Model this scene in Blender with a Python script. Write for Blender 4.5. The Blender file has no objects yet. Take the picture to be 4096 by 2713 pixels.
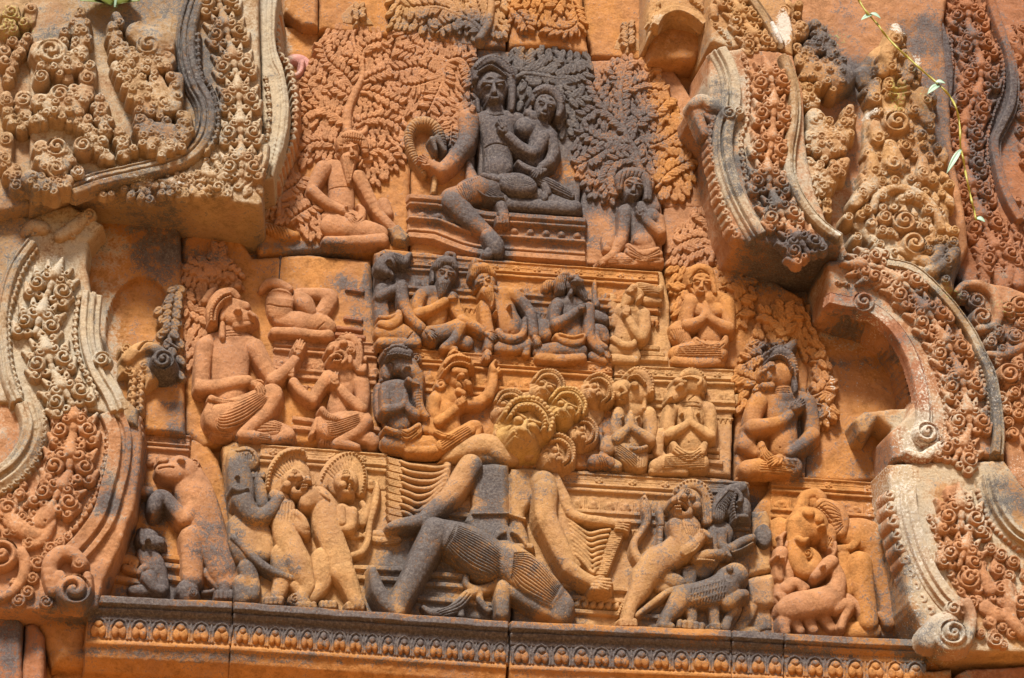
import bpy, math, random
import numpy as np
from mathutils import Matrix, Vector

# ------------------------------------------------------------------ camera, sky, sun, exposure
C = bpy.context.scene.collection
sc = bpy.context.scene
S = 3.4 / 4096.0                      # metres per photo pixel on the wall
DIST, PITCH, YAW, ROLL = 10.0, math.radians(27), math.radians(7), math.radians(0.6)
FWD = np.array([math.sin(YAW)*math.cos(PITCH), math.cos(YAW)*math.cos(PITCH), math.sin(PITCH)])
RGT = np.array([math.cos(YAW), -math.sin(YAW), 0.0])
UPV = np.cross(RGT, FWD)
_r, _u = RGT.copy(), UPV.copy()
RGT = _r*math.cos(ROLL) + _u*math.sin(ROLL)
UPV = -_r*math.sin(ROLL) + _u*math.cos(ROLL)
CAMP = -FWD * DIST
cam_d = bpy.data.cameras.new('camera'); cam = bpy.data.objects.new('camera', cam_d); C.objects.link(cam)
cam_d.sensor_width = 36.0; cam_d.lens = 36.0*DIST/3.4; cam_d.clip_end = 300; cam_d.clip_start = 0.1
M = Matrix(((RGT[0], UPV[0], -FWD[0], CAMP[0]), (RGT[1], UPV[1], -FWD[1], CAMP[1]), (RGT[2], UPV[2], -FWD[2], CAMP[2]), (0, 0, 0, 1)))
cam.matrix_world = M
sc.camera = cam

SUN_EL, SUN_AZ = math.radians(50), math.radians(200)   # soft light from above, front and left
w = bpy.data.worlds.new('World'); sc.world = w; w.use_nodes = True
nt = w.node_tree; nt.nodes.clear()
sky = nt.nodes.new('ShaderNodeTexSky'); sky.sky_type = 'NISHITA'; sky.sun_disc = False
sky.sun_elevation = SUN_EL; sky.sun_rotation = SUN_AZ; sky.air_density = 1.0; sky.dust_density = 4.0
bg = nt.nodes.new('ShaderNodeBackground'); bg.inputs[1].default_value = 0.043
wo = nt.nodes.new('ShaderNodeOutputWorld')
nt.links.new(sky.outputs[0], bg.inputs[0]); nt.links.new(bg.outputs[0], wo.inputs[0])
sun_d = bpy.data.lights.new('sun', 'SUN'); sun_d.energy = 3.4; sun_d.angle = math.radians(10); sun_d.color = (1.0, 0.95, 0.86)
sun = bpy.data.objects.new('sun', sun_d); C.objects.link(sun)
sd = Vector((math.sin(SUN_AZ)*math.cos(SUN_EL), math.cos(SUN_AZ)*math.cos(SUN_EL), math.sin(SUN_EL)))
sun.rotation_euler = sd.to_track_quat('Z', 'Y').to_euler()
sc.view_settings.view_transform = 'Standard'; sc.view_settings.look = 'None'
sc.view_settings.exposure = 1.06; sc.view_settings.gamma = 1.0; sc.view_settings.use_curve_mapping = False
sc.cycles.max_bounces = 6; sc.cycles.diffuse_bounces = 3

# ------------------------------------------------------------------ measuring: photo pixel + height above the wall -> place on the wall
FPX = DIST*4096/3.4
def W(ox, oy, z=0.0):
    ox = np.asarray(ox, float); oy = np.asarray(oy, float)
    a = (ox-2048.0)/FPX; b = -(oy-1356.5)/FPX
    d = FWD[:, None]+RGT[:, None]*a.ravel()+UPV[:, None]*b.ravel()
    t = (-np.asarray(z, float)*S - CAMP[1])/d[1]
    return (CAMP[0]+d[0]*t)/S, -(CAMP[2]+d[2]*t)/S
MAP = [0.0, 0.0, 1.0]
def T(col, row): MAP[:] = [(0, 970, 1940, 2912)[col], (0, 643, 1286, 1929)[row], 0.5]
def PV(): MAP[:] = [0.0, 0.0, 4096/2367.0]
def L(v): return v*MAP[2]
def pts(s):
    if not isinstance(s, str): return [tuple(map(float, p)) for p in s]
    return [tuple(float(v) for v in p.split()) for p in s.split(',') if p.strip()]
def wp(x, y, z):
    a, b = W(MAP[0]+x*MAP[2], MAP[1]+y*MAP[2], z)
    return float(a[0]), float(b[0])
def smooth(P, n=6, closed=False):
    P = [np.array(p) for p in P]
    if len(P) < 3: n = 1
    out = []
    m = len(P)
    for i in range(m if closed else m-1):
        if closed: p0, p1, p2, p3 = P[i-1], P[i], P[(i+1) % m], P[(i+2) % m]
        else: p0, p1, p2, p3 = P[max(i-1, 0)], P[i], P[i+1], P[min(i+2, m-1)]
        for j in range(n):
            t = j/n
            out.append(0.5*(2*p1+(p2-p0)*t+(2*p0-5*p1+4*p2-p3)*t*t+(3*p1-p0-3*p2+p3)*t**3))
    if not closed: out.append(P[-1])
    return [tuple(o) for o in out]
def walk(P, step, start=0.0):
    """points and angles at even spacing along a polyline (wall pixels)"""
    out = []; need = start
    for i in range(len(P)-1):
        a, b = np.array(P[i][:2]), np.array(P[i+1][:2]); l = np.hypot(*(b-a))
        if l < 1e-6: continue
        while need <= l:
            q = a+(b-a)*need/l; out.append((q[0], q[1], math.atan2(b[1]-a[1], b[0]-a[0]))); need += step
        need -= l
    return out

_rng = np.random.RandomState(7)
_lat = _rng.rand(256, 256).astype(np.float32)
def n2(X, Y, sc_, seed=0):
    x = X/sc_+seed*37.13; y = Y/sc_+seed*17.71
    xi = np.floor(x).astype(int); yi = np.floor(y).astype(int); fx = x-xi; fy = y-yi
    fx = fx*fx*(3-2*fx); fy = fy*fy*(3-2*fy)
    a = _lat[xi & 255, yi & 255]; b = _lat[(xi+1) & 255, yi & 255]; c = _lat[xi & 255, (yi+1) & 255]; d = _lat[(xi+1) & 255, (yi+1) & 255]
    return (a*(1-fx)+b*fx)*(1-fy)+(c*(1-fx)+d*fx)*fy-0.5
def smax(a, b, k):
    if k <= 0: return np.maximum(a, b)
    h = np.clip(0.5+0.5*(a-b)/k, 0, 1)
    return b*(1-h)+a*h+k*h*(1-h)

# ------------------------------------------------------------------ stains: real patches on the stone, kept as maps in wall coordinates
STAINS = []      # (x, y, rx, ry, channel, strength)
def stain(ch, s, st=1.0, z=40.0):
    for p in pts(s):
        x, y = wp(p[0], p[1], z); r = L(p[2]); ry = L(p[3]) if len(p) > 3 else r
        STAINS.append((x, y, r, ry, ch, p[4] if len(p) > 4 else st))
GX0, GY0, GST = -2700.0, -2100.0, 12.0
GNX, GNY = 460, 350
SMAP = np.zeros((4, GNY, GNX), np.float32)
def bake_stains():
    xs = GX0+np.arange(GNX)*GST; ys = GY0+np.arange(GNY)*GST
    X, Y = np.meshgrid(xs, ys)
    for (x, y, rx, ry, ch, st) in STAINS:
        i0 = max(int((x-2.2*rx-GX0)/GST), 0); i1 = min(int((x+2.2*rx-GX0)/GST)+2, GNX)
        j0 = max(int((y-2.2*ry-GY0)/GST), 0); j1 = min(int((y+2.2*ry-GY0)/GST)+2, GNY)
        if i1 <= i0 or j1 <= j0: continue
        q = ((X[j0:j1, i0:i1]-x)/rx)**2+((Y[j0:j1, i0:i1]-y)/ry)**2
        F = st*np.exp(-q*q*0.7)
        if st > 0: SMAP[ch, j0:j1, i0:i1] = np.maximum(SMAP[ch, j0:j1, i0:i1], F)
        else: SMAP[ch, j0:j1, i0:i1] += F
def sample(ch, X, Y):
    x = np.clip((X-GX0)/GST, 0, GNX-1.001); y = np.clip((Y-GY0)/GST, 0, GNY-1.001)
    xi = x.astype(int); yi = y.astype(int); fx = x-xi; fy = y-yi; m = SMAP[ch]
    return (m[yi, xi]*(1-fx)+m[yi, xi+1]*fx)*(1-fy)+(m[yi+1, xi]*(1-fx)+m[yi+1, xi+1]*fx)*fy

# ------------------------------------------------------------------ stone material
ORANGE = (0.42, 0.190, 0.056)
PINK = (0.395, 0.192, 0.088)
TAN = (0.42, 0.238, 0.10)
RED = (0.31, 0.13, 0.06)
GREY = (0.35, 0.225, 0.115)
def make_stone():
    m = bpy.data.materials.new('weathered_sandstone'); m.use_nodes = True
    t = m.node_tree; N = t.nodes; N.clear(); K = t.links.new
    out = N.new('ShaderNodeOutputMaterial'); bs = N.new('ShaderNodeBsdfPrincipled'); K(bs.outputs[0], out.inputs[0])
    bs.inputs['Roughness'].default_value = 0.82; bs.inputs['Specular IOR Level'].default_value = 0.25
    co = N.new('ShaderNodeTexCoord')
    geo = N.new('ShaderNodeNewGeometry')
    def noise(scale, det, rough=0.6):
        n = N.new('ShaderNodeTexNoise'); n.inputs['Scale'].default_value = scale; n.inputs['Detail'].default_value = det; n.inputs['Roughness'].default_value = rough
        K(geo.outputs['Position'], n.inputs['Vector']); return n.outputs['Fac']
    def math_(op, a, b=None):
        n = N.new('ShaderNodeMath'); n.operation = op
        for i, v in enumerate((a, b)):
            if v is None: continue
            if isinstance(v, (int, float)): n.inputs[i].default_value = v
            else: K(v, n.inputs[i])
        return n.outputs[0]
    def ramp(v, a, b, lo=0.0, hi=1.0):
        n = N.new('ShaderNodeMapRange'); n.interpolation_type = 'SMOOTHSTEP'
        K(v, n.inputs[0]); n.inputs[1].default_value = a; n.inputs[2].default_value = b; n.inputs[3].default_value = lo; n.inputs[4].default_value = hi
        return n.outputs[0]
    def mix(f, a, b):
        n = N.new('ShaderNodeMix'); n.data_type = 'RGBA'
        K(f, n.inputs[0]) if not isinstance(f, float) else setattr(n.inputs[0], 'default_value', f)
        for i, v in ((6, a), (7, b)):
            if isinstance(v, tuple): n.inputs[i].default_value = v+(1,)
            else: K(v, n.inputs[i])
        return n.outputs[2]
    def scale_col(c, f):
        n = N.new('ShaderNodeVectorMath'); n.operation = 'SCALE'; K(c, n.inputs[0]); K(f, n.inputs[3]); return n.outputs[0]
    at = N.new('ShaderNodeAttribute'); at.attribute_name = 'tint'
    st = N.new('ShaderNodeAttribute'); st.attribute_name = 'stain'
    sep = N.new('ShaderNodeSeparateColor'); K(st.outputs['Color'], sep.inputs[0])
    big = noise(5.0, 5); mid = noise(22.0, 6, 0.65); fin = noise(120.0, 5, 0.7); grain = noise(420.0, 3, 0.7)
    base = scale_col(at.outputs['Color'], math_('ADD', ramp(mid, 0.3, 0.7, 0.70, 1.20), math_('ADD', ramp(fin, 0.3, 0.7, -0.17, 0.15), ramp(grain, 0.3, 0.7, -0.12, 0.10))))
    rosy = mix(ramp(big, 0.42, 0.62, 0.0, 0.55), base, scale_col(mix(0.5, base, (0.33, 0.165, 0.10)), math_('ADD', 0.95, math_('MULTIPLY', fin, 0.1))))
    # pale crust
    pn = math_('ADD', math_('ADD', sep.outputs[1], math_('MULTIPLY', math_('SUBTRACT', noise(8.0, 4), 0.5), 0.8)), math_('ADD', math_('MULTIPLY', math_('SUBTRACT', mid, 0.5), 1.5), math_('MULTIPLY', math_('SUBTRACT', fin, 0.5), 1.1)))
    sn = N.new('ShaderNodeSeparateXYZ'); K(geo.outputs['True Normal'], sn.inputs[0])
    c1 = mix(math_('MULTIPLY', ramp(pn, 0.36, 0.9, 0.0, 0.85), ramp(sn.outputs[2], -0.75, -0.2)), rosy, scale_col(mix(ramp(big, 0.35, 0.65), (0.40, 0.365, 0.295), (0.46, 0.38, 0.26)), ramp(fin, 0.25, 0.75, 0.72, 1.2)))
    # dark soot-like lichen
    bn = math_('ADD', math_('ADD', sep.outputs[0], math_('MULTIPLY', math_('SUBTRACT', big, 0.44), 0.9)), math_('ADD', math_('MULTIPLY', math_('SUBTRACT', mid, 0.5), 1.7), math_('ADD', math_('MULTIPLY', math_('SUBTRACT', fin, 0.5), 2.2), math_('MULTIPLY', math_('SUBTRACT', grain, 0.5), 1.5))))
    dark = mix(ramp(fin, 0.35, 0.75), (0.026, 0.031, 0.042), (0.135, 0.127, 0.124))
    c2 = mix(ramp(bn, 0.28, 0.85, 0.0, 0.92), c1, dark)
    # white lichen and yellow-green lichen
    wn = math_('ADD', sep.outputs[2], math_('ADD', math_('MULTIPLY', math_('SUBTRACT', fin, 0.5), 2.6), math_('MULTIPLY', math_('SUBTRACT', grain, 0.5), 1.4)))
    c3 = mix(ramp(wn, 0.62, 0.8, 0.0, 0.85), c2, (0.56, 0.53, 0.47))
    gn = math_('ADD', st.outputs['Alpha'], math_('MULTIPLY', math_('SUBTRACT', fin, 0.5), 2.0))
    c4 = mix(ramp(gn, 0.5, 0.75, 0.0, 0.8), c3, (0.34, 0.33, 0.08))
    K(c4, bs.inputs['Base Color'])
    K(ramp(bn, 0.36, 0.68, 0.88, 0.7), bs.inputs['Roughness'])
    h = math_('ADD', math_('MULTIPLY', mid, 1.0), math_('ADD', math_('MULTIPLY', fin, 0.55), math_('MULTIPLY', grain, 0.22)))
    bp = N.new('ShaderNodeBump'); bp.inputs['Strength'].default_value = 0.8; bp.inputs['Distance'].default_value = 0.007
    K(h, bp.inputs['Height']); K(bp.outputs[0], bs.inputs['Normal'])
    return m
STONE = make_stone()

# ------------------------------------------------------------------ carved surfaces
ALLPARTS = []
ZK, FK = 1.75, 1.05
class Part:
    """one carved surface: heights over the wall, built from strokes, then turned into a mesh"""
    def __init__(s, name, root=None, zb=0.0, step=3.0, tint=ORANGE, st=(0, 0, 0, 0), rough=1.0, slope=2.6, depth=8, label=None, sm=1.0):
        s.name, s.root, s.zb, s.step, s.tint, s.st, s.rough, s.slope = name, root, zb, step, tint, st, rough, slope
        s.zcut = zb-depth; s.ops = []; s.label = label; s.sm = sm; ALLPARTS.append(s)
    def add(s, bb, fn, mode='max', k=0.0): s.ops.append((bb, fn, mode, k))
    # -- strokes in wall pixels
    def cap_(s, a, b, ra, rb, za, zb_, f=0.7, k=4.0):
        ax, ay = a; bx, by = b; sl = s.slope
        m = max(ra, rb)+max(max(za, zb_)-s.zcut, 0)/sl+3
        bb = (min(ax, bx)-m, min(ay, by)-m, max(ax, bx)+m, max(ay, by)+m)
        dx, dy = bx-ax, by-ay; q = dx*dx+dy*dy+1e-9
        def fn(X, Y):
            t = np.clip(((X-ax)*dx+(Y-ay)*dy)/q, 0, 1)
            d = np.hypot(X-ax-dx*t, Y-ay-dy*t); r = ra+(rb-ra)*t; z = za+(zb_-za)*t
            return np.where(d < r, z+f*np.sqrt(np.maximum(r*r-d*d, 0)), z-(d-r)*sl)
        s.add(bb, fn, 'max', k)
    def ell_(s, x, y, rx, ry, ang, z, f=0.7, k=4.0, hh=None, p=0.5, mode='max'):
        ca, sa = math.cos(ang), math.sin(ang); sl = s.slope; rm = min(rx, ry)
        h = hh if hh is not None else f*rm
        m = max(rx, ry)*1.02+max(z-s.zcut, 0)/sl+3
        def fn(X, Y):
            u = ((X-x)*ca+(Y-y)*sa)/rx; v = (-(X-x)*sa+(Y-y)*ca)/ry
            q = u*u+v*v; d = np.sqrt(q)
            if mode != 'max': return np.where(q < 1, h*np.maximum(1-q, 0)**p, 0)
            return np.where(q < 1, z+h*np.maximum(1-q, 0)**p, z-(d-1)*rm*sl)
        s.add((x-m, y-m, x+m, y+m), fn, mode, k)
    def groove_(s, P, wd, dep):
        P = [p[:2] for p in P]
        for i in range(len(P)-1):
            pass
        xs = [p[0] for p in P]; ys = [p[1] for p in P]; m = wd*2.2
        def fn(X, Y):
            D = np.full(X.shape, 1e9)
            for i in range(len(P)-1):
                ax, ay = P[i]; dx, dy = P[i+1][0]-ax, P[i+1][1]-ay; q = dx*dx+dy*dy+1e-9
                t = np.clip(((X-ax)*dx+(Y-ay)*dy)/q, 0, 1)
                D = np.minimum(D, (X-ax-dx*t)**2+(Y-ay-dy*t)**2)
            return dep*np.exp(-D/(wd*wd*0.6))
        s.add((min(xs)-m, min(ys)-m, max(xs)+m, max(ys)+m), fn, 'sub')
    def leaf_(s, x, y, ln, wd, ang, z, hh, rib=True, k=1.0):
        """leaf with its stalk at x,y"""
        ca, sa = math.cos(ang), math.sin(ang); sl = s.slope
        m = ln+6
        def fn(X, Y):
            u = ((X-x)*ca+(Y-y)*sa)/ln; v = (-(X-x)*sa+(Y-y)*ca)
            uu = np.clip(u, 0, 1); wq = wd*np.sqrt(np.maximum(4*uu*(1-uu), 1e-4))*(1.15-0.3*uu)
            q = np.abs(v)/np.maximum(wq, 0.8)
            inside = (q < 1) & (u > 0) & (u < 1)
            h = z+hh*np.sqrt(np.maximum(1-q*q, 0))
            if rib: h = h-hh*0.35*np.exp(-(v/(0.16*wd+0.8))**2)-hh*0.05*np.cos(u*ln*0.4-np.abs(v)*0.3)
            du = np.maximum(np.maximum(-u, u-1), 0)*ln
            return np.where(inside, h, z-2-np.maximum(np.abs(v)-wq, 0)*sl-du*sl)
        cx, cy = x+ca*ln/2, y+sa*ln/2; m = ln/2+wd*0.5+max(z-s.zcut, 0)/sl+4
        s.add((cx-m, cy-m, cx+m, cy+m), fn, 'max', k)
    def volute_(s, x, y, r, ang, sgn, z, hh=None, k=2.0, turns=1.5):
        """round boss with a curled groove"""
        hh = r*0.55 if hh is None else hh; sl = s.slope; p = r/(turns+0.25)
        m = r+max(z-s.zcut, 0)/sl+3
        def fn(X, Y):
            dx, dy = X-x, Y-y; d = np.hypot(dx, dy); th = np.arctan2(dy, dx)
            h = z+hh*np.sqrt(np.maximum(1-(d/r)**2.6, 0))
            ph = d/p-sgn*(th-ang)/(2*math.pi); dist = np.abs(ph-np.round(ph))*p
            h = h-hh*0.95*np.exp(-(dist/(0.11*r+0.9))**2)*((d > 0.14*r) & (d < 0.93*r))
            return np.where(d < r, h, z-(d-r)*sl)
        s.add((x-m, y-m, x+m, y+m), fn, 'max', k)
    def pit_(s, x, y, r, dep): s.ell_(x, y, r, r, 0, 0, hh=-dep, p=0.8, mode='add')
    def strip_(s, P, t0, t1, prof, k=0.0, taper=None):
        """moulding along a curve; prof = [(t, height)...] across it"""
        P = [p[:2] for p in P]
        xs = [p[0] for p in P]; ys = [p[1] for p in P]; zmax = max(h for _, h in prof); sl = s.slope
        m = max(abs(t0), abs(t1))+max(zmax-s.zcut, 0)/sl+3
        tt = [t for t, _ in prof]; hh = [h for _, h in prof]
        def fn(X, Y):
            D = np.full(X.shape, 1e18); TT = np.zeros(X.shape); E = np.zeros(X.shape)
            n = len(P)-1
            for i in range(n):
                ax, ay = P[i]; dx, dy = P[i+1][0]-ax, P[i+1][1]-ay; l = math.hypot(dx, dy)+1e-9
                u = ((X-ax)*dx+(Y-ay)*dy)/l; v = ((X-ax)*dy-(Y-ay)*dx)/l*-1
                uc = np.clip(u, 0, l); d = (u-uc)**2+v*v; b = d < D
                D = np.where(b, d, D); TT = np.where(b, v, TT)
                e = np.zeros(X.shape)
                if i == 0: e = np.maximum(-u, 0)
                if i == n-1: e = np.maximum(e, np.maximum(u-l, 0))
                E = np.where(b, e, E)
            h = np.interp(TT, tt, hh)
            o = np.maximum(np.maximum(t0-TT, TT-t1), 0)
            o = np.where(E > 0, np.maximum(o, E), o)
            return np.where(o > 0, h-o*sl, h)
        s.add((min(xs)-m, min(ys)-m, max(xs)+m, max(ys)+m), fn, 'max', k)
    def poly_(s, P, z, bev=10, k=0.0, slope=None, wob=3.0, sag=0.0, tilt=None, seed=1):
        sl = slope or s.slope
        xs = [p[0] for p in P]; ys = [p[1] for p in P]; zm = z if np.isscalar(z) else max(z)
        m = max(zm-s.zcut, 0)/sl+6+wob
        cx, cy = sum(xs)/len(xs), sum(ys)/len(ys)
        def fn(X, Y):
            D = np.full(X.shape, 1e18); ins = np.zeros(X.shape, bool)
            n = len(P)
            for i in range(n):
                ax, ay = P[i]; bx, by = P[(i+1) % n]; dx, dy = bx-ax, by-ay
                t = np.clip(((X-ax)*dx+(Y-ay)*dy)/(dx*dx+dy*dy+1e-9), 0, 1)
                D = np.minimum(D, (X-ax-dx*t)**2+(Y-ay-dy*t)**2)
                c = ((ay > Y) != (by > Y)) & (X < (bx-ax)*(Y-ay)/((by-ay) if abs(by-ay) > 1e-9 else 1e-9)+ax)
                ins ^= c
            d = np.sqrt(D)*np.where(ins, 1, -1)
            d = d+n2(X, Y, 60, seed)*wob*2+n2(X, Y, 17, seed+3)*wob
            b = max(bev, 0.5); q = np.clip(1-d/b, 0, 1)
            zz = z
            if tilt: zz = z+(X-cx)*tilt[0]+(Y-cy)*tilt[1]
            h = zz-b*q*q*0.8+n2(X, Y, 140, seed+9)*sag
            return np.where(d > 0, h, zz-0.8*b+d*sl)
        s.add((min(xs)-m, min(ys)-m, max(xs)+m, max(ys)+m), fn, 'max', k)
    # -- strokes in the measuring frame of the current close-up
    def zz(s, z): return s.zb+L(z)*ZK
    def c(s, st, z=10, f=0.7, k=8, sm=True):
        """tapered limb through x y r [z]"""
        P = pts(st); Q = []
        for p in P:
            zc = p[3] if len(p) > 3 else z
            r = L(p[2]); zw = s.zz(zc)
            x, y = wp(p[0], p[1], zw+0.35*r*f*FK); Q.append((x, y, r, zw))
        if len(Q) == 1: Q = Q*2
        if sm and len(Q) > 2: Q = smooth(Q, 4)
        for a, b in zip(Q[:-1], Q[1:]): s.cap_(a[:2], b[:2], a[2], b[2], a[3], b[3], f*FK, L(k))
        return s
    def e(s, x, y, rx, ry, ang=0, z=10, f=0.7, k=8, hh=None):
        zw = s.zz(z); X, Y = wp(x, y, zw+0.3*L(min(rx, ry))*f)
        if f < 0: s.ell_(X, Y, L(rx), L(ry), math.radians(ang), 0, hh=L(min(rx, ry))*f*1.3, p=0.6, mode='add'); return s
        s.ell_(X, Y, L(rx), L(ry), math.radians(ang), zw, f*FK, L(k), None if hh is None else L(hh)); return s
    def line(s, st, z=10):
        return [wp(p[0], p[1], s.zz(z)) for p in pts(st)]
    def g(s, st, wd=6, dep=8, z=30, sm=True):
        dep = dep*2.1
        P = s.line(st, z); s.groove_(smooth(P, 4) if sm and len(P) > 2 else P, L(wd), L(dep)); return s
    def gs(s, a, b, n, wd=5, dep=6, z=30):
        """n grooves blended between two drawn lines (folds of cloth)"""
        A, B = smooth(s.line(a, z), 5), smooth(s.line(b, z), 5)
        m = min(len(A), len(B)); A = [A[int(i*(len(A)-1)/(m-1))] for i in range(m)]; B = [B[int(i*(len(B)-1)/(m-1))] for i in range(m)]
        for j in range(n):
            t = j/max(n-1, 1)
            s.groove_([((1-t)*p[0]+t*q[0], (1-t)*p[1]+t*q[1]) for p, q in zip(A, B)], L(wd), L(dep)*2.1)
        return s
    def beads(s, st, sp, r, z=20, f=0.8, k=1):
        for x, y, a in walk(smooth(s.line(st, z), 5), L(sp), L(sp)*0.3): s.ell_(x, y, L(r), L(r), 0, s.zz(z), f, L(k))
        return s
    def v(s, x, y, r, ang=0, sgn=1, z=20, hh=None, turns=1.5):
        X, Y = wp(x, y, s.zz(z)+L(r)*0.3); s.volute_(X, Y, L(r), math.radians(ang), sgn, s.zz(z), None if hh is None else L(hh), 2.0, turns); return s
    def lf(s, x, y, ln, wd, ang, z=10, hh=14, rib=True):
        X, Y = wp(x, y, s.zz(z)); s.leaf_(X, Y, L(ln), L(wd), math.radians(ang), s.zz(z), L(hh), rib); return s
    def pit(s, x, y, r, dep=20, z=25):
        X, Y = wp(x, y, s.zz(z)); s.pit_(X, Y, L(r), L(dep)); return s
    def strip(s, st, t0, t1, prof, z=0, k=0):
        P = s.line(st, z+max(h for _, h in prof)*0.7); s.strip_(smooth(P, 7), L(t0), L(t1), [(L(t), s.zz(z+h)) for t, h in prof], L(k)); return s
    def poly(s, st, z, bev=14, k=0, **kw):
        P = [wp(p[0], p[1], s.zz(z)) for p in pts(st)]; s.poly_(P, s.zz(z), L(bev), L(k), **kw); return s
    def hand(s, x, y, ang, l=70, z=25, curl=0.0, flip=1, spread=7):
        """palm, four unequal fingers and a thumb from its side; ang = way the fingers point"""
        a = math.radians(ang); ca, sa = math.cos(a), math.sin(a)
        def q(u, v): return x+ca*u*l-sa*v*l*flip, y+sa*u*l+ca*v*l*flip
        px, py = q(0.12, 0); s.e(px, py, l*0.34, l*0.25, ang, z, 0.5, 4)
        for i, (v0, ln) in enumerate(((-0.19, 0.62), (-0.065, 0.74), (0.065, 0.70), (0.19, 0.55))):
            b0 = q(0.28, v0); b1 = q(0.28+ln*0.45, v0*(1+spread*0.03)+curl*0.05); b2 = q(0.28+ln*0.85, v0*(1+spread*0.06)+curl*0.2)
            s.c([(b0[0], b0[1], l*0.075), (b1[0], b1[1], l*0.068), (b2[0], b2[1], l*0.05)], z+l*0.07, 0.9, 1, False)
        b0, b1, b2 = q(0.0, -0.22), q(0.22, -0.36), q(0.42, -0.37)
        s.c([(b0[0], b0[1], l*0.09), (b1[0], b1[1], l*0.08), (b2[0], b2[1], l*0.055)], z+l*0.04, 0.9, 2, False)
        return s
    def face(s, x, y, r, tilt=0, turn=0.0, z=30, mouth=0, ear=True):
        """head with brow, eyes, nose, lips, chin, ears; turn -1..1 looks left/right"""
        a = math.radians(tilt); ca, sa = math.cos(a), math.sin(a)
        def q(u, v): return x+(ca*u-sa*v)*r, y+(sa*u+ca*v)*r
        p0 = q(-0.12*turn, -0.2); s.e(p0[0], p0[1], r*0.98, r*0.95, tilt, z-2, 0.6, 5); s.e(x, y, r*0.8, r, tilt, z+2, 0.62, 5)
        px, py = q(0.03*turn, 0.5); s.e(px, py, r*0.58, r*0.5, tilt, z+r*0.08, 0.7, 6)
        o = 0.25*turn
        if ear:
            for sg in (-1, 1):
                if sg*turn > 0.5: continue
                p = q(sg*0.82-o*0.5, 0.08); s.e(p[0], p[1], r*0.13, r*0.3, tilt, z, 0.9, 2)
        zt = z+r*0.42
        for sg in (-1, 1):
            p = q(sg*0.33+o, -0.12); s.pitted(p[0], p[1], r*0.27, r*0.15, tilt, -r*0.12)
            s.e(p[0], p[1], r*0.19, r*0.09, tilt+sg*6, z+r*0.36*(1-abs(o)), 0.9, 1)
            p0, p1 = q(sg*0.1+o, -0.28), q(sg*0.58+o, -0.34); s.c([(p0[0], p0[1], r*0.06), (p1[0], p1[1], r*0.05)], zt*0.98, 0.9, 2, False)
        p0, p1 = q(o, -0.2), q(o*1.25, 0.22); s.c([(p0[0], p0[1], r*0.08, zt), (p1[0], p1[1], r*0.16, zt+r*0.06)], zt, 0.9, 3, False)
        p0, p1 = q(o-0.24, 0.5), q(o+0.24, 0.5)
        s.c([(p0[0], p0[1], r*0.06), (p1[0], p1[1], r*0.06)], z+r*0.44, 0.9, 2, False)
        p0, p1, p2 = q(o-0.3, 0.47), q(o, 0.52), q(o+0.3, 0.47)
        s.g([p0, p1, p2], r*0.05, r*0.12, z+r*0.4, False)
        p0, p1 = q(o-0.18, 0.6), q(o+0.18, 0.6); s.c([(p0[0], p0[1], r*0.07), (p1[0], p1[1], r*0.07)], z+r*0.42, 0.9, 2, False)
        return s
    def pitted(s, x, y, rx, ry, ang, h):
        X, Y = wp(x, y, s.zz(30)); s.ell_(X, Y, L(rx), L(ry), math.radians(ang), 0, hh=L(h), p=0.8, mode='add'); return s
    # -- meshing
    def build(s):
        mx = [o for o in s.ops if o[2] == 'max']
        if not mx: return None
        x0 = min(o[0][0] for o in mx); y0 = min(o[0][1] for o in mx); x1 = max(o[0][2] for o in mx); y1 = max(o[0][3] for o in mx)
        st = s.step; nx = int((x1-x0)/st)+2; ny = int((y1-y0)/st)+2
        xs = x0+np.arange(nx)*st; ys = y0+np.arange(ny)*st
        H = np.full((ny, nx), -1e6)
        for bb, fn, mode, k in s.ops:
            i0 = max(int((bb[0]-x0)/st), 0); i1 = min(int((bb[2]-x0)/st)+2, nx); j0 = max(int((bb[1]-y0)/st), 0); j1 = min(int((bb[3]-y0)/st)+2, ny)
            if i1 <= i0 or j1 <= j0: continue
            X, Y = np.meshgrid(xs[i0:i1], ys[j0:j1]); F = fn(X, Y); Hw = H[j0:j1, i0:i1]
            if mode == 'max': H[j0:j1, i0:i1] = smax(Hw, F, k)
            elif mode == 'sub': H[j0:j1, i0:i1] = Hw-F
            else: H[j0:j1, i0:i1] = Hw+F
        X, Y = np.meshgrid(xs, ys)
        if s.rough: H = H+(n2(X, Y, 26, 5)*3.0+n2(X, Y, 9, 6)*1.8)*s.rough*1.1
        zc = s.zcut
        ok = H > zc
        cell = ok[:-1, :-1] | ok[1:, :-1] | ok[:-1, 1:] | ok[1:, 1:]
        if not cell.any(): return None
        H = np.maximum(H, zc-st)
        used = np.zeros((ny, nx), bool)
        used[:-1, :-1] |= cell; used[1:, :-1] |= cell; used[:-1, 1:] |= cell; used[1:, 1:] |= cell
        idx = np.full((ny, nx), -1, np.int64); idx[used] = np.arange(used.sum())
        j, i = np.nonzero(cell)
        F = np.stack([idx[j, i], idx[j+1, i], idx[j+1, i+1], idx[j, i+1]], 1).astype(np.int32)
        vx, vy, vh = X[used], Y[used], H[used]
        V = np.stack([vx*S, -vh*S, -vy*S], 1)
        org = np.zeros(3)
        if s.root is not None: org = np.array(s.root.location)
        else: org = np.array([V[:, 0].mean(), -s.zb*S, V[:, 2].min()])
        me = bpy.data.meshes.new(s.name)
        me.vertices.add(len(V)); me.vertices.foreach_set('co', (V-org).astype(np.float32).ravel())
        me.loops.add(F.size); me.loops.foreach_set('vertex_index', F.ravel())
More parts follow.
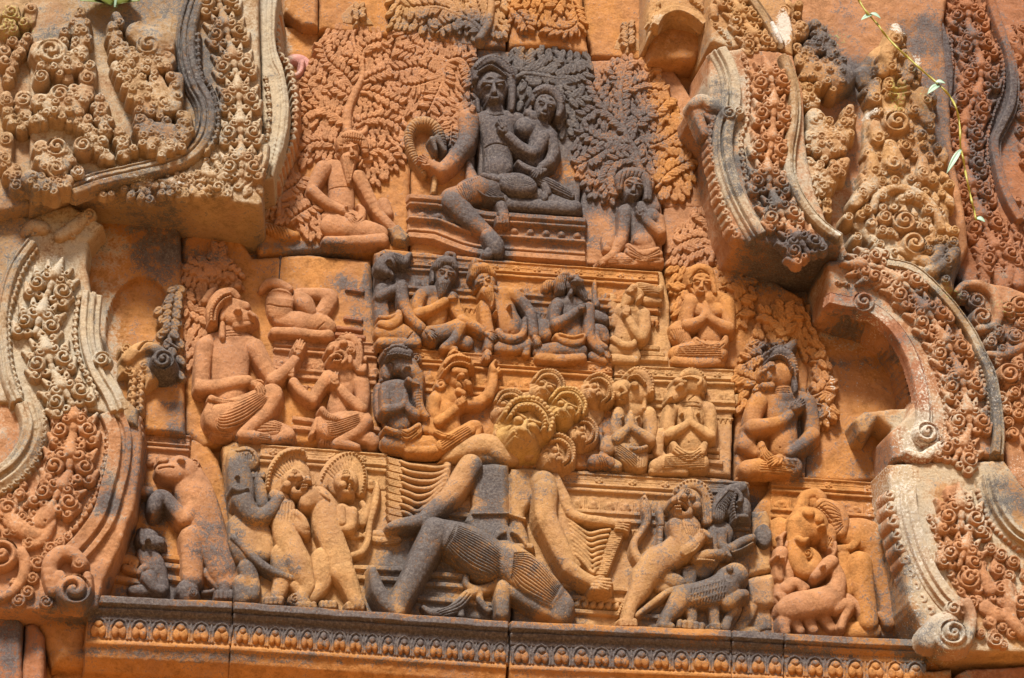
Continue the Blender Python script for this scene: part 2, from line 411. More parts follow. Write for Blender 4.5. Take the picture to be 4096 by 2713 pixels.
        me.polygons.add(len(F)); me.polygons.foreach_set('loop_start', np.arange(0, F.size, 4, dtype=np.int32))
        me.polygons.foreach_set('use_smooth', np.ones(len(F), bool))
        me.update(calc_edges=True)
        col = np.ones((len(V), 4), np.float32); col[:, :3] = s.tint
        a = me.attributes.new('tint', 'FLOAT_COLOR', 'POINT'); a.data.foreach_set('color', col.ravel())
        sv = np.zeros((len(V), 4), np.float32)
        for ch in range(4): sv[:, ch] = np.clip(sample(ch, vx, vy)*s.sm+s.st[ch]+((0.10 if s.tint == GREY or s.st[1] >= .15 else 0.07) if ch == 0 else 0), 0, 1.3)
        a = me.attributes.new('stain', 'FLOAT_COLOR', 'POINT'); a.data.foreach_set('color', sv.ravel())
        me.materials.append(STONE)
        ob = bpy.data.objects.new(s.name, me); C.objects.link(ob)
        if s.root is not None: ob.parent = s.root
        else: ob.location = org
        if s.label: ob['label'] = s.label
        s.ob = ob
        return ob

def thing(name, label, cat, x, y, z=0, group=None):
    """Empty at the foot of a carved thing"""
    o = bpy.data.objects.new(name, None); C.objects.link(o); o.empty_display_size = 0.05
    X, Y = wp(x, y, z); o.location = (X*S, -z*S, -Y*S)
    o['label'] = label; o['category'] = cat
    if group: o['group'] = group
    return o
TAGS = []
def single(part, label, cat, group=None, kind=None): TAGS.append((part, label, cat, group, kind)); return part
# ------------------------------------------------------------------ stains seen on the stone (channel 0 black, 1 pale crust, 2 white, 3 yellow-green)
PV()
stain(0, '1150 190 70 120,1180 330 110 100,1280 250 120 130,1250 440 150 60,1080 330 90 40 .7,1060 480 90 45 .6,1150 570 40 40,1430 300 110 170 .62,1470 470 60 70 .75,1300 520 110 60 .45', .95, 95.0)
stain(0, '1020 640 110 60 .55,900 640 60 70 .7,1130 660 40 50 .25,1230 720 50 60 .55,1320 700 60 70 .55,1380 720 40 60 .4,925 900 60 120 .6,1020 780 60 25 .5,1210 800 220 18 .35,900 1000 40 60 .4', 1.0, 95.0)
stain(0, '1000 50 130 40 .35,1080 130 120 60 .18,1250 50 90 40 .3,1090 60 60 50 .6,1210 170 130 50 .75,1300 130 60 40 .8', 1.0, 95.0)
stain(0, '560 1120 45 90 .75,590 1170 60 40 .7,500 1250 60 110 .5,370 1160 45 40 .95,345 1240 45 40 .95,370 1330 40 60 .8,520 1190 40 30 .4,430 1360 160 28 .8,600 1310 90 30 .6,680 1400 180 30 .45', 1.0, 95.0)
stain(0, '1060 1230 140 60 .85,960 1330 100 90 .85,1136 1110 44 60 .95,1140 1190 36 60 .6,1080 1300 120 60 .7,880 1370 40 60 .9,1190 1400 60 40 .7,1000 1210 60 50 .6,1080 1410 120 30 .85,1230 1120 60 50 .4,1200 1300 60 60 .3,1310 1400 50 60 .6,1260 1330 80 50 .25', 1.0, 95.0)
stain(0, '1600 1160 60 70 .35,1700 1160 70 70 .8,1640 1350 110 50 .7,1550 1300 120 80 .25,1700 1250 70 60 .6,1530 1430 50 40 .6,1520 1200 50 60 .4,1650 1430 80 40 .5,1745 1440 60 40 .6', 1.0, 95.0)
stain(0, '560 1428 480 30 .9,1000 1466 500 32 .95,1400 1490 500 30 .85,1750 1480 90 22 .9,360 1402 170 18 .8,2000 1480 240 30 .45,2120 1510 50 50 .5', 1.0, 130.0)
stain(0, '1850 940 60 60 .75,1860 1050 40 60 .7,1760 870 50 60 .35,1790 800 60 30 .6,1720 1000 30 60 .3,1440 1020 60 80 .4,1400 1080 60 30 .4', 1.0, 95.0)
stain(0, '430 60 30 120 .55,450 200 50 140 .6,480 270 40 80 .55,400 330 120 40 .4,250 60 110 90 .4,350 20 120 60 .45,330 120 90 60 .35,120 90 50 40 .3,200 430 80 40 .2,500 130 30 140 .3', 1.0, 250.0)
stain(0, '370 590 70 70 .55,340 520 90 50 .4,395 760 30 110 .35,380 860 40 40 .95,60 520 60 40 .45,20 600 50 100 .35,410 980 30 60 .4,500 590 90 30 .35,700 570 120 18 .75,640 570 60 30 .3')
stain(0, '1830 640 120 30 .85,1760 640 80 40 .75,1950 740 60 60 .55,1750 520 60 60 .65,1680 480 40 70 .6,1590 340 30 90 .35,1640 360 40 120 .5')
stain(0, '1900 80 50 70 .6,1985 160 50 70 .7,2110 120 40 120 .45,2150 60 90 60 .6,2200 170 60 90 .5,2280 330 30 200 .5,2340 200 50 130 .65,2250 60 40 90 .45,2170 250 60 120 .5,2200 600 50 60 .75,2040 780 120 20 .4,2130 700 60 40 .45,2250 690 40 50 .6,2320 760 50 60 .5,1960 600 40 60 .4', 1.0, 250.0)
stain(0, '2210 800 30 120 .4,2290 900 30 200 .4,2000 960 50 60 .25,2040 1030 60 40 .4,2070 1320 50 120 .45,2090 1440 60 50 .6,2330 1150 60 60 .5,2100 1220 40 60 .2', 1.0, 250.0)
stain(0, '420 1530 300 10 .5,800 1540 400 10 .4,30 1500 30 60 .4,470 1470 50 15 .6,1200 1540 300 12 .4,1000 1530 200 8 .4')
stain(0, '220 1170 40 90 .3,150 1100 60 60 .15,310 1080 30 120 .5,60 1080 60 50 .3,250 1200 30 30 .75,640 620 80 40 .2,790 650 40 30 .4,840 720 40 60 .3,700 1030 300 10 .3')
stain(1, '300 200 330 330 .42,560 250 90 330 .62,640 200 50 330 .8,330 400 200 60 .6,120 220 130 260 .5,100 760 110 280 .62,230 800 60 240 .62,180 520 120 70 .6,60 1060 120 160 .4,220 1150 120 120 .3,120 900 120 60 .5', 1.0, 250.0)
stain(1, '1680 200 50 180 .6,1700 380 60 180 .6,1800 470 90 110 .55,1760 300 60 200 .3,1880 400 50 240 .55,2040 480 160 180 .45,1640 220 60 60 .6,2000 560 120 90 .6,2060 640 200 70 .5,2000 300 120 120 .35,1550 50 60 40 .4', 1.0, 250.0)
stain(1, '2000 720 120 40 .55,2140 790 60 100 .5,2200 950 90 120 .55,2290 800 50 260 .5,2130 1000 60 80 .8,2110 1180 60 130 .75,2150 1340 60 120 .6,2200 1490 140 60 .7,2270 1170 80 140 .65,2340 1300 40 120 .5,2230 1090 120 30 .75,2310 640 60 100 .3', 1.0, 250.0)
stain(1, '1950 140 100 100 .25,1920 200 30 90 .3,1560 250 40 110 .25,1600 240 60 90 .35', 1.0, 250.0)
stain(2, '230 245 14 20 .9,120 580 30 16 .6,440 200 30 20 .3,170 20 20 20 .3,190 435 60 12 .7,380 440 120 10 .6,500 380 90 40 .3,1810 70 20 50 1.2,1940 560 30 14 1.0,2080 60 20 20 .9,2020 250 18 14 1,2130 110 20 20 .8,2000 740 60 20 .4,2150 900 40 120 .45,2130 1020 70 60 .6,2080 1120 60 90 .5,2180 1280 60 90 .35,2290 800 20 240 .4,2190 1480 40 40 .4,2120 1320 30 160 .4,1700 470 40 120 .25,1690 260 20 90 .25', 1.0, 250.0)
stain(2, '1930 870 6 60 .7,1920 940 6 60 .6,1900 1040 20 60 .35,2000 850 60 90 .28,2350 1100 30 60 .4,880 1030 200 6 .25', 1.0, 100.0)
stain(3, '30 70 60 60 .55,110 130 30 60 .35,200 80 30 40 .2,250 30 60 20 .5,270 300 40 20 .3,2080 210 30 60 .55,2120 160 30 40 .35,2140 230 30 40 .35,2200 670 40 40 .5,2330 700 40 60 .35,1960 660 40 60 .3,1950 60 40 30 .4,2250 760 30 30 .3,190 470 40 20 .2', 1.0, 250.0)
bake_stains()

# ------------------------------------------------------------------ ground in front of the temple
PV()
def sheet(name, quad, col, kind='structure'):
    me = bpy.data.meshes.new(name); me.from_pydata(quad, [], [(0, 1, 2, 3)]); me.update()
    m = bpy.data.materials.new(name+'_earth'); m.use_nodes = True; t = m.node_tree; b = t.nodes['Principled BSDF']
    n = t.nodes.new('ShaderNodeTexNoise'); n.inputs['Scale'].default_value = 3; n.inputs['Detail'].default_value = 8
    r = t.nodes.new('ShaderNodeValToRGB'); r.color_ramp.elements[0].color = tuple(c*0.75 for c in col)+(1,); r.color_ramp.elements[1].color = tuple(min(c*1.2, 1) for c in col)+(1,)
    t.links.new(n.outputs['Fac'], r.inputs[0]); t.links.new(r.outputs[0], b.inputs['Base Color']); b.inputs['Roughness'].default_value = 0.95
    me.materials.append(m); o = bpy.data.objects.new(name, me); C.objects.link(o); o['kind'] = kind; return o
GZ = -5.6
sheet('ground', [(-60, -60, GZ), (60, -60, GZ), (60, 40, GZ), (-60, 40, GZ)], (0.52, 0.27, 0.09))

# ------------------------------------------------------------------ the tympanum and its blocks
def slab(name, label, poly, z, tint=ORANGE, bev=9, st=(0, 0, 0, 0), back=-60, slope=9, step=4.5, wob=2.0, sag=6, tilt=None, seed=1, cat='stone block', group=None, sm=1.0, rough=1.0):
    p = Part(name, None, 0, step, tint, st, rough, slope, depth=-back, sm=sm)
    P = pts(poly); Q = [wp(a[0], a[1], z) for a in P]
    p.poly_(Q, z, bev*MAP[2], 0, slope, wob, sag, tilt, seed)
    single(p, label, cat, group); return p
# plain wall behind everything
wallp = Part('temple_wall', None, 0, 30, ORANGE, (0.1, 0, 0, 0), 1.0, 5, depth=80)
wallp.poly_([(-2700, -2000), (2750, -2000), (2750, 1900), (-2700, 1900)], -34, 10, 0, 5, 0, 6)
single(wallp, 'orange sandstone wall face behind all the carved blocks', 'wall')
B = 'plain and carved blocks of the tympanum'
PV()
slab('stone_block', 'smooth orange block between pale frame moulding and leafy tree, top left', '620 0,660 60,745 68,720 140,700 300,600 470,560 470', 0, ORANGE, group=B, seed=2)
slab('stone_block', 'plain orange block with torn lower edge at the top beside the pale frame', '655 -60,737 -60,735 60,700 58,672 35,657 24', 62, ORANGE, 12, (0.12, 0, 0, 0), seed=3, group=B, sag=10)
slab('stone_block', 'orange block with a small worn sprig at the top, right of the vertical joint', '740 -60,903 -60,903 84,850 76,800 74,738 66', 45, ORANGE, 10, (0.1, 0, 0, 0), seed=4, group=B, sag=10)
slab('stone_block', 'block carved with the long leafed branches at top centre', '907 -60,1172 -60,1170 110,1060 104,905 84', 46, ORANGE, 8, (0.08, 0, 0, 0), seed=5, group=B)
slab('stone_block', 'block carved with drooping leaves above the dark couple, at the top', '1176 -60,1345 -60,1350 60,1362 126,1290 108,1178 108', 50, ORANGE, 10, (0.05, 0, 0, 0), seed=6, group=B)
slab('stone_block', 'block carrying the bearded ascetic and the round leaved tree, upper left', '585 540,640 420,720 130,770 62,904 80,906 330,950 380,945 588,760 580,600 586', 24, ORANGE, 12, seed=7, group=B)
slab('stone_block', 'block of feathery leaves and the bent arm left of the dark couple', '908 82,1094 108,1098 400,1106 590,948 588,952 380,910 330', 22, ORANGE, 7, seed=8, group=B)
slab('stone_block', 'blackened block carrying the dark crowned couple', '1102 112,1180 118,1290 108,1356 128,1352 300,1340 470,1342 612,1112 596,1106 400', 26, ORANGE, 6, (0.1, 0, 0, 0), seed=9, group=B)
slab('stone_block', 'block with the dark branching tree and the veiled attendant', '1364 140,1486 136,1500 300,1530 470,1532 618,1346 610,1344 470,1356 300', 20, PINK, 6, (0.06, 0, 0, 0), seed=10, group=B)
slab('stone_block', 'narrow orange block of leaf sprays right of the dark tree', '1492 144,1552 150,1640 300,1650 480,1540 480,1524 460,1504 300', 16, PINK, 6, (0.05, 0, 0, 0), seed=11, group=B)
slab('stone_block', 'smooth tall plain block with a tiny carved sprig, top right of the tympanum', '1346 -60,1500 -60,1510 60,1495 140,1368 128,1354 60', 8, ORANGE, 8, seed=12, group=B)
slab('stone_block', 'worn block with the triangular tree below the upper right frame', '1534 480,1640 440,1700 560,1730 622,1538 622', 12, PINK, 8, (0.1, 0, 0, 0), seed=13, group=B)
slab('stone_block', 'wide block with the broken headless figure and two kneeling ones, left middle', '420 546,450 534,560 552,585 594,720 586,858 600,868 720,884 1042,700 1026,520 1022,470 1034,428 1000', 26, ORANGE, 14, seed=14, group=B)
slab('stone_block', 'dark edged block with the row of ascetics above the many headed demon', '866 584,890 574,1140 596,1402 628,1408 835,1422 1078,1180 1086,1050 1064,888 1046,880 830', 64, ORANGE, 8, (0.12, 0, 0, 0), seed=15, group=B)
slab('stone_block', 'orange block with beast headed worshippers right of the many headed demon', '1406 624,1532 626,1548 700,1554 842,1698 854,1690 1100,1560 1092,1424 1082,1412 835', 46, TAN, 7, seed=16, group=B)
slab('stone_block', 'bright orange block around the praying woman and the seated monkey', '1536 628,1700 618,1790 650,1858 690,1870 800,1862 1104,1702 1108,1700 850,1556 840,1550 700', 26, ORANGE, 8, seed=17, group=B)
slab('stone_block', 'reddish hollow panel inside the lower right frame curve', '1862 700,1930 690,2060 750,2110 850,2100 1060,2056 1112,1860 1110', 14, ORANGE, 8, seed=18, group=B, sag=16)
slab('stone_block', 'bottom left block with the rearing bear and black monkey', '240 1394,320 1160,325 1008,470 1014,505 1060,540 1200,540 1398', 14, ORANGE, 10, seed=19, group=B)
slab('stone_block', 'block of the elephant, two rearing lions and the left half of the demon', '514 1030,540 1018,890 1048,900 1064,1172 1068,1176 1436,880 1424,545 1400,530 1200', 56, TAN, 10, (0.03, 0, 0, 0), seed=20, group=B)
slab('stone_block', 'block of the right half of the demon and the shouting lion', '1184 1090,1420 1086,1560 1094,1728 1112,1734 1190,1738 1280,1716 1410,1690 1466,1186 1440', 50, TAN, 6, (0.05, 0, 0, 0), seed=21, group=B)
slab('stone_block', 'bottom right block with the elephant and two deer', '1742 1180,1790 1110,2046 1114,2060 1200,2100 1400,2130 1476,1800 1470,1696 1464,1722 1410,1744 1280', 12, ORANGE, 8, seed=22, group=B)
slab('stone_block', 'plain carved course below the cornice along the bottom edge', '160 1536,500 1524,1180 1556,1190 1700,100 1700,120 1560', -20, ORANGE, 8, (0.1, 0, 0, 0), seed=23, group=B, back=-90)
slab('stone_block', 'plain orange course under the cornice, bottom centre right', '1196 1556,1700 1562,2140 1566,2150 1700,1196 1700', -10, ORANGE, 8, seed=24, group=B, back=-90)
slab('stone_block', 'grey brown upright block at the bottom left corner', '-60 1420,30 1416,52 1440,48 1700,-60 1700', 90, RED, 10, (0.35, 0.1, 0, 0), seed=25, group=B, back=-90)
slab('stone_block', 'narrow brown pillar edge beside the bottom left corner block', '58 1442,80 1436,104 1470,98 1700,46 1700', 70, RED, 10, (0.25, 0, 0, 0), seed=26, group=B, back=-90)
slab('stone_block', 'red flat block at the bottom right corner', '2236 1546,2420 1536,2420 1700,2212 1700,2216 1556', 150, RED, 8, (0.05, 0, 0, 0), seed=27, group=B, back=-90)
slab('stone_block', 'orange block edge under the curled frame foot, bottom right', '2010 1556,2100 1552,2200 1546,2206 1700,2010 1700', 120, ORANGE, 8, seed=28, group=B, back=-90)
slab('stone_block', 'stained plain block with a shallow arched hollow beside the left frame', '150 462,300 474,412 522,418 560,428 1004,330 996,318 930,150 930', 66, ORANGE, 10, (0.12, 0.12, 0, 0), seed=29, group=B, sag=10)
_p = ALLPARTS[-1]; _x, _y = wp(318, 745, 66); _p.ell_(_x, _y, 120, 205, 0.12, 0, hh=-46, p=0.12, mode='add')

# ------------------------------------------------------------------ cornice under the scene
CT = [(208, 1380), (539, 1395), (560, 1397), (1176, 1440), (1690, 1461), (1812, 1468), (2130, 1484)]
def ctop(x):
    xs = [p[0] for p in CT]; ys = [p[1] for p in CT]; return float(np.interp(x, xs, ys))
def cornice(label, xa, xb, npet, tint, bev_l=0, bev_r=0, slant=0):
    PV()
    xm = (xa+xb)/2; r = thing('cornice_block', label, 'cornice', xm, ctop(xm)+120, 0, 'cornice blocks under the scene')
    X = [xa+(xb-xa)*i/6 for i in range(7)]
    top = [(x, ctop(x)) for x in X]
    b = Part('block_body', r, 0, 4, tint, (.1, 0, 0, 0), 1.0, 8, depth=60)
    line = [wp(x, y, 150) for x, y in top]
    Q = L
    b.strip_(line, -Q(4), Q(150), [(-Q(4), 152), (Q(14), 156), (Q(15), 132), (Q(19), 132), (Q(20), 140), (Q(30), 128), (Q(31), 118), (Q(44), 116), (Q(45), 104), (Q(90), 112), (Q(92), 122), (Q(99), 122), (Q(104), 110), (Q(125), 96), (Q(150), 50)])
    d = Part('dentil_band', r, 100, 2.5, tint, (0.3, 0, 0, 0), 0.5, 3, depth=4)
    dl = [(x, ctop(x)+36) for x in X]
    Pd = [wp(x, y, 124) for x, y in dl]
    d.strip_(Pd, -Q(6.5), Q(6.5), [(-Q(6.5), 126), (Q(6.5), 116)])
    for x, y, a in walk(Pd, Q(6.4), 2): d.groove_([(x+Q(1.5), y-Q(9)), (x-Q(1.5), y+Q(9))], Q(1.3), 9)
    Pp = [wp(x, ctop(x)+69, 118) for x in X]; sp = sum(math.dist(Pp[i], Pp[i+1]) for i in range(6))/npet
    band = Part('petal_band', r, 100, 2.8, tint, (.34, 0, 0, 0), .8, 3, depth=4)
    band.strip_(Pp, -Q(28), Q(27), [(-Q(28), 104), (-Q(26), 112), (Q(25), 112), (Q(27), 104)])
    h = Q(24)
    for i, (x, y, a) in enumerate(walk(Pp, sp, sp*0.5)):
        A = [(x-sp*.42, y+h*.95), (x-sp*.42, y-h*.1), (x-sp*.27, y-h*.7), (x, y-h*.95), (x+sp*.27, y-h*.7), (x+sp*.42, y-h*.1), (x+sp*.42, y+h*.95)]
        for c0, c1 in zip(A[:-1], A[1:]): band.cap_(c0, c1, sp*.055, sp*.055, 116, 116, 1.0, 1)
        band.ell_(x+sp*.5, y-h*.4, sp*.05, h*.5, 0, 112, hh=10, p=.5)
        q = Part('lotus_petal', r, 106, 2.5, tint, (.02, 0, 0, 0), 1.0, 4, depth=4)
        k_ = 1+random.Random(i*7+npet).uniform(-.12, .12)
        q.ell_(x-sp*.16, y+h*.28, sp*.22*k_, h*.58, 0.15, 112, hh=19, p=.35, k=2); q.ell_(x+sp*.16, y+h*.28, sp*.22*k_, h*.58, -0.15, 112, hh=19, p=.35, k=2)
        q.ell_(x, y-h*.22, sp*.23, h*.46*k_, 0, 112, hh=22, p=.4, k=2); q.groove_([(x-sp*.05, y+h*.1), (x-sp*.2, y-h*.12)], Q(1.4), 7); q.groove_([(x+sp*.05, y+h*.1), (x+sp*.2, y-h*.12)], Q(1.4), 7)
cornice('cornice block below the rearing bear, orange with black top ledge', 204, 536, 7, ORANGE)
cornice('long blackened cornice block below the lions and the demon foot', 542, 1175, 17, ORANGE)
cornice('cornice block below the kneeling demon leg and shouting lion', 1182, 1690, 11, ORANGE)
cornice('short blackened cornice block right of the crooked crack', 1694, 1811, 3, ORANGE)
cornice('cornice block below the elephant and deer, ending at the curled frame foot', 1815, 2140, 7, ORANGE)
# ------------------------------------------------------------------ ornament used on the frames
def kbach(p, x, y, ang, s, z, seed=0):
    s = s*1.1; z = z+s*.1
    """tiered bud over a pair of S scrolls with hanging lobes; ang = way the bud points (wall pixels)"""
    rr = random.Random(seed)
    ux, uy = math.cos(ang), math.sin(ang); rx, ry = -uy, ux
    def q(a, b): return x+rx*a*s+ux*b*s, y+ry*a*s+uy*b*s
    j = lambda v: v*(1+rr.uniform(-.12, .12))
    p.cap_(q(0, 0.15), q(0, 1.0), s*.26, s*.05, z+s*.1, z+s*.05, 1.0, 2)
    for b, wd in ((.18, .30), (.32, .25), (.46, .18), (.6, .12)):
        p.cap_(q(-wd, b-.02), q(wd, b-.02), s*.06, s*.06, z+s*.12, z+s*.12, 1.0, 1)
    for sg in (-1, 1):
        p.cap_(q(sg*.10, .12), q(sg*.36, -.42), s*.17, s*.15, z+s*.06, z+s*.06, .8, 3)
        X, Y = q(sg*.29, .05); p.volute_(X, Y, j(s*.24), ang+sg*1.2+rr.uniform(-.6, .6), sg, z+s*.14, s*.2, 1, 1.0)
        X, Y = q(sg*.50, -.36); p.volute_(X, Y, j(s*.30), ang+sg*2+rr.uniform(-.6, .6), -sg, z+s*.16, s*.22, 1, 1.2)
        p.cap_(q(sg*.62, .0), q(sg*.84, .34), s*.15, s*.06, z+s*.06, z+s*.02, .8, 2)
        X, Y = q(sg*.62, .02); p.volute_(X, Y, j(s*.18), ang-sg, sg, z+s*.08, s*.14, 1, .8)
        p.cap_(q(sg*.70, -.72), q(sg*.90, -.44), s*.17, s*.08, z+s*.06, z+s*.02, .8, 2)
        X, Y = q(sg*.66, -.78); p.volute_(X, Y, j(s*.22), ang, sg, z+s*.08, s*.16, 1, .9)
        X, Y = q(sg*.28, -.74); p.ell_(X, Y, j(s*.16), j(s*.2), ang, z+s*.04, .8); p.pit_(X, Y, s*.06, 22)
        p.cap_(q(sg*.36, .42), q(sg*.46, .72), s*.13, s*.06, z+s*.04, z+s*.02, .8, 2)
        X, Y = q(sg*.36, .42); p.pit_(X, Y, s*.05, 20)
    X, Y = q(0, -.22); p.ell_(X, Y, s*.13, s*.26, ang+math.pi/2, z+s*.12, .9)
    X, Y = q(0, -.58); p.ell_(X, Y, s*.12, s*.22, ang+math.pi/2, z+s*.06, .9)
def scrolls(p, st, period, size, z, start=.3, flip=1, zc=None):
    P = smooth(p.line(st, z), 6)
    i = 0
    for x, y, a in walk(P, L(period), L(period)*start):
        kbach(p, x, y, a+(math.pi if flip < 0 else 0), L(size), p.zz(z), i); i += 1
def curls(p, st, sp, r, z, sgn=1, start=.5, hh=None):
    P = smooth(p.line(st, z), 6); rr = random.Random(int(abs(P[0][0])))
    for x, y, a in walk(P, L(sp), L(sp)*start):
        R = L(r)*rr.uniform(.85, 1.12)
        p.ell_(x, y, R, R*.88, a, p.zz(z), .8, 1)
        p.ell_(x+math.cos(a)*L(sp)*.45, y+math.sin(a)*L(sp)*.45, R*.5, R*.5, 0, p.zz(z)-R*.1, .8, 1)
        p.groove_([(x-R*.1+math.cos(a+sgn)*R*.1, y+math.sin(a)*R*.1), (x+math.cos(a+sgn*1.6)*R*.55, y+math.sin(a+sgn*1.6)*R*.55), (x+math.cos(a+sgn*2.6)*R*.75, y+math.sin(a+sgn*2.6)*R*.75)], R*.2+.7, R*.85)
def flame(p, st, z, vol=None, f=.7, lobes=0, lr=24):
    """a leaf tongue: tapered chain, curl at its tip, small curled lobes down its edge"""
    p.c(st, z, f, 6)
    P = pts(st)
    if vol: p.v(P[-1][0]+vol[0], P[-1][1]+vol[1], vol[2], vol[3] if len(vol) > 3 else 0, vol[4] if len(vol) > 4 else 1, z+10)
    if lobes:
        Q = smooth([(a[0], a[1]) for a in P], 5)
        R = smooth([(a[2], 0) for a in P], 5)
        n = len(Q)
        for i in range(lobes):
            k = min(int((i+.6)/lobes*(n-1)), n-2); dx, dy = Q[k+1][0]-Q[k][0], Q[k+1][1]-Q[k][1]; l = math.hypot(dx, dy)+1e-6
            for sg in (-1, 1):
                x, y = Q[k][0]-dy/l*R[k][0]*.9*sg, Q[k][1]+dx/l*R[k][0]*.9*sg
                p.e(x, y, lr, lr*.9, 0, z, .8, 3); p.pit(x+sg*3, y-3, lr*.3, lr*.7, z+15)
def scatter(p, outline, r0, r1, z, seed, gap=1.9, tongues=True):
    """crowded curls and little tongues filling a panel"""
    rr = random.Random(seed); P = pts(outline); xs = [a[0] for a in P]; ys = [a[1] for a in P]; put = []
    def ins(x, y):
        c = False
        for i in range(len(P)):
            ax, ay = P[i][:2]; bx, by = P[i-1][:2]
            if (ay > y) != (by > y) and x < (bx-ax)*(y-ay)/(by-ay)+ax: c = not c
        return c
    for _ in range(1500):
        x, y, r = rr.uniform(min(xs), max(xs)), rr.uniform(min(ys), max(ys)), rr.uniform(r0, r1)
        if not ins(x, y) or any((x-a)**2+(y-b)**2 < ((r+c)*.5*gap)**2 for a, b, c in put): continue
        put.append((x, y, r)); sg = rr.choice((-1, 1))
        if tongues and rr.random() < .45:
            a = -1.57+rr.uniform(-.7, .7); p.c([(x-math.cos(a)*r, y-math.sin(a)*r, r*.6), (x, y, r*.85), (x+math.cos(a)*r*1.5, y+math.sin(a)*r*1.5, r*.3)], z, .6, 4)
        p.v(x, y, r, rr.uniform(0, 360), sg, z+rr.uniform(0, 10), r*.6, rr.choice((.8, 1.0, 1.3)))
def body(root, poly, z, tint, st=(0, 0, 0, 0), bev=10, name='frame_body', step=5, sag=6, wob=2, seed=40, zb=0, back=70, tilt=None, sm=1.0):
    p = Part(name, root, zb, step, tint, st, 1.0, 9, depth=back, sm=sm)
    p.poly_([wp(a[0], a[1], z) for a in pts(poly)], z, bev*MAP[2], 0, 9, wob, sag, tilt, seed); return p

# ---- upper left frame end
PV()
r = thing('carved_arch', 'grey lichened frame end with leaf bowls and a dark curved rim, upper left', 'carved arch', 350, 470, 0)
body(r, '70 -60,420 -60,596 -60,600 100,604 300,606 470,598 476,420 452,165 430,70 470', 300, GREY, (0, .15, 0, 0), 8, seed=41)
T(0, 0)
p = Part('rim_moulding', r, 296, 3, GREY, (.22, .1, 0, 0), 1.4, 4, depth=12)
p.strip('1580 -80,1500 200,1490 440,1545 650,1625 800,1650 950,1600 1120,1450 1260,1150 1350,800 1430,570 1510', -85, 80,
        [(-85, 10), (-78, 44), (-60, 56), (-20, 60), (-14, 46), (-4, 46), (2, 58), (30, 54), (36, 34), (46, 34), (50, 50), (62, 48), (66, 28), (80, 20)])
curls(p, '1585 250,1600 560,1690 700,1745 900,1735 1060,1640 1230', 62, 20, 50)
p = Part('scroll_band', r, 296, 3, GREY, (0, .1, 0, 0), 1.0, 6, depth=6)
scrolls(p, '1930 1330,1920 1000,1900 700,1840 380,1760 60,1720 -120', 312, 175, 14, .12)
kb = [(1720, 1440, 200, 150, 1), (1400, 1480, 190, 120, 2), (1130, 1490, 185, 80, 3)]
for x, y, a, s_, sd in kb:
    X, Y = wp(x, y, 300); kbach(p, X, Y, math.radians(a), L(s_), 302, sd)
scatter(p, '760 1545,1000 1490,1300 1440,1500 1370,1690 1240,1780 1260,1700 1560,1200 1590', 28, 46, 12, 31, 1.8); scatter(p, '1700 1250,2060 1200,2080 1540,1720 1560', 28, 44, 8, 32, 2.0)
flame(p, '1900 1230 50,1850 1330 60,1780 1420 60', 14, (0, 40, 50, 90), .8, 2)
flame(p, '1980 1260 60,1960 1380 45,1900 1480 30', 10, None, .8, 3)
p.strip('2110 1150,2080 1320,1950 1500', -50, 40, [(-50, 8), (-30, 26), (0, 14), (20, 26), (40, 8)])
# leaf bowls
def bowl(name, sts, vols, z, lob=(), tint=GREY, st=(0, .1, 0, 0), root=None, zb=296, extra=None):
    z = z+34
    q = Part(name, root or r, zb, 3, tint, st, 1.3, 7, depth=16)
    for s_ in sts:
        q.c(s_, z, .42, 10)
        Q_ = smooth([(a[0], a[1]) for a in pts(s_)], 6); R_ = smooth([(a[2], 0) for a in pts(s_)], 6); k_ = 0; last = None
        for m_ in range(1, len(Q_)-1):
            if last and math.dist(Q_[m_], last) < 46: continue
            last = Q_[m_]; k_ += 1; dx, dy = Q_[m_+1][0]-Q_[m_-1][0], Q_[m_+1][1]-Q_[m_-1][1]; l_ = math.hypot(dx, dy)+1e-6; r_ = R_[m_][0]
            for sg in (-1, 1):
                o_ = r_*(.78 if (k_+sg) % 2 else .35)*sg
                q.v(Q_[m_][0]-dy/l_*o_, Q_[m_][1]+dx/l_*o_, min(34, r_*.6), (k_*67) % 360, sg, z+r_*(.2 if (k_+sg) % 2 else .31), 20, .9)
    for l_ in lob: q.v(l_[0], l_[1], l_[2]*1.12, (l_[0]*7) % 360, 1 if l_[1] % 20 else -1, z+10, l_[2]*.7, .8)
    for v_ in vols: q.v(v_[0], v_[1], v_[2], v_[3], v_[4], z+18)
    return q
bowl('leaf_bowl', ['900 200 40,940 360 60,1040 460 85,1200 520 80,1330 470 75', '1100 250 90,1250 330 150', '930 120 34,960 180 40'], [(1190, 345, 95, 60, 1)], 40,
     [(960, 170, 34), (1110, 190, 26), (1000, 410, 38), (1080, 440, 36), (1180, 460, 34), (1260, 440, 36), (1330, 300, 40), (1350, 380, 40), (1340, 440, 36)])
bowl('leaf_bowl', ['940 530 55,1060 620 90,1130 760 100,1220 860 85,1370 830 85', '1420 620 50,1400 740 60', '1250 640 60,1280 760 90'], [(1000, 545, 52, 40, 1), (1120, 680, 56, 80, 1), (1310, 800, 62, 50, -1)], 40,
     [(1010, 690, 36), (1150, 800, 40), (1260, 680, 36), (1370, 600, 40), (1400, 680, 38), (1420, 760, 40), (1230, 620, 34), (1200, 740, 36)])
bowl('leaf_bowl', ['1120 930 40,1170 1040 80,1240 1150 85,1360 1160 80,1460 1070 70,1480 930 55', '1240 1040 80,1350 1060 90'], [(1120, 940, 42, 90, 1), (1370, 1150, 52, 20, -1)], 40,
     [(1220, 1030, 40), (1330, 960, 36), (1200, 1120, 34), (1290, 1130, 34), (1480, 1000, 34), (1490, 1060, 34), (1450, 910, 34), (1360, 1070, 34)])
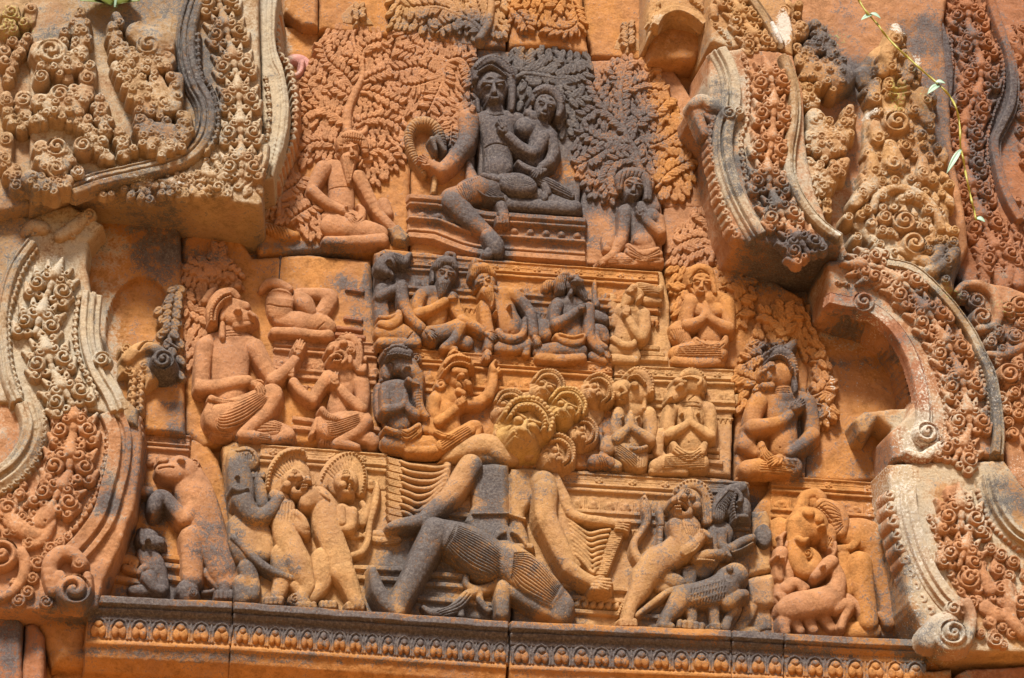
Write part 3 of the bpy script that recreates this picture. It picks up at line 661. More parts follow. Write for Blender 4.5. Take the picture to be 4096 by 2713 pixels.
bowl('leaf_bowl', ['330 400 90,420 480 110,560 500 90,640 420 70', '640 100 45,640 220 75,660 330 55', '420 400 120'], [(410, 400, 120, 40, -1), (645, 90, 44, 200, 1), (630, 220, 48, 40, 1)], 36,
     [(520, 250, 38), (510, 320, 34), (690, 320, 30), (670, 390, 30), (600, 360, 30), (660, 450, 32)])
bowl('leaf_bowl', ['310 800 60,440 840 100,600 820 100,690 700 60', '720 520 48,700 600 70', '330 600 60', '540 620 46'], [(480, 740, 85, 200, 1), (720, 510, 44, 30, 1), (700, 610, 56, 60, 1), (330, 600, 58, 0, 1)], 34,
     [(590, 710, 44), (560, 780, 36), (700, 740, 34), (680, 800, 34), (620, 900, 40), (470, 860, 34), (390, 780, 36)])
bowl('spiral_leaf', ['270 960 40,430 900 46,600 950 48,720 1040 44,780 1180 40,880 1260 36', '330 1170 60,400 1330 80,520 1290 70,500 1180 50', '800 780 40,800 860 56,820 960 44,850 1060 40', '960 1050 44,980 1140 50,1000 1240 36', '240 1420 70,400 1480 60,540 1440 50'],
     [(455, 1165, 88, 60, 1), (450, 1340, 78, 200, -1), (665, 1150, 74, 160, 1), (810, 860, 52, 60, 1), (800, 770, 34, 90, 1), (985, 1120, 46, 80, 1), (620, 1360, 50, 60, -1)], 30,
     [(840, 1030, 40), (820, 1120, 40), (700, 940, 34), (1070, 1180, 30), (950, 1040, 34), (300, 1180, 34), (310, 1270, 30), (880, 960, 30)])
T(0, 0)
q = bowl('edge_leaf', ['90 60 60,80 140 60,60 240 50', '250 60 50,240 160 44', '100 1000 36,60 860 44,50 760 40', '200 330 40,110 470 36,60 640 30', '190 780 70,200 900 60,170 1040 40', '40 1300 50,120 1400 60,180 1500 50', '50 1100 56,40 1240 50'],
     [(90, 90, 62, 80, 1), (110, 220, 36, 0, 1), (100, 320, 44, 40, 1), (190, 790, 70, 160, 1), (60, 790, 44, 0, 1), (50, 1110, 50, 60, 1), (40, 1260, 50, 0, -1), (130, 1470, 50, 40, 1)], 20,
     [(40, 210, 36), (190, 170, 40), (240, 60, 44), (30, 400, 50), (220, 290, 36), (160, 410, 30), (90, 560, 30), (40, 480, 44)], zb=262)
PV(); body(r, '-70 -60,78 -60,74 475,-70 500', 262, GREY, (0, .1, 0, 0), name='edge_block', seed=44)
T(0, 0)
r2 = thing('carved_arch', 'smooth pale frame moulding with a row of curls, right of the long vertical joint', 'carved arch', 2150, 1440, 0)
p = Part('frame_body', r2, 240, 3.5, (0.36, .27, .18), (0, .4, 0, 0), .8, 8, depth=300)
p.poly('2062 -80,2240 -80,2205 100,2196 250,2215 400,2262 520,2300 700,2316 850,2306 1020,2270 1180,2225 1300,2190 1430,2115 1440,2106 1000,2090 500', 0, 16, wob=1.5)
p.strip('2130 -80,2120 250,2150 480,2205 600,2235 800,2225 1000,2190 1180,2130 1400', -60, 12, [(-60, 0), (-54, 16), (-30, 20), (-26, 4), (-12, 4), (-8, 18), (12, 6)], -10)
p = Part('curl_row', r2, 236, 3, GREY, (0, .2, 0, 0), .8, 6, depth=8)
curls(p, '2120 590,2140 720,2155 900,2140 1050,2125 1150', 78, 28, 14)
p = Part('curl_edge', r2, 120, 3, PINK, (0, .25, 0, 0), .8, 6, depth=130)
curls(p, '2235 90,2215 200,2230 420,2300 500,2340 640,2365 800,2362 980,2335 1120,2290 1240,2240 1360,2200 1480', 68, 34, 20)

# ---- lower left frame
PV()
r = thing('carved_arch', 'pale curved frame with stacked scroll buds, left edge above the break', 'carved arch', 200, 930, 0)
body(r, '-60 470,60 500,160 470,240 520,205 560,200 620,214 690,228 750,238 810,250 860,272 900,300 930,318 945,318 985,230 952,-60 926', 190, GREY, (0, .25, 0, 0), 8, seed=45)
T(0, 1)
p = Part('rim_moulding', r, 186, 3, GREY, (.1, .3, 0, 0), 1.0, 4, depth=10)
p.strip('250 640,120 820,40 1050,10 1300,30 1560,60 1750,130 1920', -60, 40, [(-60, 14), (-40, 46), (-10, 50), (4, 36), (14, 36), (22, 46), (40, 30)])
curls(p, '300 690,180 880,110 1080,70 1240,70 1400,80 1560,110 1700,170 1880', 56, 22, 24)
p = Part('scroll_band', r, 186, 3, GREY, (0, .2, 0, 0), 1.0, 6, depth=6)
scrolls(p, '540 1900,430 1700,350 1450,310 1330,370 1120,480 850,560 700', 330, 190, 14, .2, 1)
flame(p, '480 600 50,600 520 60,690 430 40', 12, (20, -10, 56, 0), .8, 2, 28)
flame(p, '340 540 60,260 520 60,200 580 40', 4, None, .8, 2, 28)
p = Part('curl_row', r, 186, 3, GREY, (0, .25, 0, 0), .8, 6, depth=6)
curls(p, '640 1060,610 1230,600 1400,640 1600,720 1760,790 1920', 62, 27, 18)
p = Part('inner_moulding', r, 186, 3, GREY, (0, .35, 0, 0), .8, 4, depth=10)
p.strip('740 1050,720 1250,730 1450,800 1680,900 1850,960 1990', -70, 80, [(-70, 8), (-30, 10), (-26, 30), (0, 34), (10, 20), (24, 20), (30, 40), (76, 36), (80, 6)])
p.v(815, 1580, 70, 200, 1, 30); 
p = Part('curl_edge', r, 100, 3, TAN, (0.1, .15, 0, 0), .8, 6, depth=60)
T(0, 2)
curls(p, '1000 230,1060 420,1060 560,1050 700', 62, 36, 20); curls(p, '1060 340,1130 440,1120 560,1120 700', 62, 36, 14)
r = thing('carved_curl', 'big stone curl with a blue black tip beside the left frame', 'carved curl', 1250, 520, 60)
p = Part('curl', r, 70, 3, TAN, (0.1, 0, 0, 0), 1, 4, depth=14)
p.poly('950 420,960 280,1010 200,1100 150,1220 150,1330 215,1385 300,1350 400,1240 470,1160 525,1150 420', 62, 60); p.c('1020 290 50,1100 220 50,1210 195 50,1300 260 50', 70, .7)
p.v(1010, 210, 44, 90, 1, 60); p.v(1040, 370, 60, 60, 1, 50); p.v(1150, 350, 46, 0, 1, 56); p.v(1110, 440, 50, 0, 1, 44)
p.g('1110 230,1160 170,1230 160,1310 190', 10, 20, 80)
p = Part('curl_tip', r, 70, 3, TAN, (.75, 0, 0, 0), 1, 4, depth=10); p.v(1305, 295, 86, 250, 1, 112, 40)

PV()
r = thing('carved_arch', 'reddish lower frame foot with scroll panel and round curl, bottom left', 'carved arch', 120, 1410, 0)
body(r, '-60 920,20 926,98 930,240 944,322 962,330 1010,325 1090,308 1180,275 1270,240 1340,226 1400,205 1412,-60 1408', 170, PINK, (0, .08, 0, 0), 8, seed=47)
T(0, 2)
p = Part('rim_moulding', r, 166, 3, GREY, (0, .25, 0, 0), 1.0, 4, depth=10)
p.strip('240 640,290 820,250 1000,120 1180,-60 1300', -100, 100, [(-100, 8), (-70, 40), (-20, 60), (-5, 48), (20, 50), (30, 70), (55, 70), (60, 60), (100, 64)])
curls(p, '355 700,345 900,300 1080,180 1240,0 1370', 58, 26, 36, -1)
p = Part('scroll_band', r, 166, 3, PINK, (0, .05, 0, 0), 1.0, 6, depth=6)
for x, y, a, s_ in ((590, 820, -95, 190), (560, 1110, -92, 210), (480, 1360, -70, 190)):
    X, Y = wp(x, y, 180); kbach(p, X, Y, math.radians(a), L(s_), 182, int(x))
flame(p, '330 1600 70,400 1500 70,440 1460 20', 20, None, .7); flame(p, '40 1500 50,120 1620 70,300 1700 60,430 1580 20', 14, None, .7, 3, 30)
T(0, 3)
for v_ in ((60, 200, 78, 40, 1), (240, 320, 54, 60, -1), (120, 380, 44, 0, 1), (230, 480, 50, 80, 1), (590, 190, 60, 40, 1), (300, 640, 60, 60, -1), (360, 590, 40, 0, 1), (260, 760, 46, 60, 1), (480, 480, 40, 0, 1), (400, 520, 50, 0, 1), (540, 430, 40, 0, -1), (220, 870, 50, 60, 1), (150, 940, 50, 0, 1), (370, 950, 50, 90, -1), (110, 790, 30, 0, 1)): p.v(*v_[:5], 24)
p.c('160 560 50,200 640 46,180 760 40,90 880 36,-20 930 30', 20, .8); p.v(10, 560, 130, 60, 1, 30)
scatter(p, '-60 -120,180 -60,330 160,420 300,300 420,-60 420', 30, 44, 14, 21); p.c('200 520 30,330 470 40,400 360 40,430 280 20', 16, .8)
p = Part('inner_moulding', r, 166, 3, PINK, (.06, .22, 0, 0), 1.0, 4, depth=10)
T(0, 2)
p.strip('890 720,960 900,950 1120,900 1330,830 1560,690 1760,590 1860', -90, 95, [(-90, 4), (-84, 30), (-40, 30), (-34, 14), (-10, 14), (-4, 40), (90, 44), (95, 10)])
T(0, 3)
p.c('470 760 60,420 860 40,400 660 60,480 560 56,590 570 50,650 640 50', 40, .7); p.v(635, 640, 50, 100, 1, 50)
p.v(590, 845, 126, 60, -1, 60, 60, 1.2); p.c('700 740 30,705 880 30,640 980 30,520 960 24', 40, .8)
p = Part('curl_row', r, 166, 3, PINK, (0, .2, 0, 0), .8, 6, depth=6)
T(0, 2)
curls(p, '860 730,860 1000,820 1200,760 1380,690 1500', 60, 26, 18); T(0, 3); curls(p, '760 120,650 300,540 420,440 520', 66, 34, 18)
p = Part('curl_edge', r, 90, 3, PINK, (0.15, .1, 0, 0), .8, 6, depth=70)
T(0, 2); curls(p, '1100 760,1120 920,1110 1100,1070 1300,1010 1480', 66, 40, 20); curls(p, '1060 760,1080 1000,1050 1200,1000 1400', 66, 34, 26)
T(0, 3); curls(p, '1060 20,1020 180,960 380,880 540,800 660,740 740', 66, 38, 20); curls(p, '1000 60,980 180,900 420,800 600', 66, 32, 26)
PV(); body(r, '60 1404,215 1406,220 1440,200 1490,300 1500,540 1510,548 1522,500 1536,120 1536,100 1470', 70, ORANGE, (0.05, 0, 0, 0), 30, name='under_course', seed=48)

# ---- upper right frame
PV()
r = thing('carved_arch', 'whitish S shaped frame with bud scrolls and a broken tip, upper right', 'carved arch', 1800, 570, 0)
body(r, '1640 120,1720 110,1800 118,1832 128,1858 220,1862 330,1880 430,1910 510,1944 572,1860 572,1740 560,1704 552,1686 500,1670 430,1660 350,1652 290,1608 250,1604 232,1640 226', 290, PINK, (0, .15, 0, 0), 7, seed=50)
T(2, 0)
p = Part('inner_moulding', r, 286, 3, (.37, .24, .15), (0, .4, 0.12, 0), .8, 4, depth=10)
p.strip('1880 390,1950 520,1990 680,1985 850,1950 960,1925 1100,1940 1300,1990 1480,2060 1640,2160 1820,2200 1880', -62, 95, [(-62, 10), (-56, 40), (0, 48), (20, 44), (26, 22), (40, 22), (46, 44), (62, 44), (66, 24), (95, 14)])
p.v(1960, 900, 70, 200, 1, 40); p.v(2030, 880, 50, 0, -1, 40)
p = Part('curl_edge', r, 286, 3, PINK, (0, .3, 0.05, 0), .8, 6, depth=60)
curls(p, '1830 920,1800 1080,1810 1240,1850 1400,1880 1560,1930 1700,1990 1850,2060 1930', 74, 36, -6)
p.c('1680 830 55,1740 800 60,1830 850 60,1880 880 40', 0, .8); p.v(1800, 830, 60, 0, 1, 10); p.c('1690 860 50,1720 960 44,1760 1060 40', -10, .7)
p = Part('curl_row', r, 286, 3, PINK, (0, .25, 0, 0), .8, 6, depth=8)
curls(p, '2060 430,2100 560,2110 800,2090 980,2050 1100,2070 1320,2120 1500,2190 1640,2280 1790', 62, 27, 12)
p = Part('scroll_band', r, 286, 3, PINK, (0.02, .1, 0.02, 0), 1.0, 6, depth=6)
scrolls(p, '2520 1960,2380 1760,2290 1540,2260 1360,2290 1080,2300 760,2230 480', 318, 178, 14, .1, 1)
T(3, 0)
p = Part('rim_moulding', r, 286, 3, GREY, (.06, .35, 0, 0), 1.2, 4, depth=40)
p.strip('455 440,520 620,550 820,540 1000,510 1180,510 1380,570 1540,660 1680,760 1790,900 1890', -50, 60, [(-50, 10), (-40, 34), (-30, 40), (-26, 28), (-16, 28), (-10, 50), (20, 58), (50, 44), (60, 10)])
PV()
r = thing('carved_arch', 'upper stretch of the S frame with white bare patch, beside the gap at the top', 'carved arch', 1760, 100, 0)
body(r, '1640 -60,1800 -60,1822 20,1836 70,1832 126,1780 108,1730 106,1690 112,1642 96', 270, TAN, (0.05, .2, 0, 0), 8, seed=51)
T(2, 0)
p = Part('scroll_band', r, 266, 3, TAN, (0.02, .2, 0.02, 0), 1.0, 6, depth=6)
scrolls(p, '2180 370,2090 200,1990 20,1930 -120', 250, 150, 12, .3, 1)
p.c('1830 60 40,1840 120 34', 10, .8); curls(p, '1830 180,1900 260,1960 340', 60, 26, 12)
p = Part('rim_moulding', r, 266, 3, GREY, (.2, .3, 0, 0), 1.0, 4, depth=30)
p.strip('2100 -60,2190 60,2280 200,2360 350', -60, 50, [(-60, 8), (-40, 40), (-34, 28), (-20, 28), (-14, 46), (40, 50), (50, 10)])
p = Part('bare_patch', r, 300, 3, (.6, .58, .54), (0, .1, .3, 0), .6, 4, depth=10)
p.c('2300 180 14,2340 270 22,2372 340 12', 16, .5)
PV()
r = thing('frame_stump', 'broken orange frame stump with an arched top and plain underside, top right of centre', 'frame stump', 1560, 140, 0)
body(r, '1500 -60,1640 -60,1644 40,1640 66,1600 50,1560 40,1520 60,1500 86', 170, TAN, (0, .15, 0, 0), 10, name='frame_body', seed=52)
body(r, '1498 70,1520 54,1560 36,1604 46,1640 66,1632 110,1610 136,1560 142,1500 138', 96, ORANGE, (0.08, 0, 0, 0), 16, name='broken_face', seed=53)
T(2, 0)
p = Part('arch_moulding', r, 166, 3, TAN, (0, .3, 0, 0), .8, 4, depth=20)
p.strip('1360 200,1420 110,1540 70,1660 110,1760 190', -60, 36, [(-60, 14), (-30, 20), (-26, 40), (30, 44), (36, 10)])
curls(p, '1390 10,1380 80,1350 140,1330 210', 56, 24, 10); curls(p, '1640 -20,1720 40,1780 100', 40, 18, 20)

# ---- leaf flames between the two right frames
PV()
r = thing('carved_flame', 'tall grey carved flame finial crowded with curls, between the two right frames', 'carved flame', 2040, 620, 0)
body(r, '1830 -60,2200 -60,2180 60,2196 200,2200 330,2230 480,2240 570,2210 640,1960 610,1930 540,1890 430,1866 300,1862 200,1836 110,1826 20', 150, PINK, (0.16, .08, 0, 0), 10, seed=54, sag=14)
T(3, 0)
p = Part('finial', r, 150, 3, TAN, (.05, .18, 0.04, .05), 1.5, 6, depth=20)
p.poly('1280 230,1400 210,1420 330,1450 420,1500 540,1560 680,1640 720,1650 900,1620 1020,1700 1180,1770 1400,1800 1600,1780 1760,1840 2100,1820 2300,1600 2420,1400 2420,1250 2100,1100 1900,1000 1780,1060 1500,1080 1300,1100 1000,1130 700,1060 680,1000 560,1130 420,1220 340', 60, 60, wob=4, sag=20)
for a in ('1340 220 44,1340 300 70,1280 420 60,1240 560 60', '1420 420 40,1460 520 50,1440 620 50', '1180 680 46,1170 770 60', '1560 740 60,1540 850 60,1600 950 60', '1180 1000 50,1200 1100 60', '1300 1160 60,1330 1290 100', '1160 1260 44,1170 1380 60,1160 1500 50', '1560 1280 40,1570 1400 70', '1120 1500 60,1020 1620 50'): p.c(a, 84, .5)
for v_ in ((1345, 300, 66, 200, 1), (1420, 430, 40, 160, 1), (1320, 530, 52, 200, 1), (1470, 540, 52, 120, 1), (1200, 530, 30, 0, 1), (1300, 670, 44, 60, 1), (1190, 770, 50, 60, 1), (1360, 960, 106, 60, 1), (1500, 870, 46, 0, 1), (1590, 790, 50, 0, -1), (1210, 1090, 56, 60, 1), (1190, 890, 36, 0, 1), (1330, 1290, 84, 210, 1), (1430, 1160, 56, 200, 1), (1300, 1150, 42, 0, 1), (1180, 1360, 56, 60, 1), (1565, 1370, 56, 300, -1), (1240, 1440, 40, 0, 1), (1160, 1490, 36, 0, 1), (1340, 1440, 50, 60, 1), (1630, 920, 36, 0, 1), (1080, 1530, 50, 30, 1), (1460, 1550, 40, 0, 1), (1520, 1480, 30, 0, 1)): p.v(*v_[:5], 96)
p.strip('1250 700,1350 740,1450 720', -30, 40, [(-30, 70), (-20, 100), (0, 96), (10, 80), (40, 90)])
scatter(p, '1300 240,1400 230,1440 420,1520 560,1560 700,1640 740,1640 1000,1740 1240,1790 1600,1760 1900,1800 2240,1500 2350,1300 2200,1150 1860,1060 1700,1080 1300,1180 900,1100 700', 30, 48, 70, 5, 2.0)
T(3, 1)
for v_ in ((1420, 470, 96, 60, 1), (1500, 650, 100, 200, -1), (1265, 440, 60, 120, 1), (1240, 270, 40, 0, 1), (1450, 270, 40, 0, 1), (1530, 290, 40, 0, 1), (1610, 380, 46, 0, 1), (1570, 520, 40, 0, -1), (1090, 270, 46, 0, 1), (970, 440, 40, 60, 1), (1120, 380, 40, 0, 1), (1040, 600, 40, 0, 1), (1240, 550, 44, 0, 1), (1300, 560, 36, 0, 1), (1220, 660, 40, 0, 1), (1760, 780, 50, 60, 1), (1810, 640, 44, 0, 1), (1820, 550, 40, 0, 1), (1700, 620, 40, 0, 1), (1620, 700, 36, 0, 1), (1780, 180, 40, 0, 1), (1640, 150, 40, 0, 1)): p.v(*v_[:5], 96)
p.c('1170 380 30,1200 280 36,1330 220 40,1480 240 40,1600 320 40,1680 440 40,1710 540 36', 80, .9); p.c('1700 700 50,1640 820 60,1500 760 50,1400 720 40', 70, .9); p.c('1820 720 50,1760 800 60,1620 880 60', 70, .9)
PV()
def lobe(label, sts, vols, z, lob, tint=TAN, st=(0, .1, 0, 0), zb=150, name='carved_leaf'):
    x, y = pts(sts[0])[-1][:2]
    rr_ = thing(name, label, 'carved leaf', x, y, zb, 'curled leaves on the right frames')
    q = bowl('leaf_bowl', sts, vols, z, lob, tint, st, rr_, zb); return rr_, q
T(3, 0)
lobe('big round curl at the top beside the white patch on the right frame', ['330 60 50,340 160 90,440 230 90,580 240 80', '440 60 100'], [(440, 90, 100, 200, 1)], 60, [(570, 30, 34), (560, 110, 30), (600, 210, 46), (580, 190, 34)])
lobe('split boulder like leaf with a dark hollow edge, below the big round curl', ['720 300 40,680 380 60,600 470 70,700 560 120,860 600 140,960 600 70', '700 180 40,780 330 60,900 520 60'], [(730, 340, 44, 0, 1), (610, 440, 50, 60, 1), (650, 400, 40, 0, 1)], 60, [(560, 380, 44), (680, 350, 30)], TAN, (.2, .1, 0, .1))
lobe('small fanned block beside the right frame rim', ['600 680 50,640 760 80,680 830 50', '680 650 44'], [(650, 700, 56, 40, 1)], 50, [(640, 800, 30), (700, 800, 30)])
lobe('large bowl of leaf curls with a white tipped horn, right of the whitish frame', ['660 1090 60,720 1160 90,820 1180 100,920 1080 70,970 960 50,980 860 34', '700 920 70,720 1040 80', '820 1080 90'], [(970, 880, 46, 60, 1), (930, 970, 50, 60, 1), (750, 1090, 50, 0, 1), (810, 960, 44, 0, 1)], 60, [(700, 960, 46), (740, 930, 40), (880, 1150, 34), (840, 1040, 40), (680, 1090, 40), (800, 1010, 34)], TAN, (0.02, .15, .06, 0))
lobe('orange bowl of curls with a single pointed tip, lower right of the white tipped one', ['640 1300 60,680 1400 90,720 1500 80,800 1420 60,880 1340 70,950 1280 30'], [(860, 1350, 62, 60, 1), (680, 1520, 50, 40, 1), (740, 1310, 40, 0, 1)], 60, [(640, 1290, 40), (700, 1350, 40), (660, 1440, 44), (770, 1380, 34)])
T(3, 1)
lobe('cup shaped curl under the pointed bowl, against the right frame rim', ['640 220 40,700 240 70,790 220 50', '790 340 36,800 400 40'], [(690, 210, 46, 0, 1), (800, 320, 36, 0, 1)], 50, [(720, 330, 34), (720, 400, 34), (800, 400, 30)])
# ---- far right reddish column and corner
PV()
r = thing('carved_column', 'tall reddish carved pillar of bud scrolls between bead rows, right edge', 'carved column', 2280, 560, 0)
body(r, '2090 -60,2370 -60,2378 160,2400 420,2430 700,2420 1000,2250 860,2210 620,2205 420,2190 250,2180 60', 96, RED, (0.1, .03, 0, 0), 8, seed=57)
T(3, 0)
p = Part('rim_moulding', r, 94, 3, RED, (.35, .1, 0, 0), 1.0, 4, depth=10)
p.strip('1560 -80,1650 150,1720 400,1740 650,1700 900,1690 1100', -80, 70, [(-80, 20), (-60, 50), (20, 60), (30, 36), (40, 36), (48, 50), (70, 30)])
curls(p, '1470 0,1530 160,1570 350,1560 480', 70, 40, 24)
p.strip('2080 -80,2170 200,2250 420,2290 650,2270 850,2200 1000,2140 1150,2180 1400,2250 1600,2340 1760', -60, 50, [(-60, 14), (-50, 36), (-40, 30), (-30, 30), (-20, 56), (40, 60), (50, 20)])
p = Part('scroll_band', r, 94, 3, RED, (0.02, 0, 0, 0), 1.0, 6, depth=6)
scrolls(p, '2150 2050,2040 1800,1970 1600,1900 1350,1880 1150,1900 950,2000 700,2000 480,1930 240,1890 -40', 300, 185, 14, .15, 1)
p = Part('curl_row', r, 94, 3, RED, (0.1, 0, 0, 0), .8, 6, depth=6)
curls(p, '1720 40,1780 220,1790 420,1790 600,1730 800,1700 960', 44, 22, 18); curls(p, '2050 20,2130 220,2200 480,2200 700,2130 900,2080 1080,2080 1300,2120 1500', 44, 22, 18)
p = Part('edge_leaf', r, 94, 3, RED, (0.1, .08, 0, 0.04), 1, 6, depth=8)
p.v(2290, 320, 66, 200, 1, 30); p.c('2240 240 50,2290 360 70,2330 420 50', 10, .8); p.v(2350, 560, 40, 0, 1, 20); p.v(2350, 660, 40, 0, 1, 20); p.v(2340, 760, 40, 0, 1, 20); p.v(2360, 860, 40, 0, 1, 20)
T(3, 1)
T(3, 0); scatter(p, '2240 220,2400 200,2400 1300,2330 1300,2330 900,2290 500', 34, 52, 16, 8); T(3, 1); scatter(p, '2290 300,2420 300,2420 900,2360 900,2200 560', 34, 52, 12, 9)
for a in ('2020 660 60,2060 800 70,2060 960 40', '2160 660 50,2150 760 60', '2230 720 60,2260 850 60,2240 960 50', '2320 860 50,2330 980 60', '2160 880 60,2200 1000 60', '2200 900 20,2230 1060 40'): flame(p, a, 14, (0, 0, 46, 40), .8, 2, 26)
PV()
body(r, '2330 -60,2420 -60,2420 110,2366 80,2352 60,2334 40', 60, ORANGE, (.1, .2, 0, 0), name='corner_block', seed=58)
# ---- lower right frame
PV()
r = thing('carved_arch', 'hooked frame with red inner band and bud scrolls, right of the hollow panel', 'carved arch', 2200, 1060, 0)
body(r, '1912 604,1960 596,2060 610,2140 640,2210 700,2270 790,2310 900,2326 1000,2322 1056,2200 1050,2062 1062,2056 1000,2100 960,2124 900,2110 830,2070 770,2010 720,1912 700', 222, PINK, (0.03, .12, 0, 0), 7, seed=60)
body(r, '1976 968,2000 950,2060 944,2110 940,2130 1000,2130 1060,2070 1062,2060 990,2030 968,2004 1004,1988 1000', 140, TAN, (0.05, .35, .05, 0), name='broken_hook', seed=61)
T(3, 1)
p = Part('inner_moulding', r, 218, 3, (.33, .145, .075), (0, .1, 0.14, 0), .8, 4, depth=10)
p.strip('810 1100,950 1130,1080 1150,1220 1230,1360 1370,1460 1540,1510 1680,1560 1880,1570 2060,1540 2180', -70, 62, [(-70, 24), (-62, 20), (-56, 8), (-44, 8), (-40, 44), (56, 48), (62, 8)])
p.v(1090, 1120, 90, 0, 1, 44); 
T(3, 2)
p.v(1600, 880, 100, 200, 1, 40); p.c('1440 1040 30,1560 1080 40,1680 1000 50', 30, .6)
T(3, 1)
p = Part('curl_row', r, 218, 3, PINK, (0, .2, 0.05, 0), .8, 6, depth=6)
curls(p, '850 970,980 990', 62, 27, 14); curls(p, '1300 1120,1430 1230,1540 1400,1620 1560,1680 1720,1730 1900,1750 2060,1720 2220', 50, 24, 14)
p = Part('curl_edge', r, 100, 3, ORANGE, (0.25, .05, 0, 0), .8, 6, depth=110)
curls(p, '820 1200,960 1250,1120 1290,1220 1350,1330 1480,1400 1600,1440 1740,1470 1880', 64, 34, 40)
p = Part('scroll_band', r, 218, 3, PINK, (0.02, .1, 0.03, 0), 1.0, 6, depth=6)
scrolls(p, '1850 2320,1920 2160,1900 1960,1850 1740,1740 1480,1580 1220,1400 1010,1200 880,1000 850', 316, 180, 14, .05, 1)
p = Part('rim_moulding', r, 218, 3, GREY, (.14, .3, 0.04, 0), 1.2, 4, depth=20)
p.strip('1280 800,1480 850,1640 980,1800 1150,1950 1360,2040 1540,2120 1720,2160 1950,2180 2160,2170 2340', -46, 62, [(-46, 12), (-36, 30), (-26, 34), (-20, 18), (-10, 20), (-4, 44), (50, 50), (62, 10)])
p = Part('bead_row', r, 218, 3, PINK, (0, .2, 0.03, 0), .6, 3, depth=6)
p.beads('1880 1330,1980 1540,2040 1730,2080 1950,2070 2150', 40, 18, 16)
PV()
r = thing('carved_arch', 'whitish frame foot ending in a round curl, bottom right', 'carved arch', 2200, 1500, 0)
body(r, '2052 1072,2180 1066,2322 1064,2420 1200,2420 1512,2200 1506,2160 1490,2130 1450,2100 1390,2086 1300,2070 1200', 230, TAN, (0, .25, 0.05, 0), 8, seed=63)
T(3, 3)
p = Part('inner_moulding', r, 226, 3, (.37, .21, .12), (0, .3, 0.14, 0), .9, 4, depth=10)
p.strip('1440 20,1450 200,1500 420,1580 640,1680 820,1800 960,1900 1000', -70, 90, [(-70, 8), (-62, 44), (10, 48), (16, 30), (60, 36), (66, 16), (90, 10)])
p.v(1810, 1000, 60, 100, 1, 40); p.v(1810, 1190, 108, 60, 1, 70, 50); p.c('1920 960 40,1960 1100 34,1900 1280 40,1760 1320 36,1680 1260 30', 50, .7); p.c('1600 1260 90,1700 1150 100,1760 1120 90', 20, .6)
p = Part('curl_edge', r, 226, 3, PINK, (0.02, .2, 0.04, 0), .8, 6, depth=90)
curls(p, '1300 60,1310 200,1340 360,1400 560,1470 760,1560 950,1660 1090', 110, 58, -10)
p = Part('curl_row', r, 226, 3, PINK, (0, .15, 0.03, 0), .8, 6, depth=6)
curls(p, '1600 250,1660 380,1720 540,1770 700,1840 830,1930 950', 80, 36, 14); p.beads('2000 60,2060 240,2130 360,2240 460,2360 560', 44, 24, 16)
p = Part('rim_moulding', r, 226, 3, GREY, (.05, .4, 0.1, 0), 1.0, 4, depth=10)
p.strip('2060 -60,2100 120,2180 280,2300 420,2480 520', -70, 60, [(-70, 60), (-30, 70), (-10, 44), (20, 60), (30, 30), (60, 20)])
p = Part('scroll_band', r, 226, 3, PINK, (0, .08, 0.02, 0), 1.0, 6, depth=6)
for x, y, a, s_ in ((1850, 230, -90, 200), (1880, 560, -70, 180)):
    X, Y = wp(x, y, 240); kbach(p, X, Y, math.radians(a), L(s_), 242, int(x))
p.poly('1740 20,1850 0,1960 80,1850 160,1700 120', 20, 50)
for v_ in ((1940, 760, 90, 60, 1), (2060, 400, 60, 0, 1), (2190, 570, 54, 0, 1), (2290, 630, 54, 0, 1), (2170, 690, 54, 60, 1), (2250, 740, 46, 0, 1), (2190, 840, 60, 200, 1), (2110, 520, 46, 0, 1), (1960, 950, 50, 0, 1), (2030, 1200, 34, 0, 1), (2150, 1250, 60, 60, 1), (2210, 1290, 34, 0, 1), (2350, 960, 80, 0, 1), (2300, 1120, 40, 0, 1)): p.v(*v_[:5], 30)
scatter(p, '1960 620,2100 620,2380 740,2420 1250,2100 1200,2000 1000', 34, 50, 16, 22, 2.1); p.c('2230 820 50,2260 960 46,2270 1100 50,2360 1200 50', 24, .8); p.c('1990 600 40,2040 740 44,2100 860 50', 20, .8); p.c('2060 1000 60,2160 1060 60,2240 1060 50', 16, .5)
PV(); body(r, '2150 1500,2200 1508,2420 1514,2420 1540,2240 1536,2150 1540,2100 1556,2040 1556,2120 1520', 110, ORANGE, (0.05, 0, 0, 0), 20, name='under_course', seed=64)
# ---- right strip beyond the lower frames
PV()
r = thing('carved_arch', 'crowded outer border of curls at the right edge below the pillar', 'carved arch', 2340, 1100, 0)
body(r, '2222 640,2330 660,2430 700,2430 1300,2330 1150,2320 900,2280 800', 150, PINK, (0.08, .1, 0, 0), 8, seed=66)
T(3, 1)
p = Part('curl_border', r, 150, 3, PINK, (0.05, .12, 0.02, .05), 1.0, 6, depth=8)
p.c('1840 1040 30,1900 990 36,2020 990 40,2120 1050 40,2170 1180 44,2140 1310 40,2020 1340 40', 24, .9)
for v_ in ((2000, 1110, 70, 60, 1), (2040, 1240, 86, 200, -1), (1890, 1070, 44, 0, 1), (2250, 1170, 60, 60, 1), (2340, 1150, 90, 0, 1), (2300, 1400, 60, 60, 1), (2160, 1380, 40, 0, 1), (2110, 1440, 50, 0, 1), (2200, 1500, 40, 0, 1), (2360, 1290, 50, 0, 1)): p.v(*v_[:5], 34)
T(3, 2)
for v_ in ((2260, 410, 96, 200, 1), (2190, 600, 60, 60, 1), (2340, 350, 50, 0, 1), (2300, 560, 50, 0, 1), (2330, 730, 50, 60, 1), (2240, 700, 40, 0, 1), (2320, 110, 60, 0, 1), (2170, 60, 50, 0, 1)): p.v(*v_[:5], 34)
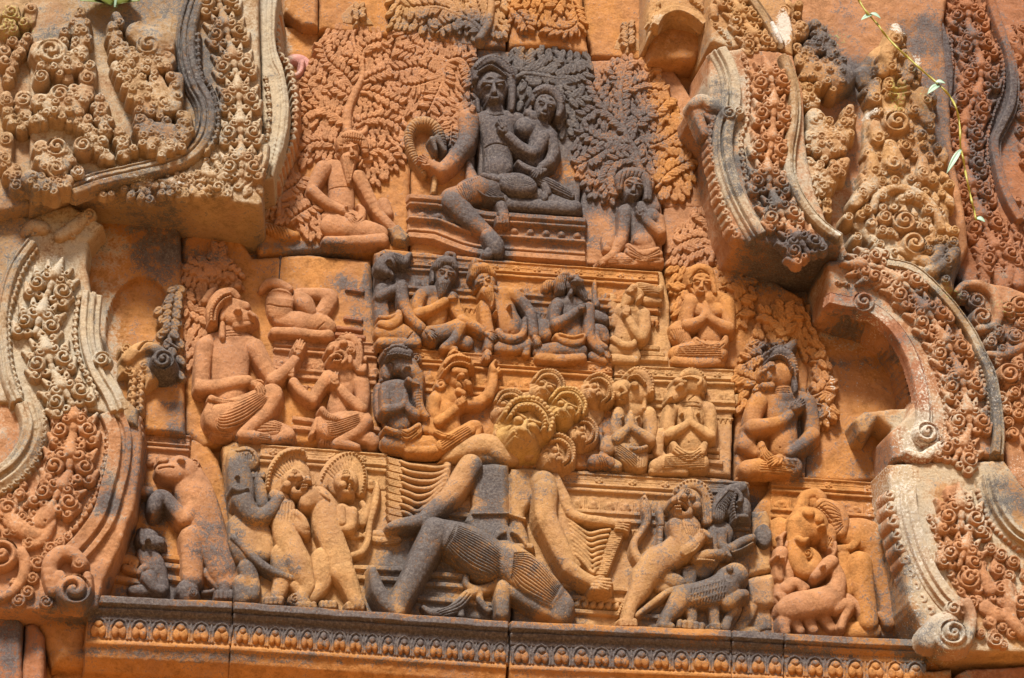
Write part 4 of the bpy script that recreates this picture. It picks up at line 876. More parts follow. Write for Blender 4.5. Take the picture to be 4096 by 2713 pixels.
p.c('2090 260 30,2230 260 36,2360 190 36', 20, .8); scatter(p, '1960 -120,2120 -60,2420 -160,2420 1000,2220 900,2190 420,2080 180', 36, 56, 14, 12)
T(3, 2); p.c('2200 1200 60,2260 1280 50,2320 1400 70', 10, .5); p.c('2330 1230 70,2380 1320 60', 10, .6)
# ------------------------------------------------------------------ balustrade tiers of the stepped mountain
def tier(label, a, b, zb, tint, ros=120, pet=105, rows=3, st=(0, 0, 0, 0), z0=6, drops=True, sc_=1.0):
    r = thing('carved_tier', label, 'carved tier', (a[0]+b[0])/2, max(a[1], b[1])+200, zb, 'balustrade tiers behind the figures')
    p = Part('rail', r, zb, 2.6, tint, st, .8, 3, depth=5)
    k = sc_
    X = [(a[0]+(b[0]-a[0])*i/8, a[1]+(b[1]-a[1])*i/8) for i in range(9)]
    prof = [(0, 22), (4, 30), (14, 30), (18, 18), (78, 18), (82, 30), (94, 30), (100, 8), (112, 8), (118, 28), (130, 34), (142, 28), (148, 4)]
    end = 148
    if rows > 1: prof += [(170, 2), (172, 2), (268, 2)]; end = 268
    if rows > 2: prof += [(276, 24), (300, 26), (306, 4), (334, 4), (338, 22), (362, 22), (366, 0)]; end = 366
    p.strip_([wp(x, y, zb+L(z0)+8) for x, y in X], 0, L(end*k), [(L(t*k), zb+L(z0+h)) for t, h in prof], 0)
    P = [wp(x, y+48*k, zb+12) for x, y in X]
    for x, y, an in walk(P, L(ros), L(ros)*.4):
        q = Part('rosette', r, zb, 2.4, tint, st, .5, 3, depth=3); R = L(19*k)
        for i in range(5): q.ell_(x+math.cos(i*1.257+.3)*R, y+math.sin(i*1.257+.3)*R, R*.62, R*.62, 0, zb+L(26), 0.8, 1)
        q.ell_(x, y, R*.6, R*.6, 0, zb+L(30), .9, 1)
        p.groove_([(x+R*2, y), (x+L(ros)-R*2, y)], L(4), L(8)); p.groove_([(x+R*2, y-L(18)), (x+L(ros)-R*2, y-L(16))], L(3), L(7))
    if rows > 1:
        P = [wp(x, y+222*k, zb+12) for x, y in X]
        for x, y, an in walk(P, L(pet), L(pet)*.5):
            q = Part('petal', r, zb, 2.4, tint, st, .8, 3, depth=3); R = L(pet)
            q.ell_(x, y+L(6), R*.34, L(42*k), 0, zb+L(6), hh=L(26), p=.4); q.ell_(x, y-L(8), R*.18, L(24*k), 0, zb+L(18), hh=L(22), p=.4, k=2)
            q.groove_([(x-R*.24, y+L(34)), (x-R*.25, y-L(10)), (x, y-L(30)), (x+R*.25, y-L(10)), (x+R*.24, y+L(34))], L(5), L(9))
            for sg in (-1, 1): q.cap_((x+sg*R*.45, y-L(36*k)), (x+sg*R*.42, y+L(40*k)), R*.06, R*.05, zb+L(8), zb+L(8), 1, 1)
    if rows > 2 and drops:
        q = Part('pendant_row', r, zb, 2.6, tint, st, .8, 3, depth=3)
        q.strip_([wp(x, y+380*k, zb+8) for x, y in X], 0, L(12), [(0, zb+L(10)), (L(12), zb+L(8))], 0)
        for x, y, an in walk([wp(x, y+405*k, zb+8) for x, y in X], L(38), L(20)):
            q.cap_((x, y-L(14)), (x, y+L(18)), L(13), L(4), zb+L(6), zb+L(4), .9, 1)
    return r
T(1, 1)
tier('dark topmost tier of rosettes and petals behind the row of ascetics', (1110, 742), (3320, 892), 62, ORANGE, 170, 118, 3, (.1, 0, 0, 0))
T(1, 2)
tier('second tier with rosettes behind the elephant headed one and pointing demon', (1120, 205), (2950, 335), 62, ORANGE, 125, 108, 3, (.05, 0, 0, 0))
T(2, 2)
tier('short tier behind the bird headed and horse headed worshippers', (1035, 352), (1985, 388), 45, TAN, 130, 100, 3)
T(1, 2)
tier('pinkish tier behind the kneeling lion faced figure', (262, 108), (1085, 178), 24, PINK, 180, 105, 3)
T(2, 2)
tier('wide tier with big rosettes right of the demon and above the lions', (540, 1198), (2105, 1292), 49, TAN, 262, 128, 3, (.04, 0, 0, 0), sc_=1.12)
T(1, 2)
tier('pale worn tier behind the two rearing lions', (150, 985), (1155, 1062), 55, TAN, 230, 130, 2, sc_=1.1)
T(3, 2)
tier('orange tier behind the elephant at the right', (345, 1232), (1235, 1296), 11, ORANGE, 330, 150, 3, drops=False, sc_=1.0)
T(0, 2)
tier('short red tier above the rearing bear', (1130, 884), (1520, 915), 20, PINK, 220, 120, 2)
def steps(label, sts, zb, tint, st=(0, 0, 0, 0), h=24):
    a = pts(sts[0]); r = thing('carved_step', label, 'carved step', a[0][0], a[0][1]+40, zb, 'stepped ledges behind the figures')
    for s_ in sts:
        q = Part('ledge', r, zb, 2.8, tint, st, .8, 3, depth=4); q.strip(s_, 0, h*1.3, [(0, 12), (3, 20), (h, 20), (h*1.3, 8)])
T(1, 3)
steps('stepped ledges behind the demon shin and lions', ['880 660,1300 680', '900 740,1260 760', '1480 710,2120 760', '1460 790,1980 830', '1400 905,2000 960', '1600 225,1840 250'], 55, TAN, h=36)
T(2, 3)
steps('stepped ledges with a row of tiny figures beside the kneeling demon knee', ['620 805,1150 845', '690 900,1120 935', '690 1010,1400 1060'], 50, TAN, h=34)
q = Part('tiny_figure_row', None, 50, 2.6, TAN, (0, 0, 0, 0), 1, 3, depth=4)
for i in range(6): q.e(740+i*62, 975+i*4, 26, 30, 20, 10, .9, 2); q.e(752+i*62, 950+i*4, 14, 14, 0, 14, .9, 2)
q.strip('690 985,1060 1010', -20, 20, [(-20, 6), (20, 6)])
single(q, 'row of tiny worn relief lumps between ledges, right of the kneeling knee', 'carved frieze')
T(0, 3)
steps('stepped ledges between the black monkey and the bear', ['1290 570,1450 590', '1300 640,1450 660', '1340 740,1460 760', '860 730,1140 780'], 15, ORANGE, h=40)
T(1, 2)
steps('stepped ledges under the kneeling lion faced figure', ['410 755,640 790', '410 830,600 850', '1010 830,1110 850', '980 900,1110 920'], 25, PINK, h=34)
T(2, 2)
steps('stepped ledges right of the horse headed worshipper', ['1780 1010,1870 1015', '1780 1060,1870 1070', '1780 1100,1900 1115', '1290 1060,1380 1065', '720 960,920 970', '700 1030,960 1040'], 45, TAN, h=34)
T(2, 1)
steps('little stepped pyramid beside the looking up ascetic', ['1300 1180,1400 1182', '1300 1240,1380 1245', '1260 1470,1390 1480', '1240 1520,1430 1530', '1230 1560,1460 1570'], 45, TAN, h=40)
T(1, 1)
steps('small stepped altar of red stone left of the lion faced figure crest', ['830 1010,970 1030', '820 1240,960 1260', '760 1320,960 1340', '740 1370,980 1400'], 25, RED, h=30)

# ------------------------------------------------------------------ trees
def thin(b): return [(p[0], p[1], max(p[2]*.66, 9) if p[2] < 40 else p[2]*.62) for p in pts(b)]
def spray(p, st, sp, ln, wd, ang=50, sides=(-1, 1), z=8, hh=12, start=.6, seed=0, rib=True):
    P = smooth(p.line(st, z), 6); rr = random.Random(seed)
    for sg in sides:
        for x, y, a in walk(P, L(sp*.84), L(sp)*(start+.25*sg)):
            l = L(ln)*rr.uniform(.8, 1.08)
            p.leaf_(x+math.cos(a+sg*1.57)*L(6), y+math.sin(a+sg*1.57)*L(6), l, L(wd)*rr.uniform(.8, 1.0), a+sg*math.radians(ang+rr.uniform(-14, 14)), p.zz(z+19)+rr.uniform(0, 5), L(hh)*1.25, rib)
def fill_leaves(p, outline, ln, wd, z, hh, seed, gap=.76):
    """leaves covering an outlined crown, pointing outwards and down"""
    P = [wp(a[0], a[1], p.zz(z)) for a in pts(outline)]; rr = random.Random(seed)
    xs = [a[0] for a in P]; ys = [a[1] for a in P]; cx = sum(xs)/len(xs); cy = max(ys)-(max(ys)-min(ys))*.15
    ln *= .82; wd *= .8; l = L(ln); y = min(ys); row = 0
    def inside(px, py):
        c = False
        for i in range(len(P)):
            ax, ay = P[i]; bx, by = P[i-1]
            if (ay > py) != (by > py) and px < (bx-ax)*(py-ay)/(by-ay)+ax: c = not c
        return c
    while y < max(ys):
        x = min(xs)+(row % 2)*L(wd)*.9
        while x < max(xs):
            px, py = x+rr.uniform(-4, 4), y+rr.uniform(-4, 4)
            if inside(px, py):
                a = math.atan2(py-cy, px-cx); a = a*.5+1.57*.5 if abs(a) < 2.6 else 1.9
                a = 1.57+(px-cx)/(max(xs)-min(xs))*-1.2+rr.uniform(-.35, .35)
                p.leaf_(px, py-l*.4, l*rr.uniform(.9, 1.2), L(wd)*rr.uniform(.9, 1.15), a, p.zz(z+8)+rr.uniform(0, 6), L(hh)*1.0, True)
            x += L(wd)*1.95
        y += l*gap; row += 1
def tree(label, zb, outline, branches, sprays, tint=ORANGE, st=(0, 0, 0, 0), fill=None, pz=6, name='carved_tree', trunk=None):
    a = pts(outline); bx = max(a, key=lambda q: q[1])
    r = thing(name, label, 'carved tree', bx[0], bx[1], zb, 'carved trees on the tympanum')
    p = Part('crown', r, zb, 2.4, tint, st, .6, 5.5, depth=5)
    p.poly(outline, pz-2, 16, wob=5)
    if fill: fill_leaves(p, outline, *fill)
    for s_ in sprays: spray(p, *s_[:4], **(s_[4] if len(s_) > 4 else {}))
    q = Part('branches' if not trunk else 'trunk', r, zb, 2.4, tint, st, .7, 2.6, depth=5)
    for b in branches: q.c(thin(b), pz+22, .9, 6)
    return r
T(1, 0)
br = ['845 1080 64,840 900 60,900 740 52,955 620 40,955 500 30,900 380 24,885 280 20,930 210 14', '955 480 24,980 400 20,1040 360 16,1120 345 12', '950 560 22,900 500 16,800 470 12', '880 720 26,820 620 22,700 520 18,655 440 14,640 370 10',
      '960 740 30,1060 760 22,1160 810 16,1270 860 12', '970 660 22,1050 620 16,1160 570 11', '830 1000 44,720 910 32,600 830 24,530 720 16,540 640 12,600 610 8', '780 980 30,660 900 24,540 900 20,480 960 12', '920 1010 26,1000 970 20,1120 960 16,1240 1010 10', '740 1190 20,660 1150 18,560 1160 14,500 1200 10', '930 1330 20,1000 1240 18,1080 1205 16,1170 1230 12,1220 1290 8', '700 760 18,640 700 14,600 720 10', '880 800 18,780 740 12,700 680 10']
tree('broad tree of round ribbed leaves behind the bearded ascetic, upper left', 24,
     '690 200,860 190,1000 210,1110 260,1150 420,1160 600,1240 720,1300 860,1290 1000,1290 1160,1280 1290,1240 1340,1120 1450,1030 1490,980 1380,760 1330,620 1300,480 1340,400 1280,400 1160,410 1000,430 860,430 700,520 600,560 480,640 360',
     br, [(b, 52, 84, 25, dict(ang=58, z=8, hh=16, seed=i)) for i, b in enumerate(br[1:])], PINK, (0, 0, 0, 0), (84, 27, 6, 15, 3))
T(1, 0)
br = ['1600 560 40,1640 500 34,1560 460 28,1450 460 20,1330 440 14,1230 400 10', '1620 520 26,1500 430 22,1380 380 18,1300 290 14,1270 250 8', '1590 640 34,1440 560 20,1340 560 16,1230 590 10', '1580 620 30,1480 670 22,1380 700 18,1290 700 12', '1600 520 40,1610 640 32,1560 760 26,1490 900 16', '1640 500 36,1740 480 34,1810 560 24,1840 700 14', '1840 840 24,1760 830 24,1660 870 20', '1840 860 22,1740 900 22,1680 960 16,1660 1160 10', '1700 950 16,1600 940 12']
tree('feathery tree of long narrow leaves left of the dark crowned head', 22,
     '1180 260,1280 245,1450 270,1640 290,1850 340,1850 840,1830 900,1720 1000,1700 1180,1660 1240,1600 1040,1520 940,1400 960,1320 950,1270 820,1200 680,1170 500',
     br, [(b, 46, 104, 22, dict(ang=66, z=8, hh=15, seed=20+i)) for i, b in enumerate(br)], PINK, (0.03, 0, 0, 0), (110, 25, 6, 14, 5))
T(1, 0)
br = ['1900 300 60,1960 200 60,1990 60 50,1990 -80 50', '1930 270 40,1860 190 36,1750 130 32,1600 70 30,1500 60 24,1290 80 14', '1880 210 24,1760 180 20,1640 210 16,1560 260 10', '1940 200 24,1900 120 20,1870 30 16,1860 -40 10', '1590 40 14,1540 -40 10', '1740 120 14,1680 40 12,1660 -40 8']
tree('heavy branches with long leaves across the top centre block', 46,
     '1210 -60,2110 -60,2100 300,2000 320,1850 320,1600 270,1400 240,1200 240,1190 120', br,
     [('1500 70 0,1290 90 0', 50, 120, 24, dict(ang=75, sides=(-1,), z=8, seed=41)), (br[1], 50, 110, 24, dict(ang=78, sides=(-1,), z=8, seed=42)), (br[2], 48, 90, 22, dict(ang=70, sides=(-1, 1), z=8, seed=43)), (br[3], 50, 120, 28, dict(ang=40, seed=44)), (br[5], 44, 90, 24, dict(seed=45)), (br[1], 60, 110, 26, dict(ang=50, sides=(1,), seed=46)), ('2080 -40 0,2060 60 0', 60, 110, 28, dict(seed=47))], TAN, (0.05, 0, 0, 0), (100, 26, 5, 13, 7))
T(2, 0)
br = ['180 60 20,280 140 18,330 240 14', '700 60 14,740 180 18,690 240 20,600 260 18,480 230 14', '400 -40 16,470 60 14', '640 -40 12,560 80 12']
tree('drooping leaf sprays on the block right of the top vertical joint', 50, '192 -60,700 -60,760 140,800 280,740 310,600 270,440 210,250 190,192 180', br,
     [(b, 48, 96, 22, dict(seed=60+i)) for i, b in enumerate(br)], ORANGE, (0, 0, 0, 0), (92, 24, 5, 14, 9))
T(2, 0)
br = ['220 630 30,330 590 34,470 610 34,600 630 26,740 610 16,800 580 10', '330 590 24,460 560 20,540 500 14', '240 640 20,300 560 16,320 470 10', '540 640 16,610 700 14,640 790 16,700 810 12,780 790 8', '300 640 14,360 720 10']
tree('blackened branch with broad leaves above the small dark woman', 26, '240 420,340 370,560 380,780 400,840 460,830 620,800 830,700 1060,620 1120,560 960,600 760,520 690,380 690,340 840,260 860,230 700', br,
     [(b, 60, 120, 32, dict(seed=70+i)) for i, b in enumerate(br)], TAN, (.5, 0, 0, 0), (120, 36, 5, 14, 11))
T(2, 0)
br = ['1250 1380 50,1200 1200 46,1130 1080 44,1090 900 40,1085 720 36,1110 600 34,1140 500 28', '1140 1080 30,1040 960 26,940 860 22,880 740 14,850 680 8', '1190 1190 26,1060 1160 22,900 1140 16,780 1060 10', '1160 1180 26,1020 1180 24,920 1240 20,800 1310 14,740 1340 8', '1220 1330 20,1180 1290 18,1060 1300 18,990 1380 16,960 1480 12,980 1560 8', '1110 760 22,1180 710 16,1270 670 10', '1200 1060 26,1230 980 22,1320 920 12', '1090 700 18,1040 620 12,1000 560 8', '1000 930 14,900 890 12,780 960 8', '1260 1000 18,1290 860 10', '970 1430 10,860 1450 8']
tree('dark branching tree with black stained leaves right of the dark couple', 20, '1000 480,1160 460,1270 490,1290 760,1330 1000,1360 1280,1330 1480,1260 1380,1130 1370,1060 1440,1080 1560,1000 1650,880 1600,780 1480,720 1320,710 1160,720 1000,800 880,830 740,900 560', br,
     [(b, 56, 92, 27, dict(seed=80+i, z=9)) for i, b in enumerate(br[1:])] + [(br[0], 70, 90, 30, dict(seed=99))], PINK, (.12, 0, 0, 0), (88, 28, 5, 14, 13))
T(2, 0)
br = ['1330 1180 24,1430 1140 20,1560 1050 12', '1320 960 20,1400 870 14,1460 800 10', '1380 1500 24,1480 1380 18,1640 1300 10', '1300 600 14,1340 560 10', '1310 720 16,1440 760 10', '1400 1180 14,1560 1200 10']
tree('orange leaf sprays on the narrow block right of the dark tree', 16, '1285 500,1340 530,1400 600,1450 740,1520 880,1590 960,1640 1080,1670 1280,1650 1440,1600 1580,1520 1640,1380 1600,1370 1300,1330 1000,1300 700', br,
     [(b, 56, 96, 32, dict(seed=110+i)) for i, b in enumerate(br)], ORANGE, (0, 0, 0, 0), (104, 36, 5, 14, 17))
T(2, 0)
tree('tiny pointed sprig carved on the smooth top block', 8, '1130 170,1190 260,1290 380,1260 420,1020 400,1060 300', ['1140 420 14,1135 300 12,1140 190 8', '1140 330 10,1090 300 8', '1140 330 10,1190 300 8'],
     [('1140 410 0,1140 200 0', 50, 70, 24, dict(seed=130))], TAN, (.1, .2, 0, 0), None)
T(1, 0)
tree('worn tree top stub beside the torn orange block, top left', 45, '830 60,900 20,990 120,1050 200,940 200,800 180,780 120', ['910 190 14,935 80 12'], [('930 190 0,930 60 0', 40, 60, 26, dict(seed=133))], TAN, (.15, .2, 0, 0), None)
T(2, 1)
br = ['1810 800 40,1850 680 34,1880 560 24,1820 420 16,1820 300 10', '1820 740 26,1780 650 22,1660 640 16,1560 680 10', '1870 600 20,1930 520 12,1960 480 8', '1860 640 20,1800 520 14,1700 440 10', '1780 700 16,1640 760 10', '1850 800 16,1960 760 12,2040 740 8']
tree('triangular leafy tree under the overhang of the upper right frame', 12, '1780 280,1850 300,1960 500,2010 640,2060 780,1900 850,1650 850,1470 840,1480 700,1560 560,1660 420', br,
     [(b, 50, 84, 26, dict(seed=140+i)) for i, b in enumerate(br)], PINK, (.08, 0, 0, 0), (82, 27, 5, 13, 19))
T(2, 1)
br = ['1880 1020 16,2000 980 14,2120 910 10', '1640 1030 14,1560 1060 10', '1960 1010 12,2000 900 8', '2000 1150 12,2080 1080 8', '1990 1260 12,2060 1200 8']
tree('leaf halo behind the praying woman', 26, '1480 860,1600 850,1900 850,2050 900,2150 1000,2130 1200,2060 1340,1970 1380,1880 1250,1620 1250,1560 1260,1500 1080', br,
     [(b, 52, 110, 30, dict(seed=150+i)) for i, b in enumerate(br)], ORANGE, (0, 0, 0, 0), (108, 33, 5, 14, 23))
T(3, 2)
br = ['470 150 24,430 60 20,340 -20 14,280 -40 8', '330 540 24,230 510 20,130 470 12,80 450 8', '310 300 16,230 290 14,150 340 10', '440 160 18,450 0 14,440 -120 8', '310 190 14,200 150 10', '690 600 16,760 560 12,800 480 8', '670 320 14,740 320 10', '700 660 16,780 680 12,800 760 10', '480 20 14,520 -40 10']
tree('oval tree of drop shaped leaves behind the seated monkey', 26, '440 -150,560 -110,640 0,720 140,790 300,830 540,820 780,760 880,700 800,660 400,560 200,340 180,260 420,340 600,180 640,150 790,70 660,50 480,90 300,180 80,300 -80', br,
     [(b, 58, 100, 32, dict(seed=160+i, hh=18)) for i, b in enumerate(br)], ORANGE, (0.02, 0, 0, 0), (100, 34, 5, 18, 29))
T(0, 1)
br = ['1690 960 24,1720 840 20,1750 740 14,1745 700 8', '1670 970 20,1620 890 16,1500 840 10', '1710 960 18,1800 900 16,1880 920 8', '1480 1060 14,1500 1200 12,1560 1230 10,1660 1280 8', '1720 850 12,1790 800 10', '1700 870 12,1640 780 8']
tree('flat tree of ribbed leaves behind the crowned ape headed figure', 26, '1740 690,1810 770,1870 860,1930 960,1900 1040,1760 1000,1680 1100,1660 1250,1680 1390,1600 1500,1600 1600,1480 1780,1455 1700,1450 1400,1450 1000,1450 850,1600 790', br,
     [(b, 48, 84, 28, dict(seed=170+i)) for i, b in enumerate(br)], PINK, (0.04, 0, 0, 0), (84, 28, 5, 13, 31))
T(0, 1)
tree('blackened strip of leaves left of the vertical joint beside the arched hollow', 66, '1420 980,1428 1440,1440 1720,1400 1740,1330 1560,1280 1440,1300 1200,1340 1060', ['1420 1100 8,1400 1300 8', '1330 1440 10,1430 1500 8'],
     [('1420 1000 0,1380 1200 0,1360 1400 0', 60, 90, 34, dict(seed=180))], TAN, (.27, 0, 0, 0), (110, 44, 5, 18, 37))
T(1, 0)
br = ['290 1700 34,300 1590 28,350 1540 20,430 1490 12,470 1440 8', '390 1770 16,460 1720 14,560 1660 10', '290 1560 16,260 1520 10']
tree('small tree of folded leaves low at the left of the bearded ascetic', 24, '330 1310,420 1360,520 1460,520 1560,600 1620,620 1780,650 1930,500 1910,400 1800,230 1760,170 1680,220 1600,260 1480,300 1400', br,
     [(b, 50, 92, 24, dict(seed=190+i, ang=70)) for i, b in enumerate(br)], PINK, (0, 0, 0, 0), (96, 25, 5, 14, 41))
T(1, 0)
p = Part('carved_root', None, 24, 2.6, ORANGE, (0, 0, 0, 0), 1, 2.6, depth=5)
p.c('140 1780 30,230 1830 44,340 1870 56,430 1880 30', 10, .8); p.gs('200 1800,230 1880', '330 1800,380 1900', 7, 5, 8, 30)
single(p, 'ribbed turtle like lump at the bottom left of the bearded ascetic block', 'carved lump')
# ------------------------------------------------------------------ carved figures, upper part of the scene
def fig(label, x, y, zb, cat='carved figure', name='carved_figure', group=None): return thing(name, label, cat, x, y, zb, group)
def P_(name, r, zb, tint=ORANGE, st=(0, 0, 0, 0), step=2.4, rough=.55, slope=5.0, sm=1.0): return Part(name, r, zb, step, tint, st, rough, slope, depth=5, sm=sm)
# --- bearded ascetic
T(1, 0); zb = 24; r = fig('bearded ascetic sitting cross legged under the round leaved tree', 900, 1950, zb)
b = P_('body', r, zb, PINK)
b.c('680 1350 74,770 1330 60,900 1420 66', 14, .6); b.c('780 1380 112,790 1500 104,800 1640 100', 14, .55); b.e(800, 1740, 175, 90, 0, 16, .5)
b.c('720 1800 100,950 1830 96,1100 1860 72', 26, .6); b.c('1120 1910 52,900 1925 46,680 1925 44', 40, .7); b.c('1130 1620 50,1160 1700 50', 10, .7)
b.c('650 1340 70,570 1480 54,560 1520 50', 34, .75); b.c('560 1520 50,660 1610 46,760 1660 40,820 1690 36', 44, .8); b.hand(840, 1720, 40, 95, 56)
b.c('930 1410 62,1000 1540 50,1080 1690 44,1180 1800 40,1230 1850 38', 40, .75); b.hand(1240, 1850, 50, 90, 46)
b.c('820 1230 70,860 1320 40', 30, .7)
b.face(860, 1200, 92, -14, .5, 50); b.g('800 1330,850 1470', 5, 10, 60); b.g('690 1500,880 1490', 4, 7, 50); b.e(830, 1650, 12, 12, 0, 70, .5)
p = P_('beard', r, zb, PINK); p.c('850 1260 60,850 1340 46,850 1460 14', 58, .7); p.gs('815 1270,840 1440', '890 1270,860 1440', 6, 4, 7, 60)
p = P_('headdress', r, zb, PINK); p.c('790 1180 30,800 1120 50,880 1090 62,960 1130 44,985 1210 26', 62, .8); p.gs('790 1120,970 1140', '780 1180,1000 1200', 2, 5, 8, 60)
for i in range(9): p.g([(800+i*20, 1080+abs(i-4)*5), (810+i*17, 1150+abs(i-4)*6)], 4, 9, 70)
p.c('930 1080 26,980 1050 24,990 1010 12', 30, .9)
p = P_('sash', r, zb, PINK); p.c('760 1740 30,800 1800 44,860 1815 46,930 1770 44,960 1690 30,930 1640 16', 44, .6); p.g('760 1760,850 1840,960 1740', 4, 8, 60)
p = P_('held_block', r, zb, TAN, (.4, 0, 0, 0)); p.poly('1170 1820,1250 1790,1340 1880,1300 1930,1220 1910', 60, 20)
# --- loop garland
T(1, 0); zb = 22; r = fig('braided loop garland hanging left of the dark bent arm', 1530, 1540, zb, 'carved garland', 'carved_garland')
p = P_('loop', r, zb, TAN, (.2, 0, 0, 0)); p.c('1450 1380 26,1370 1240 34,1330 1100 36,1370 1000 44,1450 970 50,1530 1000 44,1580 1080 44,1600 1160 36,1620 1220 20', 40, .9)
for x, y, a in walk(smooth(p.line('1450 1380,1370 1240,1330 1100,1370 1000,1450 970,1530 1000,1580 1080,1600 1160', 60), 6), L(24)): p.groove_([(x-math.sin(a)*L(44), y+math.cos(a)*L(44)), (x+math.sin(a)*L(44), y-math.cos(a)*L(44))], L(5), L(12))
p.c('1530 1290 18,1540 1420 22,1530 1530 18', 30, .9); p.c('1560 1100 30,1620 1200 16', 60, .8); p.c('1520 1110 26,1550 1200 12', 60, .8)
# --- big dark crowned man
T(2, 0); zb = 26; D = .95; r = fig('large blackened crowned man seated with one leg hanging, at the top centre', 60, 2000, zb, 'carved figure')
b = P_('body', r, zb, PINK, (.3, 0, 0, 0))
b.c('-30 960 76,80 940 84,260 960 76', 24, .6); b.c('90 990 150,110 1120 136,110 1250 120,110 1360 124', 20, .5, 30); b.e(120, 1330, 105, 100, 0, 40, .5); b.c('80 850 70,90 920 76', 36, .7)
b.g('10 1150,80 1135,180 1150', 5, 9, 80); b.g('20 1300,10 1220', 4, 6, 70); b.e(115, 1370, 10, 10, 0, 96, -.9); b.g('40 890,90 905,160 890', 4, 7, 90)
b.face(72, 700, 142, -4, 0.05, 44, ear=False)
b.c('150 1450 90,420 1560 70,640 1640 66,720 1650 60', 28, .7); b.c('140 1620 56,400 1640 56,700 1660 58', 40, .7); b.c('130 1640 46,150 1700 44', 60, .8)
b.e(150, 1720, 62, 40, 60, 66, .7); [b.c([(100+i*26, 1740, 14), (104+i*26, 1780, 11)], 70, .9, 1) for i in range(4)]
# hanging leg
b.c('60 1480 110,-120 1540 104,-260 1580 98', 34, .7); b.c('-250 1600 98,-120 1740 84,0 1840 60,60 1890 50', 46, .7); b.c('30 1880 60,80 1950 76,90 2000 60', 60, .7); b.c('70 1990 50,20 2030 44', 60, .7)
p = P_('bent_arm', r, zb, PINK, (.1, 0, 0, 0)); p.c('-130 940 90,-130 1060 80,-160 1160 74', 40, .7); p.c('-150 1140 74,-260 1280 66,-350 1360 58', 50, .75); p.c('-350 1350 52,-430 1310 40', 60, .8); p.hand(-440, 1300, 210, 110, 70); p.hand(-100, 890, 280, 60, 80)
p = P_('crown', r, zb, PINK, (.6, 0, 0, 0)); p.c('-70 620 30,-50 530 44,30 480 52,110 490 52,190 560 46,215 660 34,220 800 24,215 870 16', 60, .8)
p.gs('-60 560,60 500,200 590', '-60 600,60 545,180 640', 3, 4, 8, 80); p.beads('-80 540,0 470,90 450,190 510,225 600', 24, 12, 84); p.beads('-50 570,50 520,170 600', 18, 8, 96); p.c('-60 800 18,-50 890 14', 40, .9)
p = P_('loincloth', r, zb, PINK, (.4, 0, 0, 0)); p.c('-10 1400 26,110 1430 30,240 1400 24', 74, .7); p.c('-30 1470 60,60 1550 70,140 1590 50', 54, .6)
p.gs('-40 1430,60 1500,160 1540', '-40 1560,40 1620,140 1640', 9, 4, 7, 70); p.beads('-60 1520,20 1570,160 1580', 16, 7, 84)
p = P_('thigh_cloth', r, zb, PINK, (.1, 0, 0, 0)); p.c('-30 1490 106,-120 1520 110,-170 1560 100', 44, .7); p.c('-130 1300 20,-100 1420 50,-60 1480 60', 20, .6); p.gs('-40 1410,-20 1640', '-230 1500,-130 1680', 12, 4, 8, 80)
# --- small dark woman
T(2, 0); r = fig('small blackened woman leaning on the crowned man with her hand on his chest', 500, 1600, zb, 'carved figure')
b = P_('body', r, zb, PINK, (.45, 0, 0, 0))
b.c('330 980 60,430 1000 66,530 1080 56', 40, .6); b.e(320, 1010, 85, 80, 30, 50, .6); b.c('420 1060 84,420 1160 74,390 1270 80', 36, .55); b.c('390 930 50,350 900 40', 50, .7)
b.c('520 1080 56,555 1200 52,520 1290 48', 54, .75); b.c('520 1290 46,460 1330 40', 66, .8); b.hand(440, 1340, 130, 100, 80)
b.c('470 1090 60,420 1190 54,385 1215 50', 66, .75); b.c('380 1215 50,290 1170 44,190 1080 38', 80, .8); b.hand(165, 1040, 245, 110, 96)
b.face(480, 850, 104, 18, .25, 56, ear=False); b.c('360 1360 10,370 1350 10', 20, .9)
b.c('480 1480 40,500 1540 36', 50, .8); b.e(480, 1570, 50, 30, 100, 56, .7)
p = P_('crown', r, zb, PINK, (.6, 0, 0, 0)); p.c('385 800 24,420 730 38,500 710 46,580 760 46,610 850 34,590 920 20', 70, .8); p.beads('390 740,500 690,590 720,630 830', 22, 10, 90); p.g('410 770,490 730,570 790,590 860', 5, 9, 100); p.c('370 850 14,345 930 10', 50, .9); p.c('490 970 14,500 1010 10', 50, .9)
p = P_('skirt', r, zb, PINK, (.35, 0, 0, 0)); p.c('270 1290 16,330 1340 30,430 1370 30,480 1360 20', 74, .6); p.e(265, 1470, 160, 105, 8, 70, .62)
X, Y = wp(260, 1460, 60)
for k_ in range(1, 8): p.groove_([(X+math.cos(t_)*L(k_*20)*1.05, Y+L(6)+math.sin(t_)*L(k_*13)) for t_ in np.linspace(0, 6.28, 22)], L(4), L(7))
p.c('440 1440 50,540 1480 50,680 1560 40', 50, .6); p.gs('420 1400,700 1540', '420 1480,680 1600', 5, 4, 7, 60)
